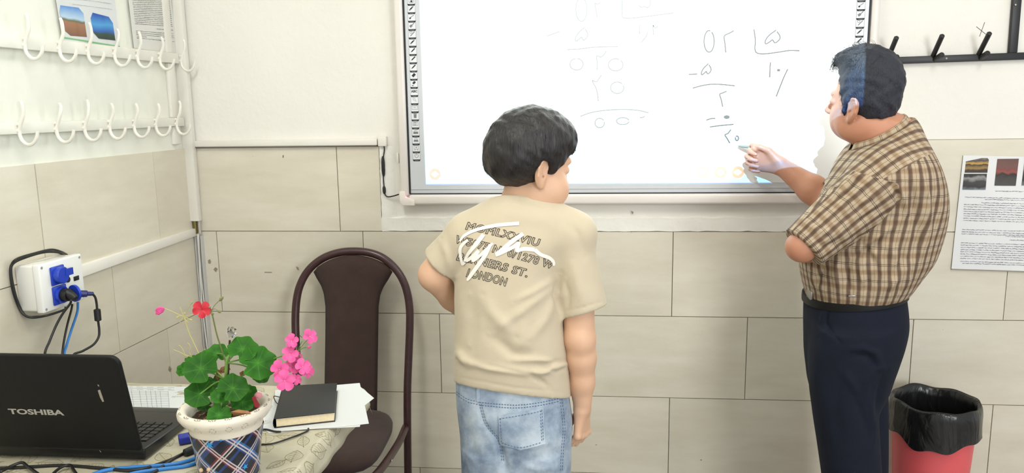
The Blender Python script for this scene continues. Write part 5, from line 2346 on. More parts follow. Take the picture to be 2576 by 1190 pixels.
# belt and trousers
navy = mat('navy_trouser_cloth', (15, 21, 35), .85, var=.12, scale=18, bump=.1, bscale=350, spec=.25)
F = Field([float(mp_(1990, 900)[0]), -.72, .03], [float(mp_(2300, 900)[0]), -.18, .99], .0046)
P_ROWS = [(705, 2030, 2266, -.45, .134), (742, 2029, 2269, -.45, .138), (775, 2028, 2272, -.45, .146), (810, 2028, 2272, -.45, .152), (850, 2029, 2263, -.45, .155), (890, 2030, 2250, -.45, .152), (930, 2034, 2236, -.45, .146), (975, 2040, 2224, -.45, .125), (1020, 2056, 2206, -.45, .085), (1050, 2080, 2190, -.45, .04)]
tr = rows(P_ROWS, YM, 2.3)
F.loft(tr, .02)
for (yc, xs) in ((-.53, [(830, 2060, 2236), (890, 2044, 2224), (960, 2038, 2212), (1040, 2046, 2206), (1120, 2058, 2210), (1190, 2068, 2214), (1400, 2092, 2228), (1600, 2104, 2226), (1750, 2106, 2222)]), (-.36, [(830, 2056, 2246), (890, 2042, 2238), (955, 2036, 2232), (1040, 2052, 2231), (1120, 2064, 2231), (1190, 2074, 2230), (1400, 2098, 2230), (1560, 2106, 2226), (1650, 2108, 2222)])):
    sec = []
    for (py, a, c) in xs:
        p, q = PY(a, py, yc), PY(c, py, yc)
        z = PY((a + c) / 2, py, yc).z
        if sec and z < .03:
            continue
        sec.append((z, (p.x + q.x) / 2, yc, (q.x - p.x) / 2, .082, 2.2))
    sec.append((.02,) + sec[-1][1:]) if sec[-1][0] > .05 else None
    F.loft(sec, .03)
F.half((0, 0, .045), (0, 0, -1))
F.half(mp_(2150, 737), (-.12, 0.0, 1))
V, Q = F.mesh()
V = relax(V, Q, 2, .4)
V = sculpt(V, Q, [
    ([(2092, 765), (2080, 790), (2078, 815), (2100, 845), (2118, 870)], 5, -.005), ([(2080, 770), (2070, 800), (2072, 830)], 8, .004), ([(2130, 880), (2170, 875), (2205, 890), (2215, 920)], 9, .006), ([(2145, 895), (2185, 895), (2205, 930)], 8, -.006),
    ([(2235, 925), (2200, 930), (2180, 960), (2175, 1010)], 9, .005), ([(2225, 940), (2212, 990), (2205, 1050)], 8, -.008), ([(2115, 925), (2140, 960), (2165, 1000)], 10, .004), ([(2060, 850), (2055, 950), (2075, 1080)], 14, .004),
    ([(2110, 930), (2100, 1020), (2120, 1150)], 16, -.004), ([(2150, 1000), (2175, 1060), (2190, 1110)], 10, -.004), ([(2190, 1000), (2200, 1080), (2190, 1160)], 8, .004)])
trousers = np_mesh('trousers', V, Q, navy, man)
b = MB()
n = 56
zb_, zt_ = PY(2150, 748, YM).z, PY(2150, 730, YM).z
s0 = [smooth_interp(np.array([(zb_ + zt_) / 2]), np.array(sorted(r[0] for r in tr)), np.array([r[j] for r in sorted(tr)]))[0] for j in (1, 2, 3, 4)]


def srect(a, rx, ry, e=2.2):
    c, s = math.cos(a), math.sin(a)
    k = (abs(c) ** e + abs(s) ** e) ** (-1 / e)
    return c * k * rx, s * k * ry


vs, fs = [], []
for i in range(n):
    for (gr, z) in ((.001, zb_), (.006, zb_), (.0065, (zb_ + zt_) / 2), (.006, zt_), (.001, zt_)):
        dx, dy = srect(2 * math.pi * i / n, s0[2] + gr, s0[3] + gr)
        vs.append((s0[0] + dx, s0[1] + dy, z + .12 * dx))
for i in range(n):
    for j in range(4):
        a, c = i * 5 + j, ((i + 1) % n) * 5 + j
        fs.append((a, c, c + 1, a + 1))
b.add(vs, fs)
belt = b.build('belt', mat('black_leather', (11, 11, 12), .5, spec=.3), man)
b = MB()
p = PY(2146, 744, YM - s0[3] - .004)
b.box((p.x, p.y - .003, p.z), (.026, .004, .004))
b.build('belt_clip', mat('dull_steel', (150, 146, 140), .35, metal=.8), belt, bevel=.001)
b = MB()
p = PY(2026, 730, YM)
b.box((p.x + .004, p.y - .03, p.z - .004), (.008, .040, .026))
b.build('belt_buckle', MATS['dull_steel'], belt, bevel=.003)
for i in (0, 1):
    shoe(man, lx[i] + .02, ly[i], (-.94, .34, 0), .27, mat('black_shoe_leather', (26, 25, 26), .35))

# hair: short at back and sides, a wispy quiff in front
F = Field(Hm(0, 0, .03) - .20, Hm(0, 0, .03) + .20, .004)
E = lambda c, r, k=.02, op='add': F.ell(Hm(*c), A3(r) * Hm.s, Hm.R, k * Hm.s, op)
E((-.006, 0, .074), (.101, .081, .116))
E((-.032, 0, .030), (.072, .077, .080), .012)
E((-.050, 0, -.010), (.044, .060, .052), .012)
E((.026, 0, .142), (.072, .066, .052))
E((.062, 0, .140), (.040, .052, .034))
E((.090, 0, .130), (.020, .038, .015), .012)
for q in (-1, 1):
    E((.018, q * .070, .012), (.013, .013, .038), .012)
E((.114, 0, -.012), (.070, .15, .122), .006, 'cut')
for q in (-1, 1):
    E((.002, q * .088, -.016), (.022, .026, .036), .006, 'cut')
F.half(Hm(-.02, 0, -.034), -Hm.u - Hm.f * .30)
sl, (X, Y, Z) = F.sub(F.lo, F.lo + F.h * np.array(F.D.shape))
F.D = (F.D + .0022 * np.sin(X * 120 + 1.4 * np.sin(Z * 90)) * np.sin(Z * 110 + Y * 85) + .0012 * np.sin(X * 300) * np.sin(Y * 290 + Z * 260)).astype(f32)
V, Q = F.mesh()
V = relax(V, Q, 1, .4)
hair = np_mesh('hair', V, Q, hair_man, man)
b = MB()
crown = Hm(-.06, 0, .13)
strands(b, V, Q, 2600, Hm, rr, .016, .0012, .0005, crown, keep=lambda p, n: (p - Hm.o) @ Hm.u > .005, wild=.4)
strands(b, V, Q, 1800, Hm, rr, .030, .010, .0005, crown, keep=lambda p, n: (p - Hm.o) @ Hm.f > .0 and (p - Hm.o) @ Hm.u > .10, wild=.5)
strands(b, V, Q, 9000, Hm, rr, .040, .006, .0005, crown, keep=lambda p, n: (p - Hm.o) @ Hm.f > .080 and (p - Hm.o) @ Hm.u > .105, wild=.35)
o = b.build('hair_strands', mat('black_strands', (30, 33, 44), .5), hair, angle=180)
o['kind'] = 'stuff'

# ================================================================ the teacher's table in the foreground
ZT = .75
LID_ANG = 12.0
TX0, TX1, TY0, TY1 = -1.40, -.595, -1.42, -.745
wood = mat('brown_table_wood', (120, 84, 58), .5, var=.2, scale=8)
root = empty('teacher_table', ((TX0 + TX1) / 2, (TY0 + TY1) / 2, 0))
b = MB()
b.box(((TX0 + TX1) / 2, (TY0 + TY1) / 2, ZT - .016), (TX1 - TX0, TY1 - TY0, .026))
b.build('table_top', wood, root, bevel=.004)
for x in (TX0 + .05, TX1 - .16):
    for y in (TY0 + .05, TY1 - .05):
        b = MB()
        b.box((x, y, (ZT - .03) / 2), (.045, .045, ZT - .03))
        b.build('leg', wood, root, bevel=.003)
for y in (TY0 + .05, TY1 - .05):
    b = MB()
    b.box(((TX0 + TX1) / 2 - .055, y, ZT - .07), (TX1 - TX0 - .255, .02, .08))
    b.build('apron', wood, root)
tag(root, 'wooden teacher table under the leaf-patterned cloth', 'table')


def cloth_mat():
    m, nt, bs = new_mat('leaf_print_cloth')
    tc = nt.nodes.new('ShaderNodeTexCoord')
    n = nt.nodes.new('ShaderNodeTexNoise')
    n.inputs['Scale'].default_value = 14
    n.inputs['Detail'].default_value = 5
    nt.links.new(tc.outputs['Object'], n.inputs['Vector'])
    r = nt.nodes.new('ShaderNodeValToRGB')
    nt.links.new(n.outputs['Fac'], r.inputs[0])
    e = r.color_ramp.elements
    e[0].position, e[0].color = .3, srgb(176, 170, 146)
    e[1].position, e[1].color = .7, srgb(192, 187, 166)
    nt.links.new(r.outputs[0], bs.inputs['Base Color'])
    bs.inputs['Roughness'].default_value = .5
    bs.inputs['Specular IOR Level'].default_value = .3
    return m


def cloth_z(x, y):
    w = .0009 * math.sin(x * 31 + y * 12) + .0007 * math.sin(y * 43 - x * 17)
    return ZT + .0005 + max(w, 0)


def cloth_pt(x, y):
    """table cloth surface: flat on the top, falling over the edges"""
    ox, oy = max(x - TX1, 0), max(y - TY1, 0)
    d = max(ox, oy) if min(ox, oy) == 0 else math.hypot(ox, oy)
    z = cloth_z(min(x, TX1), min(y, TY1))
    if d > 0:
        a = min(d / .012, 1)
        drop = max(0, d - .006)
        ripple = .002 * math.sin(y * 60 + x * 40) * min(drop / .05, 1)
        return Vector((min(x, TX1) + (.010 * a + .16 * drop + ripple) * (ox > 0), min(y, TY1) + (.010 * a + .1 * drop + ripple) * (oy > 0), z - .008 * a - .92 * drop))
    return Vector((x, y, z))


b = MB()
xs = list(np.linspace(TX0 + .005, TX1 - .01, 60)) + [TX1 + k for k in (-.004, 0, .004, .008, .012, .02, .03, .042, .055)]
ys = list(np.linspace(TY0 + .005, TY1 - .01, 50)) + [TY1 + k for k in (-.004, 0, .004, .008, .012, .02, .03, .042, .06)]
P = [cloth_pt(x, y) for y in ys for x in xs]
nx_ = len(xs)
fs = [(j * nx_ + i, j * nx_ + i + 1, (j + 1) * nx_ + i + 1, (j + 1) * nx_ + i) for j in range(len(ys) - 1) for i in range(nx_ - 1)]
b.add(P, fs)
cloth = b.build('tablecloth', cloth_mat(), None, angle=180)
sd = cloth.modifiers.new('t', 'SOLIDIFY')
sd.thickness = .0012
sd.offset = 1
tag(cloth, 'cream tablecloth printed with olive leaf outlines on the teacher table', 'tablecloth')
# the printed leaves, as thin line work on the cloth
b = MB()
rl = random.Random(12)


def on_top(x, y):
    q = cloth_pt(x, y)
    return q + Vector((0, 0, .0016)) if x < TX1 else q + Vector((.0016, 0, .0006))


def print_line(b, pts, w):
    P = spline([(x, y, 0) for x, y in pts], 4)
    k = len(P)
    L, R = [], []
    for i in range(k):
        t = (P[min(i + 1, k - 1)] - P[max(i - 1, 0)]).normalized()
        n = Vector((-t.y, t.x)) * w / 2
        L.append(on_top(P[i].x + n.x, P[i].y + n.y))
        R.append(on_top(P[i].x - n.x, P[i].y - n.y))
    b.add(L + R, [(i, i + 1, k + i + 1, k + i) for i in range(k - 1)])


spots = []
for t in range(2500):
    x, y = rl.uniform(TX0 + .05, TX1 + .025), rl.uniform(TY0 + .05, TY1 - .03)
    if all((x - p[0]) ** 2 + (y - p[1]) ** 2 > .046 ** 2 for p in spots):
        spots.append((x, y))
for (x, y) in spots:
    a = rl.uniform(0, 6.28)
    L, Wd = rl.uniform(.042, .058), rl.uniform(.012, .019)
    c, s = math.cos(a), math.sin(a)
    T = lambda u, v: (x + c * u - s * v, y + s * u + c * v)
    w = .0011
    print_line(b, [T(-L * .62, 0), T(-L * .5, 0), T(-L * .25, Wd * .8), T(.05 * L, Wd), T(.35 * L, Wd * .5), T(.55 * L, 0)], w)
    print_line(b, [T(-L * .5, 0), T(-L * .25, -Wd * .8), T(.05 * L, -Wd), T(.35 * L, -Wd * .5), T(.55 * L, 0)], w)
    print_line(b, [T(-L * .6, 0), T(0, .001), T(L * .5, 0)], w * .8)
    for k in range(5):
        u = -.36 * L + k * .17 * L
        for sg in (-1, 1):
            hw = Wd * (1 - abs(u + .1 * L) / L) * .8
            print_line(b, [T(u, 0), T(u + .09 * L, sg * hw * .6), T(u + .14 * L, sg * hw)], w * .6)
o = b.build('leaf_print', mat('olive_print', (140, 132, 98), .7), cloth, smooth=False)
o['kind'] = 'stuff'

# ---------------------------------------------------------------- papers, form and book


def paper(name, px, z, label, m=paper_m, lines=None, t=.0006, overh=None):
    P = [PZ(x, y, z) for x, y in px]
    b = MB()
    b.slab([p for p in P][::-1], (0, 0, 1), t)
    o = b.build(name, m, None, smooth=False)
    tag(o, label, 'paper')
    return o, P


sh1, _ = paper('paper_sheet', [(640, 1060), (700, 990), (860, 978), (884, 1068), (676, 1090)], .7524, 'white sheet lowest in the pile under the black book, sticking out left')
sh2, _ = paper('paper_sheet', [(700, 985), (900, 968), (941, 1002), (918, 1020), (905, 1074), (700, 1084)], .7534, 'white sheet with a pointed corner poking out right of the book')
sh3, _ = paper('paper_sheet', [(692, 982), (905, 964), (928, 1066), (850, 1075), (688, 1086)], .7544, 'white sheet directly under the black book')
# form with a ruled table behind the laptop
P = [PZ(x, y, .7526) for x, y in ((296, 970), (500, 974), (500, 1045), (310, 1045))]
Qf = quad_sheet(P)
root = empty('form_sheet', P[0])
b = MB()
sheet(b, Qf, .0006, 4, 0)
b.build('paper', paper_m, root, smooth=False)
b = MB()
L_ = lambda u0, v0, u1, v1, w=.0006: b.rod(Qf(u0, v0, .0008), Qf(u1, v1, .0008), w / 2, 4)
for v in (.10, .20, .26, .32, .38, .44, .50, .56, .62, .68, .74, .80, .86):
    L_(.04, v, .66 if v < .2 else .62, v, .0005)
for u in (.04, .16, .26, .34, .40, .46, .52, .62):
    L_(u, .18, u, .88, .0007)
for v in (.05, .14):
    for k in range(5):
        L_(.1 + k * .13, v, .18 + k * .13, v, .0008)
b.build('ruled_table', mat('grey_rule', (128, 130, 134), .8), root, smooth=False)['kind'] = 'stuff'
tag(root, 'white ruled form on the table between the laptop and the flower pot', 'paper')

zb0, zb1 = .7552, .7790
root = empty('black_book', PZ(770, 1030, zb0))
top = [PZ(x, y, zb1) for x, y in ((713, 971), (848, 963), (842, 1037), (691, 1053))]
bot = [PZ(x, y, zb1) - Vector((0, 0, zb1 - zb0)) for x, y in ((713, 971), (848, 963), (842, 1037), (691, 1053))]
leather = mat('black_book_cover', (32, 34, 35), .5, bump=.15, bscale=240)
ce = sum((v for v in top), Vector()) / 4
b = MB()
q = [ce + (v - ce) * .965 for v in top]
lo = [Vector((v.x, v.y, zb0 + .002)) for v in q]
hi = [Vector((v.x, v.y, zb1 - .002)) for v in q]
b.hexa(lo[::-1] + hi[::-1])
# page lines: thin sheets seen on the edges
b.build('page_block', mat('cream_pages', (232, 214, 176), .8, var=.08, scale=200), root, smooth=False)
for z0, z1 in ((zb1 - .0022, zb1), (zb0, zb0 + .0022)):
    b = MB()
    b.hexa([Vector((v.x, v.y, z0)) for v in top[::-1]] + [Vector((v.x, v.y, z1)) for v in top[::-1]])
    b.build('cover', leather, root, bevel=.0008)
b = MB()
sp0, sp1 = top[0], top[3]
d_ = (sp1 - sp0)
out = Vector((-d_.y, d_.x, 0)).normalized()
out = out if out.dot(sp0 - ce) > 0 else -out
vs = []
for p in (sp0, sp1):
    for k in range(7):
        a = math.pi * k / 6
        vs.append(Vector((p.x, p.y, (zb0 + zb1) / 2)) + out * .005 * math.sin(a) + Vector((0, 0, (zb1 - zb0) / 2 * math.cos(a))))
b.add(vs, [(k, k + 1, k + 8, k + 7) for k in range(6)])
b.build('spine', leather, root)
b = MB()
b.tube(spline([PZ(700, 1018, .775), PZ(692, 1008, .770), PZ(689, 997, .766), PZ(699, 998, .770), PZ(706, 1001, .776)], 5), .0012, 6)
b.build('elastic_band', black_rubber, root)
tag(root, 'thick black hardback notebook lying on white papers', 'book')

# ---------------------------------------------------------------- laptop
LX0, LX1, LYH, LYF = -1.310, -.926, -1.200, -.955
lap = empty('laptop', ((LX0 + LX1) / 2, (LYH + LYF) / 2, ZT))
lap_m = mat('matt_black_laptop_lid', (9, 10, 10), .55, spec=.3, var=.25, scale=5, bump=.05, bscale=300)
base_m = mat('black_laptop_body', (16, 17, 18), .35)
key_mm = mat('black_keycap', (19, 20, 21), .4)
b = MB()
bz0, bz1 = ZT + .006, ZT + .030
b.hexa([(LX0, LYH, bz0), (LX1, LYH, bz0), (LX1 - .004, LYF, bz0), (LX0 + .004, LYF, bz0), (LX0, LYH, bz1 + .002), (LX1, LYH, bz1 + .002), (LX1, LYF, bz1 - .008), (LX0, LYF, bz1 - .008)])
b.build('base', base_m, lap, bevel=.004, seg=3)
for fx in (LX0 + .05, LX1 - .05):
    for fy in (LYH + .04, LYF - .04):
        b = MB()
        b.rod((fx, fy, ZT + .002), (fx, fy, bz0 + .001), .008, 12)
        b.build('rubber_foot', black_rubber, lap)
dk = lambda y: bz1 + .002 - .010 * (y - LYH) / (LYF - LYH)     # deck height
b = MB()
ky0, ky1 = LYH + .035, LYH + .145
for j in range(6):
    y0 = ky0 + (ky1 - ky0) * j / 6
    xoff = [0, .004, .008, .002, .006, 0][j]
    n = 18 if j else 19
    kw = (LX1 - LX0 - .030) / n
    for i in range(n):
        x = LX0 + .015 + kw * i
        yc = y0 + (ky1 - ky0) / 12
        z = dk(yc)
        w, h = kw - .0022, (ky1 - ky0) / 6 - .0025
        kb = MB()
        a = [(x, yc - h / 2, z - .001), (x + w, yc - h / 2, z - .001), (x + w, yc + h / 2, z - .001), (x, yc + h / 2, z - .001)]
        t_ = [(x + .001, yc - h / 2 + .001, z + .0030), (x + w - .001, yc - h / 2 + .001, z + .0030), (x + w - .001, yc + h / 2 - .001, z + .0030), (x + .001, yc + h / 2 - .001, z + .0030)]
        kb.hexa(a + t_)
        kb.build('key', key_mm, lap, smooth=False)
b = MB()
zc = dk(LYF - .05) + .0004
b.box(((LX0 + LX1) / 2 - .02, LYF - .05, zc), (.085, .05, .001))
b.build('touchpad', mat('dark_touchpad', (38, 39, 41), .3), lap)
b = MB()
b.box(((LX0 + LX1) / 2, LYF - .02, dk(LYF - .02)), (LX1 - LX0 - .01, .03, .0012))
b.build('palm_rest_edge', mat('glossy_black', (40, 42, 43), .2), lap, bevel=.0005)
# lid, leaning towards the viewer
LA, LL, LT_ = math.radians(LID_ANG), .226, .011
hz = bz1 + .004
du, dn = Vector((0, -math.sin(LA), math.cos(LA))), Vector((0, -math.cos(LA), -math.sin(LA)))   # up the lid; out of its back
H0 = Vector((0, LYH - .004, hz))


def lid_pt(x, v, n=0.0):
    return Vector((x, H0.y, H0.z)) + du * v + dn * n


def rrect(x0, x1, v0, v1, r, k=6, rb=None):
    pts = []
    rb = r if rb is None else rb
    for (cx, cy, a0, rr_) in ((x1 - r, v1 - r, 0, r), (x0 + r, v1 - r, 90, r), (x0 + rb, v0 + rb, 180, rb), (x1 - rb, v0 + rb, 270, rb)):
        for i in range(k + 1):
            a = math.radians(a0 + 90 * i / k)
            pts.append((cx + rr_ * math.cos(a), cy + rr_ * math.sin(a)))
    return pts


b = MB()
b.slab([lid_pt(x, v) for x, v in rrect(LX0 - .002, LX1 + .002, 0, LL, .020, 8, .006)], dn, LT_)
b.build('lid', lap_m, lap, bevel=.0045, seg=3)
b = MB()
b.slab([lid_pt(x, v, -.0012) for x, v in rrect(LX0 + .018, LX1 - .018, .022, LL - .016, .003)], dn, .0014)
scr = b.build('screen', mat('dark_screen', (14, 15, 18), .15), lap)
b = MB()
b.tube([(LX0 + .04, LYH - .002, hz), (LX1 - .04, LYH - .002, hz)], .007, 12)
b.build('hinge', base_m, lap)
vs, fs = text_mesh('TOSHIBA', 1.0, bold=.035, spacing=1.0)
tw = max(v.x for v in vs) - min(v.x for v in vs)
th = max(v.y for v in vs) - min(v.y for v in vs)
tm = min(v.x for v in vs)


def lid_px(px, py):
    """the spot on the lid's back that shows at a pixel"""
    d = Vector(ray(px, py))
    p0 = lid_pt(0, 0, LT_)
    t = (p0 - Vector(CAM)).dot(dn) / d.dot(dn)
    q = Vector(CAM) + d * t
    return q.x, (q - Vector((q.x, H0.y, H0.z))).dot(du)


xa_, va_ = lid_px(22, 1036)
xb_, vb_ = lid_px(161, 1038)
hgt = .0135
b = MB()
b.add([lid_pt(xa_ + (v.x - tm) / tw * (xb_ - xa_), (va_ + vb_) / 2 + v.y / th * hgt, LT_ + .0005) for v in vs], fs)
lg = b.build('logo_lettering', mat('silver_lettering', (176, 172, 166), .35, metal=.3), lap, smooth=False)
b = MB()
for pts in ([(246, 982), (252, 980), (259, 1000), (262, 1010), (258, 1011), (252, 1000)], [(245, 967), (249, 968), (250, 973), (247, 971)], [(250, 1133), (251, 1132), (255, 1137), (254, 1138)]):
    b.add([lid_pt(*lid_px(*p), LT_ + .0004) for p in pts], [tuple(range(len(pts)))])
b.build('scuff_mark', mat('worn_plastic', (158, 148, 134), .7), lap, smooth=False)['kind'] = 'stuff'
tag(lap, 'open black laptop with its lid back towards the viewer, on the table', 'laptop')

# ---------------------------------------------------------------- cables
cable_m = mat('black_cable', (24, 24, 25), .45)
blue_c = mat('blue_network_cable', (42, 118, 190), .45)
cq = lambda x, y: (x * .3362, 540 + y * .3362)


def cable(name, pts, r, m, label, n=6):
    b = MB()
    b.tube(spline(pts, n), r, 8)
    o = b.build(name, m, None, angle=180)
    tag(o, label, 'cable')
    return o


W_P = lambda x, y, off: PL(*cq(x, y), off)
cable('looped_cable', [W_P(500, 300, .020), W_P(455, 277, .050), W_P(380, 262, .050), W_P(250, 292, .040), W_P(130, 330, .030), W_P(88, 372, .020), W_P(78, 430, .018), W_P(95, 560, .018), W_P(140, 690, .02), W_P(185, 752, .035), W_P(250, 770, .050), W_P(360, 752, .080), W_P(480, 712, .088),
                       W_P(492, 690, .090)], .0030, cable_m, 'black cable wound round the white socket box, outer turn')
cable('looped_cable', [W_P(470, 300, .012), W_P(430, 282, .030), W_P(330, 282, .040), W_P(200, 318, .030), W_P(100, 366, .018), W_P(84, 440, .013), W_P(112, 590, .013), W_P(152, 700, .014), W_P(200, 762, .020), W_P(280, 764, .030), W_P(330, 760, .04)], .0030, cable_m,
      'black cable wound round the white socket box, inner turn against the wall')
bk = lambda x, y: Vector((x, y, ZT + .0045))
cable('power_cable', [W_P(532, 640, .140), W_P(524, 668, .135), W_P(470, 740, .120), W_P(420, 830, .11), W_P(370, 950, .11), W_P(335, 1050, .115), Vector((-1.352, -.905, .83)), Vector((-1.352, -.900, .775)), bk(-1.345, -.880), bk(-1.33, -.84)], .0030, cable_m,
      'black lead hanging from the lower blue socket, first of the hanging leads')
cable('hanging_cable', [W_P(541, 672, .05), W_P(532, 720, .055), W_P(505, 820, .07), W_P(480, 940, .085), W_P(466, 1050, .1), Vector((-1.335, -.875, .83)), Vector((-1.334, -.872, .775)), bk(-1.325, -.855), bk(-1.30, -.82)], .0030, cable_m,
      'black lead hanging from under the socket box beside the blue cable')
cable('network_cable', [W_P(583, 655, .05), W_P(578, 730, .055), W_P(535, 860, .07), W_P(498, 980, .085), W_P(482, 1055, .1), Vector((-1.320, -.865, .83)), Vector((-1.318, -.860, .775)), bk(-1.308, -.845), bk(-1.27, -.80)], .0034, blue_c,
      'bright blue network cable hanging from the socket box down behind the laptop')
# data lead with its plug and ferrite
root = empty('data_cable', W_P(725, 750, .1))
b = MB()
P = [W_P(690, 590, .112), W_P(712, 618, .115), W_P(722, 660, .116), W_P(727, 710, .117), W_P(735, 800, .118), W_P(742, 860, .119), W_P(738, 915, .12), W_P(700, 972, .12), W_P(620, 1020, .12), W_P(550, 1055, .12), Vector((-1.292, -.855, .83)), Vector((-1.286, -.850, .775)), bk(-1.275, -.838), bk(-1.24, -.79)]
b.tube(spline(P, 6), .0032, 8)
b.build('lead', cable_m, root, angle=180)
b = MB()
a, c = W_P(726, 706, .117), W_P(734, 796, .118)
b.tube([a, a.lerp(c, .06), a.lerp(c, .94), c], [.0062, .0088, .0088, .0062], 14)
b.build('ferrite_core', black_rubber, root)
b = MB()
a, c = W_P(566, 592, .081), W_P(702, 592, .113)
d_ = (c - a).normalized()
b.tube([a, a + d_ * .006, a.lerp(c, .3), a.lerp(c, .62), a.lerp(c, .66), a.lerp(c, .97), c], [.0070, .0085, .0095, .0090, .0062, .0052, .003], 12)
b.build('plug', mat('navy_plug', (34, 40, 104), .4), root)
tag(root, 'black data lead with a navy plug and a ferrite core, hanging from the socket box', 'cable')

T_ = lambda x, y, z=ZT + .0055: PZ(x, y, z)
cable('network_cable', [T_(190, 1215), T_(255, 1186), T_(330, 1176), T_(420, 1170), T_(470, 1160), T_(500, 1148), Vector(T_(540, 1128))], .0042, blue_c, 'bright blue network cable lying on the cloth in front of the laptop')
cable('network_cable', [T_(260, 1222), T_(330, 1192), T_(410, 1180), T_(470, 1172), T_(505, 1160)], .0040, blue_c, 'second blue network cable beside the first, nearer the viewer')
cable('table_cable', [T_(-20, 1178), T_(20, 1177), T_(80, 1174), T_(160, 1171), T_(260, 1178), T_(340, 1183), T_(420, 1160), T_(455, 1144)], .0034, cable_m, 'black cable along the foot of the laptop lid')
cable('table_cable', [T_(0, 1188, ZT + .010), T_(30, 1172, ZT + .012), T_(55, 1164, ZT + .014), T_(70, 1174, ZT + .012), T_(95, 1192, ZT + .010), T_(120, 1210)], .0032, cable_m, 'black cable in a small loop at the lower left of the table')
cable('table_cable', [T_(120, 1205), T_(150, 1178, ZT + .012), T_(175, 1170, ZT + .013), T_(185, 1182, ZT + .012), T_(205, 1212)], .0030, cable_m, 'black cable crossing in front of the laptop lid')
cable('thin_cable', [T_(640, 1118), T_(664, 1118), T_(690, 1115), T_(730, 1102), T_(770, 1086), T_(776, 1078)], .0020, cable_m, 'thin black cable curving from the pot under the white papers')
cable('thin_cable', [T_(655, 1082), T_(668, 1080), T_(690, 1085), T_(706, 1086)], .0022, cable_m, 'short black cable end between the pot and the papers')
# power jack and blue video plug beside the laptop
root = empty('charger_lead', T_(470, 1135))
b = MB()
P = [T_(360, 1205), T_(400, 1180), T_(430, 1158), T_(455, 1144), T_(466, 1138)]
b.tube(spline(P, 5), .0034, 8)
b.build('lead', cable_m, root, angle=180)
b = MB()
a, c = T_(462, 1141, ZT + .010), T_(505, 1122, ZT + .012)
b.tube([a, a.lerp(c, .08), a.lerp(c, .6), a.lerp(c, .9), c], [.004, .0085, .0088, .0075, .003], 12)
b.build('jack_plug', black_rubber, root)
tag(root, 'black charger lead ending in a thick jack between laptop and flower pot', 'cable')
b = MB()
a, c = T_(449, 1106, ZT + .012), T_(492, 1098, ZT + .012)
d_ = (c - a).normalized()
Rz = Matrix((d_, Vector((0, 0, 1)).cross(d_), Vector((0, 0, 1)))).transposed()
b.box((a + c) / 2, ((c - a).length, .030, .016), Rz)
pl = b.build('video_plug', mat('royal_blue_plug', (28, 44, 150), .4), None, bevel=.003)
tag(pl, 'royal blue video plug beside the laptop, half hidden by the flower pot', 'plug')
# ================================================================ geranium in its plaid pot
PC = Vector((float(PY(567, 1040, -1.24).x), -1.24, ZT + .0035))
pot = empty('potted_geranium', PC)
tag(pot, 'potted geranium with pink and red flowers in a plaid pot on the table', 'plant')
cream = mat('cream_ceramic', (226, 218, 202), .4, var=.05, scale=20, bump=.1, bscale=40)
RS_, ZS = .925, 1.115
ZR = .128 * ZS                                      # rim height above the table
b = MB()
b.lathe([(r * RS_, z * ZS) for r, z in [(0, 0), (.056, 0), (.060, .003), (.0755, .090), (.0775, .100), (.079, .104), (.0905, .112), (.0965, .120), (.0972, .126), (.0945, .131), (.089, .1325), (.082, .131), (.0775, .126), (.0755, .118), (.072, .105), (.068, .098), (0, .098)]], PC, 64, cap=False)
b.build('pot', cream, pot)


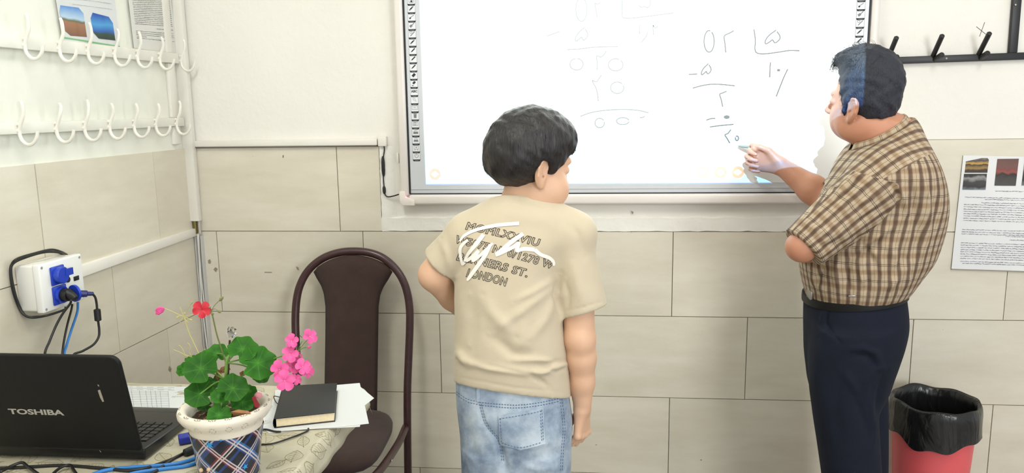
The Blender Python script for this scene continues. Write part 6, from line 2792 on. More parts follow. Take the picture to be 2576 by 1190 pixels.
def wrap_mat():
    m, nt, bs = new_mat('plaid_pot_wrap')
    at = nt.nodes.new('ShaderNodeAttribute')
    at.attribute_name = 'weave'
    sp = nt.nodes.new('ShaderNodeSeparateXYZ')
    nt.links.new(at.outputs['Vector'], sp.inputs[0])

    def mth(op, a, b_=None):
        n = nt.nodes.new('ShaderNodeMath')
        n.operation = op
        for i, v in enumerate((a, b_)):
            if v is None:
                continue
            if isinstance(v, (int, float)):
                n.inputs[i].default_value = v
            else:
                nt.links.new(v, n.inputs[i])
        return n.outputs[0]
    A = mth('ADD', sp.outputs[0], mth('MULTIPLY', sp.outputs[1], 1.05))
    B = mth('SUBTRACT', sp.outputs[0], mth('MULTIPLY', sp.outputs[1], 1.05))

    def bands(c, per, stops):
        f = mth('FRACT', mth('DIVIDE', c, per))
        r = nt.nodes.new('ShaderNodeValToRGB')
        r.color_ramp.interpolation = 'CONSTANT'
        nt.links.new(f, r.inputs[0])
        e = r.color_ramp.elements
        e[0].position, e[0].color = stops[0][0], srgb(*stops[0][1])
        e[1].position, e[1].color = stops[1][0], srgb(*stops[1][1])
        for p, c_ in stops[2:]:
            k = e.new(p)
            k.color = srgb(*c_)
        return r.outputs[0]
    nv, bl, lb, rd = (16, 20, 40), (30, 78, 150), (52, 122, 190), (134, 40, 58)
    ca = bands(A, .112, [(0, nv), (.16, bl), (.30, lb), (.36, nv), (.52, (12, 14, 26)), (.66, rd), (.76, nv)])
    cb = bands(B, .118, [(0, nv), (.20, bl), (.38, nv), (.6, rd), (.68, (12, 14, 26)), (.86, bl), (.93, nv)])
    mx = nt.nodes.new('ShaderNodeMix')
    mx.data_type = 'RGBA'
    mx.blend_type = 'MIX'
    mx.inputs[0].default_value = .5
    nt.links.new(ca, mx.inputs[6])
    nt.links.new(cb, mx.inputs[7])
    # white twill lines in pairs, both ways
    bk_, wt = (0, 0, 0), (255, 255, 255)
    la_ = bands(A, .056, [(0, bk_), (.40, wt), (.475, bk_), (.55, wt), (.625, bk_)])
    lb_ = bands(B, .059, [(0, bk_), (.30, wt), (.37, bk_), (.45, wt), (.52, bk_)])
    tw = mth('GREATER_THAN', mth('FRACT', mth('MULTIPLY', sp.outputs[1], 620.0)), .28)
    mk = mth('MULTIPLY', mth('MAXIMUM', la_, lb_), tw)
    m2 = nt.nodes.new('ShaderNodeMix')
    m2.data_type = 'RGBA'
    nt.links.new(mk, m2.inputs[0])
    nt.links.new(mx.outputs[2], m2.inputs[6])
    m2.inputs[7].default_value = srgb(214, 204, 200)
    nt.links.new(m2.outputs[2], bs.inputs['Base Color'])
    bs.inputs['Roughness'].default_value = .3
    bs.inputs['Coat Weight'].default_value = .25
    return m


n, mrow = 96, 14
WH = .089 * ZS
V, Q, U = [], [], []
wr_r = lambda t: (.0612 + (.0768 - .0612) * t) * RS_
for j in range(mrow + 1):
    t = j / mrow
    for i in range(n):
        a = 2 * math.pi * i / n
        r = wr_r(t) + .0006 * math.sin(a * 7 + t * 5) + .0004 * math.sin(a * 13 - t * 9)
        V.append((PC.x + r * math.cos(a), PC.y + r * math.sin(a), PC.z + .002 + WH * t))
        U.append(((a if a < math.pi * .5 else a - 2 * math.pi) * .070, WH * t, 0))
for j in range(mrow):
    for i in range(n):
        Q.append((j * n + i, j * n + (i + 1) % n, (j + 1) * n + (i + 1) % n, (j + 1) * n + i))
wrap = np_mesh('plaid_wrap', np.array(V), np.array(Q), wrap_mat(), pot, np.array(U))
star_m = mat('bright_blue_star', (38, 148, 214), .4)
for (px, py, r_) in ((527, 1120, .0082), (617, 1174, .0072), (598, 1111, .0040), (556, 1108, .0030)):
    d = Vector(ray(px, py))
    o_ = Vector(CAM) - PC
    # meet the cone wall of the pot
    t = 1.0
    for _ in range(40):
        p = Vector(CAM) + d * t
        h = (p.z - PC.z - .002) / WH
        rr_ = math.hypot(p.x - PC.x, p.y - PC.y) - wr_r(h) - .0008
        t += rr_ * .6
    p = Vector(CAM) + d * t
    nn_ = Vector((p.x - PC.x, p.y - PC.y, 0)).normalized()
    ex = Vector((-nn_.y, nn_.x, 0))
    b = MB()
    pts = []
    rot = .25
    for k in range(10):
        a = math.pi / 2 + rot + math.pi * k / 5
        q = r_ * (1 if k % 2 == 0 else .42)
        u, v = q * math.cos(a), q * math.sin(a)
        ang = math.atan2(nn_.y, nn_.x) + u / wr_r(.5)
        z = p.z + v
        R_ = wr_r((z - PC.z - .002) / WH) + .0011
        pts.append(Vector((PC.x + R_ * math.cos(ang), PC.y + R_ * math.sin(ang), z)))
    cpt = sum(pts, Vector()) / 10 + nn_ * .0004
    b.add(pts + [cpt], [(k, (k + 1) % 10, 10) for k in range(10)])
    b.build('star', star_m, wrap, smooth=False)
for (px, py) in ((506, 1183), (525, 1181)):
    d = Vector(ray(px, py))
    t = 1.0
    for _ in range(40):
        p = Vector(CAM) + d * t
        t += (math.hypot(p.x - PC.x, p.y - PC.y) - wr_r((p.z - PC.z - .002) / WH) - .003) * .6
    b = MB()
    b.lathe([(.0042 * math.sin(a), -.0042 * math.cos(a)) for a in np.linspace(.02, 3.12, 9)], Vector(CAM) + d * t, 12, cap=False)
    b.build('bead', mat('cream_bead', (206, 178, 146), .5), wrap)
# pierced fan pattern of the rim
b = MB()
for k in range(18):
    a0 = 2 * math.pi * k / 18
    for j, (da, f, L) in enumerate([(0, .15, .8)] + [(.085 * math.sin(q), .35 + .42 * math.cos(q), 1) for q in np.linspace(-1.4, 1.4, 7)] + [(.045 * math.sin(q), .22 + .25 * math.cos(q), .8) for q in np.linspace(-1.2, 1.2, 4)]):
        a = a0 + da
        r = .0795 + (.0965 - .0795) * f
        z = .1045 + (.120 - .1045) * f
        if f > .55:
            r, z = .0905 + .006 * ((f - .55) / .22), .112 + .008 * ((f - .55) / .22)
        er = Vector((math.cos(a), math.sin(a), 0))
        et = Vector((-math.sin(a), math.cos(a), 0))
        sl_ = (er * .017 + Vector((0, 0, .0155))).normalized()
        nrm = (er * .0155 - Vector((0, 0, .017))).normalized()
        c = PC + er * r * RS_ + Vector((0, 0, z * ZS)) + nrm * .0012
        b.add([c + et * .0009 * math.cos(q) + sl_ * .0014 * L * math.sin(q) for q in np.linspace(0, 5.4, 7)], [tuple(range(7))])
    # the same fans on the sloping top of the rim
    for j, (da, f) in enumerate([(.075 * math.sin(q), .30 + .5 * math.cos(q)) for q in np.linspace(-1.4, 1.4, 6)] + [(0, .2)]):
        a = a0 + da
        r = .0890 + .0055 * f
        c = PC + Vector((r * RS_ * math.cos(a), r * RS_ * math.sin(a), (.1331 - .0012 * f) * ZS))
        er = Vector((math.cos(a), math.sin(a), -.2))
        et = Vector((-math.sin(a), math.cos(a), 0))
        b.add([c + et * .0009 * math.cos(q) + er * .0012 * math.sin(q) for q in np.linspace(0, 5.4, 7)], [tuple(range(7))])
b.build('rim_cutouts', mat('rim_hole_dark', (104, 98, 88), .8), pot, smooth=False)['kind'] = 'stuff'
# soil with litter
b = MB()
rs = random.Random(21)
rings = 9
vs, fs = [], []
for j in range(rings + 1):
    for i in range(36):
        r = .0745 * RS_ * j / rings
        a = 2 * math.pi * i / 36
        vs.append(PC + Vector((r * math.cos(a), r * math.sin(a), .112 * ZS + rs.uniform(-.003, .004) - (.003 if j == rings else 0))))
for j in range(rings):
    for i in range(36):
        fs.append((j * 36 + i, j * 36 + (i + 1) % 36, (j + 1) * 36 + (i + 1) % 36, (j + 1) * 36 + i))
b.add(vs, fs)
b.build('soil', mat('brown_potting_soil', (86, 66, 48), .95, var=.45, scale=160, bump=.8, bscale=180), pot, angle=180)
b = MB()
for k in range(90):
    r, a = .070 * RS_ * math.sqrt(rs.random()), rs.uniform(0, 6.28)
    c = PC + Vector((r * math.cos(a), r * math.sin(a), .117 * ZS + rs.uniform(0, .004)))
    d_ = Vector((rs.uniform(-1, 1), rs.uniform(-1, 1), rs.uniform(-.2, .5))).normalized() * rs.uniform(.003, .008)
    s_ = Vector((-d_.y, d_.x, rs.uniform(-.002, .002))).normalized() * rs.uniform(.001, .003)
    b.add([c - d_, c + s_, c + d_, c - s_ + Vector((0, 0, .001))], [(0, 1, 2, 3)])
b.build('soil_litter', mat('dry_straw_bits', (170, 140, 100), .9, rand=0, var=.4, scale=60), pot, smooth=False)['kind'] = 'stuff'
dry = mat('dry_brown_leaf', (150, 108, 70), .85, var=.3, scale=60)


def pp(px, py, dy=0.0):
    """a point of the plant at this depth from the pot's middle"""
    return PY(px, py, PC.y + dy)


for (pts, dy) in ([[(580, 1036), (600, 1030), (625, 1034), (632, 1040), (610, 1046), (588, 1046)], -.045], [[(545, 928), (560, 934), (556, 946), (548, 960), (542, 950)], .02], [[(548, 940), (556, 924), (575, 918), (580, 930), (566, 938)], .025],
                  [[(602, 938), (612, 932), (616, 944), (606, 950)], .02]):
    b = MB()
    P = [pp(x, y, dy + rs.uniform(-.008, .008)) for x, y in pts]
    c = sum(P, Vector()) / len(P) + Vector((0, -.004, .002))
    b.add(P + [c], [(k, (k + 1) % len(P), len(P)) for k in range(len(P))])
    b.build('withered_leaf', dry, pot)


def leaf_mat():
    m, nt, bs = new_mat('geranium_leaf')
    at = nt.nodes.new('ShaderNodeAttribute')
    at.attribute_name = 'weave'
    sp = nt.nodes.new('ShaderNodeSeparateXYZ')
    nt.links.new(at.outputs['Vector'], sp.inputs[0])

    def mth(op, a, b_=None):
        n = nt.nodes.new('ShaderNodeMath')
        n.operation = op
        for i, v in enumerate((a, b_)):
            if v is None:
                continue
            if isinstance(v, (int, float)):
                n.inputs[i].default_value = v
            else:
                nt.links.new(v, n.inputs[i])
        return n.outputs[0]
    # seven palmate veins: distance from the nearest one grows with radius
    fr = mth('ABSOLUTE', mth('SUBTRACT', mth('FRACT', mth('MULTIPLY', sp.outputs[1], 7 / 6.2832)), .5))
    dist = mth('MULTIPLY', mth('SUBTRACT', .5, fr), sp.outputs[0])
    vein = mth('LESS_THAN', dist, .016)
    r = nt.nodes.new('ShaderNodeValToRGB')
    nt.links.new(sp.outputs[0], r.inputs[0])
    e = r.color_ramp.elements
    e[0].position, e[0].color = 0, srgb(54, 118, 24)
    e[1].position, e[1].color = 1, srgb(46, 106, 20)
    k = e.new(.45)
    k.color = srgb(32, 88, 16)
    oi = nt.nodes.new('ShaderNodeObjectInfo')
    hs = nt.nodes.new('ShaderNodeHueSaturation')
    mr = nt.nodes.new('ShaderNodeMapRange')
    mr.inputs['To Min'].default_value = .72
    mr.inputs['To Max'].default_value = 1.15
    nt.links.new(oi.outputs['Random'], mr.inputs[0])
    nt.links.new(mr.outputs[0], hs.inputs['Value'])
    nt.links.new(r.outputs[0], hs.inputs['Color'])
    mx = nt.nodes.new('ShaderNodeMix')
    mx.data_type = 'RGBA'
    nt.links.new(mth('MULTIPLY', vein, .38), mx.inputs[0])
    nt.links.new(hs.outputs[0], mx.inputs[6])
    mx.inputs[7].default_value = srgb(84, 136, 58)
    nt.links.new(mx.outputs[2], bs.inputs['Base Color'])
    bs.inputs['Roughness'].default_value = .6
    bs.inputs['Specular IOR Level'].default_value = .2
    bs.inputs['Subsurface Weight'].default_value = .08
    bs.inputs['Subsurface Radius'].default_value = (.004, .008, .002)
    bs.inputs['Subsurface Scale'].default_value = .5
    return m


leaf_m = leaf_mat()
stem_m = mat('green_stem', (112, 148, 66), .5, var=.15, scale=50)
VIEW = (Vector(CAM) - (PC + Vector((0, 0, .2)))).normalized()
CXV, CUV = Vector(CR), Vector(CU)


def leaf(c, rpx, ry, spin, dy, nj=(0, 0), base=None):
    c3 = pp(c[0], c[1], dy)
    s = rpx / FPX * (c3 - Vector(CAM)).dot(Vector(CF))
    tilt = math.acos(min(1, ry))
    nrm = (VIEW * math.cos(tilt) + Vector((0, 0, 1)) * math.sin(tilt) * .9 + CXV * nj[0] + CUV * nj[1]).normalized()
    ex = (CXV - nrm * CXV.dot(nrm)).normalized()
    ey = nrm.cross(ex)
    V, Q, U = [tuple(c3)], [], [(0, 0, 0)]
    R_, N_ = 6, 49
    for j in range(1, R_ + 1):
        t = j / R_
        for i in range(N_):
            th = 2 * math.pi * i / N_
            a = th + spin
            lobe = .95 + .085 * abs(math.cos(3.5 * th)) + .018 * math.cos(35 * th)
            notch = 1 - .42 * math.exp(-((th - math.pi) / .20) ** 2)
            r = s * t * (1 + (lobe * notch - 1) * t)
            z = s * (.10 * t * t + .07 * t * t * math.sin(7 * th + .5) + .06 * t ** 3 * math.sin(3 * th + spin * 5)) - s * .05
            V.append(tuple(c3 + ex * r * math.cos(a) + ey * r * math.sin(a) + nrm * z))
            U.append((t, th, 0))
    faces = [(0, 1 + i, 1 + (i + 1) % N_) for i in range(N_)]
    for j in range(R_ - 1):
        for i in range(N_):
            faces.append((1 + j * N_ + i, 1 + (j + 1) * N_ + i, 1 + (j + 1) * N_ + (i + 1) % N_, 1 + j * N_ + (i + 1) % N_))
    me = bpy.data.meshes.new('leaf')
    me.from_pydata(V, [], faces)
    at = me.attributes.new('weave', 'FLOAT_VECTOR', 'POINT')
    at.data.foreach_set('vector', np.asarray(U, f32).ravel())
    me.materials.append(leaf_m)
    me.shade_smooth()
    o = bpy.data.objects.new('leaf', me)
    COL.objects.link(o)
    o.parent = pot
    o.matrix_parent_inverse = pot.matrix_world.inverted()
    if base is not None:
        b = MB()
        m_ = c3.lerp(base, .5) + Vector((0, .008, .004))
        b.tube(spline([c3 - nrm * s * .07, m_, base], 6), [.0016] * 12 + [.0020], 6)
        b.build('leaf_stalk', stem_m, o)
    return o


node1, node2 = pp(569, 913, .0), pp(568, 955, .0)
for args in (((546, 889), 27, .80, 2.0, .050, (-.1, 0), node1), ((461, 929), 19, .9, 2.6, .030, (-.6, 0), node2), ((479, 903), 14, .5, 2.0, .045, (-.2, .3), None), ((656, 945), 22, .7, .3, .040, (.2, -.1), node1), ((538, 962), 20, .8, -1.2, .035, (0, .1), None),
             ((611, 878), 37, .80, 1.3, .010, (.05, .15), node1), ((649, 913), 45, .88, .5, .000, (.2, .0), node1), ((504, 927), 41, .88, 2.6, .000, (-.15, 0), node2), ((502, 991), 37, .86, 2.9, -.015, (-.15, 0), node2), ((628, 984), 18, .7, 0, .01, (.2, 0), None),
             ((586, 976), 38, .82, .9, -.030, (.1, .1), node2), ((552, 996), 22, .8, 3.0, -.036, (-.1, .1), None), ((610, 1012), 29, .68, -.4, -.020, (.15, .1), pp(570, 1000, 0)), ((551, 1044), 29, .86, -1.8, -.055, (0, 0), pp(555, 1005, -.01)), ((514, 1022), 18, .6, 3.4, .0, (0, .2), None),
             ((556, 1015), 18, .7, 2.0, -.01, (-.2, .2), None), ((520, 890), 16, .5, 2.2, .055, (0, .3), None)):
    leaf(*args)
b = MB()
b.tube(spline([pp(572, 1015, .0), pp(568, 970, 0), pp(569, 930, 0), pp(571, 905, .0), pp(578, 893, .004)], 5), .0030, 10)
b.build('stem', stem_m, pot)
b = MB()
b.tube(spline([pp(569, 915, .0), pp(556, 875, -.004), pp(545, 840, -.008), pp(536, 800, -.01), pp(531, 783, -.01)], 5), .0014, 8)
for (x, y) in ((545, 766), (556, 752)):
    pass
b.build('flower_stem', mat('olive_stem', (104, 112, 62), .5), pot)
bud_m = mat('green_bud', (122, 124, 78), .6)
b = MB()
for pts in ([(531, 783), (540, 768), (552, 756)], [(531, 781), (541, 777), (550, 783)], [(532, 785), (537, 790), (534, 794)]):
    b.tube(spline([pp(x, y, -.01) for x, y in pts], 4), .0007, 6)
for (x0, y0, x1, y1, r) in ((552, 757, 562, 746, .0032), (548, 781, 556, 787, .0030), (532, 786, 537, 793, .0028), (529, 775, 526, 771, .0024)):
    a, c = pp(x0, y0, -.01), pp(x1, y1, -.01)
    b.tube([a, a.lerp(c, .3), a.lerp(c, .7), c], [r * .4, r, r * .9, r * .2], 8)
o = b.build('bud_cluster', bud_m, pot)


def flower(c, rpx, dy, mcol, nj, spin, par=pot, n=5, deep=None):
    c3 = pp(c[0], c[1], dy)
    s = rpx / FPX * (c3 - Vector(CAM)).dot(Vector(CF))
    nrm = (VIEW + CXV * nj[0] + CUV * nj[1]).normalized()
    ex = (CXV - nrm * CXV.dot(nrm)).normalized()
    ey = nrm.cross(ex)
    b = MB()
    b.lathe([(0, -.004), (.0012, -.003), (.0014, .0), (.0006, .0012), (0, .0015)], c3, 8, R=Matrix((ex, ey, nrm)).transposed(), cap=False)
    f = b.build('flower', mcol[1], par)
    for k in range(n):
        a = spin + 2 * math.pi * k / n + .12 * math.sin(k * 2.3)
        d_ = ex * math.cos(a) + ey * math.sin(a)
        t_ = nrm.cross(d_)
        pb = MB()
        rows_ = []
        L = s * (1 + .08 * math.sin(k * 1.7))
        for (u, w) in ((.04, .05), (.25, .22), (.5, .38), (.75, .43), (.92, .30), (1.0, .08)):
            for v in (-1, -.5, 0, .5, 1):
                lift = .18 * L * math.sin(u * 2.2) - .10 * L * u * u + .05 * L * v * v
                rows_.append(c3 + d_ * L * u + t_ * L * w * v + nrm * (lift + .012 * L * k))
        fs = [(j * 5 + i, j * 5 + i + 1, (j + 1) * 5 + i + 1, (j + 1) * 5 + i) for j in range(5) for i in range(4)]
        pb.add(rows_, fs)
        pb.build('petal', mcol[0], f, angle=180)
    return f


pink = (mat('pink_petal', (226, 84, 150), .5, var=.18, scale=70, sss=.1), mat('pale_pink_throat', (226, 190, 190), .5))
red = (mat('red_petal', (186, 16, 38), .5, var=.12, scale=60, sss=.1), mat('red_throat', (150, 60, 50), .5))
flower((508, 780), 23, -.012, red, (-.1, 0), 1.0)
for (c, r, dy, nj, sp_) in (((734, 858), 18, -.01, (-.3, .1), .3), ((779, 847), 20, -.02, (.5, .1), .9), ((729, 891), 22, -.015, (-.2, .1), .1), ((704, 930), 24, -.025, (-.3, 0), .5), ((737, 922), 19, -.01, (.0, .1), .2), ((761, 923), 21, -.02, (.3, .1), .7), ((772, 934), 19, -.012, (.7, 0), 1.1),
                            ((716, 958), 27, -.035, (-.05, -.05), .35), ((744, 955), 15, -.02, (.4, -.1), .9), ((747, 899), 15, -.005, (.3, .3), .4)):
    flower(c, r, dy, pink, nj, sp_)
b = MB()
hub = pp(748, 886, .0)
b.tube(spline([pp(590, 960, .02), pp(640, 922, .025), pp(690, 902, .02), pp(720, 893, .01), hub], 5), .0014, 8)
for (x, y, dy) in ((734, 862, -.008), (779, 850, -.018), (772, 874, -.008), (760, 858, .0), (729, 893, -.012), (761, 921, -.015), (737, 920, -.008), (716, 950, -.02), (704, 928, -.02), (772, 930, -.01)):
    b.tube(spline([hub, hub.lerp(pp(x, y, dy), .5) + Vector((0, .003, .002)), pp(x, y, dy)], 4), .0007, 6)
b.build('flower_stem', stem_m, pot)
b = MB()
a, c = pp(774, 876, -.008), pp(783, 870, -.008)
b.tube([a, a.lerp(c, .4), c], [.0014, .0030, .001], 8)
b.build('flower_bud', pink[0], pot)
# faded seed heads at the left
pale = mat('pale_dry_stalk', (186, 178, 112), .7)
b = MB()
n0 = pp(463, 797, .02)
b.tube(spline([pp(510, 910, .02), pp(492, 872, .02), pp(475, 835, .02), n0], 5), .0010, 6)
for pts in ([(463, 797), (440, 787), (420, 778), (414, 777)], [(463, 797), (472, 778), (483, 760)], [(463, 797), (478, 793), (495, 790)], [(463, 797), (455, 806), (452, 812)], [(463, 797), (474, 802), (482, 805)], [(463, 797), (456, 782), (452, 772)], [(463, 797), (470, 808), (474, 812)], [(463, 797), (450, 795), (442, 800)]):
    b.tube(spline([pp(x, y, .02) for x, y in pts], 4), .0007, 5)
for (x0, y0, x1, y1) in ((480, 766, 485, 758), (450, 796, 444, 801), (478, 803, 484, 806), (463, 790, 466, 786)):
    a, c = pp(x0, y0, .02), pp(x1, y1, .02)
    b.tube([a, a.lerp(c, .5), c], [.0008, .0018, .0006], 6)
for pts in ([(500, 908), (482, 898), (466, 893), (448, 884)], [(466, 893), (458, 876), (450, 868)], [(482, 898), (476, 884), (480, 874), (472, 862)], [(448, 884), (436, 880)], [(466, 893), (460, 900)]):
    b.tube(spline([pp(x, y, .025) for x, y in pts], 4), .0007, 5)
b.build('faded_seed_head', pale, pot)
b = MB()
a, c = pp(414, 776, .02), pp(391, 786, .02)
d_ = c - a
for k in range(4):
    q = Vector((0, 0, .0025 * (k - 1.5)))
    b.tube([a, a + d_ * .3 + q, a + d_ * .7 + q * 1.5, c + q], [.0010, .0030, .0026, .0006], 7)
b.build('closed_pink_bud', pink[0], pot)
# fallen petal and red tag inside the rim
b = MB()
P = [pp(x, y, -.01) for x, y in ((640, 992), (646, 986), (658, 988), (661, 998), (652, 1004), (642, 1001))]
c = sum(P, Vector()) / 6 + Vector((0, -.004, .003))
b.add(P + [c], [(k, (k + 1) % 6, 6) for k in range(6)])
b.build('fallen_petal', mat('faded_pink_petal', (214, 140, 150), .6), pot)
b = MB()
P = [pp(x, y, -.015) for x, y in ((634, 1000), (641, 996), (654, 1018), (650, 1026), (642, 1024))]
b.slab(P, Vector((0, -1, .3)), .0012)
b.build('red_scrap', mat('dark_red_scrap', (146, 40, 48), .6), pot)
# support stick with a scrap of foil
b = MB()
b.tube([pp(572, 985, .02), pp(576, 900, .02), pp(578, 856, .02)], .0022, 8)
b.build('support_stick', mat('dark_stick', (66, 50, 40), .8), pot)
b = MB()
rf = random.Random(8)
P0_ = pp(584, 842, .02)
for k in range(16):
    x = 578 + rf.uniform(-6, 12)
    y = 846 - rf.uniform(0, 22)
    q = [pp(x + rf.uniform(-6, 6), y + rf.uniform(-8, 8), .02 + rf.uniform(-.008, .004)) for _ in range(4)]
    b.add(q, [(0, 1, 2), (1, 3, 2), (0, 3, 1)])
b.add([pp(573, 836, .012), pp(584, 832, .010), pp(592, 842, .012), pp(576, 850, .012)], [(0, 1, 2, 3)])
b.build('foil_tip', mat('crumpled_foil', (190, 190, 190), .22, metal=.9), pot, smooth=False)['kind'] = 'stuff'

# ================================================================ chair against the wall
YC = -.15
chair = empty('dining_chair', (float(PY(890, 900, YC).x), -.38, 0))
tag(chair, 'arch-backed chair with dark brown upholstery and maroon steel frame behind the table', 'chair')
steel = mat('maroon_enamelled_steel', (62, 36, 38), .3, var=.2, scale=60, spec=.6)
fab = mat('dark_brown_upholstery', (58, 40, 35), .9, var=.15, scale=24, bump=.25, bscale=500, sheen=.08)


def cy(px, py):
    """arch lies in a plane that leans back a little"""
    y = YC
    for _ in range(6):
        p = PY(px, py, y)
        y = -.185 + .085 * max(0, (p.z - .45)) / .55
    return PY(px, py, y)


arch = [(746, 900), (744, 850), (743, 800), (746, 755), (754, 720), (770, 688), (792, 664), (820, 646), (855, 635), (890, 632), (925, 635), (958, 646), (985, 666), (1007, 693), (1022, 727), (1030, 770), (1031, 820), (1028, 900), (1025, 980)]
A_ = [cy(*p) for p in arch]
zl_ = A_[-1]
left_foot = Vector((A_[0].x + .012, -.185, .012))
right_foot = Vector((A_[-1].x - .012, -.185, .012))
P = [left_foot, Vector((A_[0].x + .004, -.185, .30)), Vector((A_[0].x, -.185, .46))] + A_ + [Vector((A_[-1].x - .002, -.185, .40)), Vector((A_[-1].x - .006, -.185, .25)), right_foot]
b = MB()
b.tube(spline(P, 5), .0135, 14)
b.build('frame_arch', steel, chair, angle=180)
# backrest: waisted upholstered panel
LB = [(789, 684), (797, 700), (808, 718), (815, 738), (819, 770), (819, 830), (818, 900), (817, 960), (816, 1040)]
RB = [(988, 684), (978, 702), (965, 722), (957, 742), (953, 770), (952, 830), (951, 900), (950, 960), (949, 1040)]
top_ = [(789, 684), (808, 665), (836, 651), (868, 644), (890, 642), (914, 644), (944, 652), (970, 666), (988, 684)]
V, Q = [], []
nu, nv = 16, 26
for side in (0, 1):
    for j in range(nv + 1):
        t = j / nv
        for i in range(nu + 1):
            u = i / nu
            s = t * (len(LB) - 1)
            k = min(int(s), len(LB) - 2)
            l = (LB[k][0] + (LB[k + 1][0] - LB[k][0]) * (s - k), LB[k][1] + (LB[k + 1][1] - LB[k][1]) * (s - k))
            r = (RB[k][0] + (RB[k + 1][0] - RB[k][0]) * (s - k), RB[k][1] + (RB[k + 1][1] - RB[k][1]) * (s - k))
            x = l[0] + (r[0] - l[0]) * u
            y = l[1] + (r[1] - l[1]) * u
            arc = 42 * (1 - (2 * u - 1) ** 2) ** .75 if t < 1 else 0
            y -= arc * max(0, 1 - t * 3.2)
            p = cy(x, y)
            e = min(u, 1 - u, t * 1.6 + .02, (1 - t) * 1.6 + .02)
            bulge = .016 * min(1, (e / .12)) ** .5
            V.append(p + Vector((0, (-bulge if side == 0 else bulge * .6) - .002, 0)))
K = (nu + 1) * (nv + 1)
fs = []
for j in range(nv):
    for i in range(nu):
        a = j * (nu + 1) + i
        fs.append((a, a + 1, a + nu + 2, a + nu + 1))
        fs.append((K + a, K + a + nu + 1, K + a + nu + 2, K + a + 1))
ring = [i for i in range(nu + 1)] + [(nu + 1) * j + nu for j in range(1, nv + 1)] + [(nu + 1) * nv + i for i in range(nu - 1, -1, -1)] + [(nu + 1) * j for j in range(nv - 1, 0, -1)]
for a, c in zip(ring, ring[1:] + ring[:1]):
    fs.append((a, K + a, K + c, c))
b = MB()
b.add(V, fs)
b.build('backrest', fab, chair, angle=70)
# seat
xa, xb_ = A_[0].x + .028, A_[-1].x - .020
ya, yb_ = -.60, -.195
def seat_out(k, grow=0.0):
    pts = []
    hw = (xb_ - xa) / 2 + grow
    cx = (xa + xb_) / 2
    for i in range(40):
        a = 2 * math.pi * i / 40
        c, s = math.cos(a), math.sin(a)
        q = (abs(c) ** 4 + abs(s) ** 4) ** -.25
        yy = (ya + yb_) / 2 + s * q * ((yb_ - ya) / 2 + grow) * k
        wx = 1 + .04 * (-(yy - (ya + yb_) / 2)) / .2
        pts.append((cx + c * q * hw * k * wx, yy))
    return pts


vs, fs = [], []
lv = [(.97, .425), (1.0, .432), (1.01, .447), (.99, .460), (.93, .471), (.80, .477), (.5, .480), (.15, .481)]
for k, z in lv:
    vs += [(x, y, z) for x, y in seat_out(k)]
for j in range(len(lv) - 1):
    for i in range(40):
        fs.append((j * 40 + i, j * 40 + (i + 1) % 40, (j + 1) * 40 + (i + 1) % 40, (j + 1) * 40 + i))
fs.append(tuple(range(40))[::-1])
fs.append(tuple(range((len(lv) - 1) * 40, len(lv) * 40)))
b = MB()
b.add(vs, fs)
b.build('seat', fab, chair, angle=180)
b = MB()
P = [Vector((A_[-1].x - .006, -.19, .405)), Vector((A_[-1].x + .002, -.35, .408)), Vector((A_[-1].x - .010, -.56, .412)), Vector((A_[-1].x - .05, -.612, .412)), Vector(((xa + xb_) / 2, -.618, .412)), Vector((A_[0].x + .05, -.612, .412)), Vector((A_[0].x + .010, -.56, .412)), Vector((A_[0].x - .002, -.35, .408)), Vector((A_[0].x + .006, -.19, .405))]
b.tube(spline(P, 5), .0125, 12)
b.build('seat_rail', steel, chair, angle=180)
for sx, x in ((1, A_[-1].x - .028), (-1, A_[0].x + .028)):
    b = MB()
    b.tube([(x, -.585, .410), (x + sx * .004, -.592, .25), (x + sx * .008, -.60, .006)], .012, 12)
    b.build('leg', steel, chair, angle=180)
    for y in (-.30,):
        b = MB()
        xx = A_[-1].x if sx > 0 else A_[0].x
        b.lathe([(.0045, 0), (.004, .0015), (0, .0024)], (xx + sx * .0135, -.46, .410), 10, R=Matrix.Rotation(sx * math.pi / 2, 3, 'Y'), cap=False)
        b.build('bolt', mat('bolt_zinc', (170, 166, 160), .35, metal=.7), chair)
for x, y in ((A_[0].x + .012, -.185), (A_[-1].x - .012, -.185), (A_[-1].x - .020, -.60), (A_[0].x + .020, -.60)):
    b = MB()
    b.lathe([(.014, 0.0005), (.0165, .003), (.0165, .022), (.013, .026)], (x, y, 0), 14)
    b.build('foot_cap', black_rubber, chair)

# ================================================================ red waste bin with its black liner
BZ = .541
c0 = (PY(2234, 1006, -.20) + PY(2470, 1006, -.20)) / 2
BC = Vector((c0.x, -.205, 0))
binr = (PY(2470, 1006, -.205).x - PY(2234, 1006, -.205).x) / 2
red_m = mat('coral_red_plastic', (220, 92, 96), .45, var=.06, scale=12)
b = MB()
rb_ = binr - .020
b.lathe([(0, .001), (rb_ * .74, .001), (rb_ * .77, .012), (rb_, BZ - .012), (rb_ + .006, BZ - .010), (rb_ + .006, BZ - .003), (rb_ - .002, BZ - .003), (rb_ - .004, BZ - .012), (rb_ * .77 - .003, .018), (0, .018)], BC, 48, cap=False)
o = b.build('waste_bin', red_m, None)
tag(o, 'coral red waste bin on the floor behind the teacher', 'bin')
lb = random.Random(31)
prof = [(.05, .16), (.60, .18), (.80, .30), (.86, .42), (.90, .50), (.945, .520), (.985, .544), (1.02, .551), (1.055, .541), (1.075, .52), (1.078, .495), (1.072, .475), (1.06, .458), (1.045, .450)]
N_ = 120
ph = [lb.uniform(0, 6.28) for _ in range(40)]
vs, fs = [], []
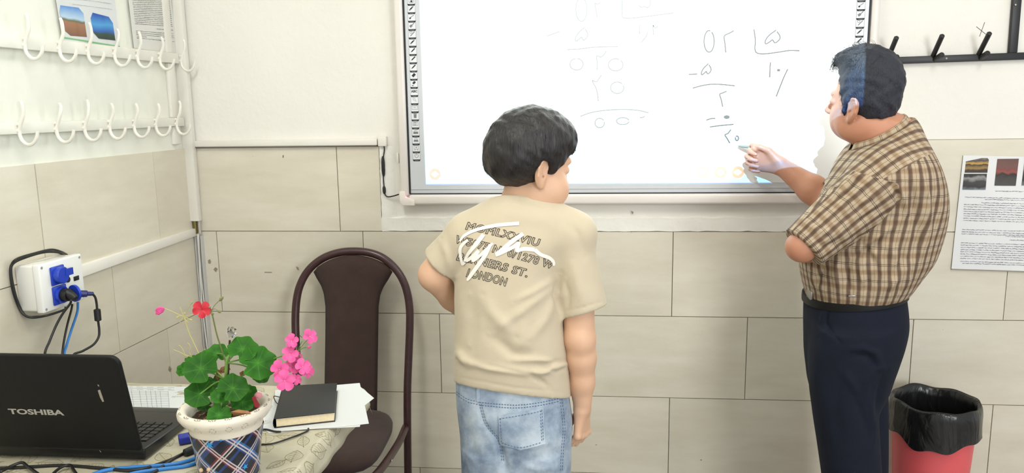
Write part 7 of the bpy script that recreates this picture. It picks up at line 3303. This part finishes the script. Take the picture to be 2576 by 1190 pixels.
for j, (r, z) in enumerate(prof):
    t = j / (len(prof) - 1)
    for i in range(N_):
        a = 2 * math.pi * i / N_
        wr = sum(math.sin(a * k + ph[k] + z * (9 + k)) / (1 + .12 * k) for k in (3, 5, 8, 11, 13, 17, 23, 31)) / 6
        am = .010 if j < 5 else .003 if j < 8 else .008
        rr_ = (r * (rb_ + .001)) + am * wr * (1 if r > .3 else .3)
        if j >= 8:
            rr_ = max(rr_, rb_ + .0085 + .001 * (j - 8))
        elif 3 <= j <= 6:
            rr_ = min(rr_, rb_ * (.77 + .23 * z / BZ) - .006)
        zz = z + (.003 * math.sin(a * 4 + ph[1]) + .003 * math.sin(a * 7 + ph[2]) if j > 3 else 0)
        if j in (6, 7):
            zz = max(zz, BZ + .002)
        if j >= 11:
            zz += (j - 10) * (.003 * math.sin(a * 3 + ph[3]) + .0018 * math.sin(a * 9 + ph[4]) + .006 * math.cos(a - 1.0))
        vs.append(BC + Vector((rr_ * math.cos(a), rr_ * math.sin(a), zz)))
for j in range(len(prof) - 1):
    for i in range(N_):
        fs.append((j * N_ + i, j * N_ + (i + 1) % N_, (j + 1) * N_ + (i + 1) % N_, (j + 1) * N_ + i))
fs.append(tuple(range(N_))[::-1])
b = MB()
b.add(vs, fs)


def liner_mat():
    m, nt, bs = new_mat('black_bin_liner')
    tc = nt.nodes.new('ShaderNodeTexCoord')
    mp = nt.nodes.new('ShaderNodeMapping')
    mp.inputs['Scale'].default_value = (1, 1, .45)
    nt.links.new(tc.outputs['Object'], mp.inputs[0])
    n = nt.nodes.new('ShaderNodeTexNoise')
    n.inputs['Scale'].default_value = 15
    n.inputs['Detail'].default_value = 4
    n.inputs['Distortion'].default_value = .7
    nt.links.new(mp.outputs[0], n.inputs['Vector'])
    bp_ = nt.nodes.new('ShaderNodeBump')
    bp_.inputs['Strength'].default_value = .9
    bp_.inputs['Distance'].default_value = .012
    nt.links.new(n.outputs['Fac'], bp_.inputs['Height'])
    nt.links.new(bp_.outputs[0], bs.inputs['Normal'])
    bs.inputs['Base Color'].default_value = srgb(20, 20, 21)
    bs.inputs['Roughness'].default_value = .28
    return m


o = b.build('bin_liner', liner_mat(), None, angle=180)
tag(o, 'glossy black plastic liner folded over the rim of the red bin', 'bin bag')
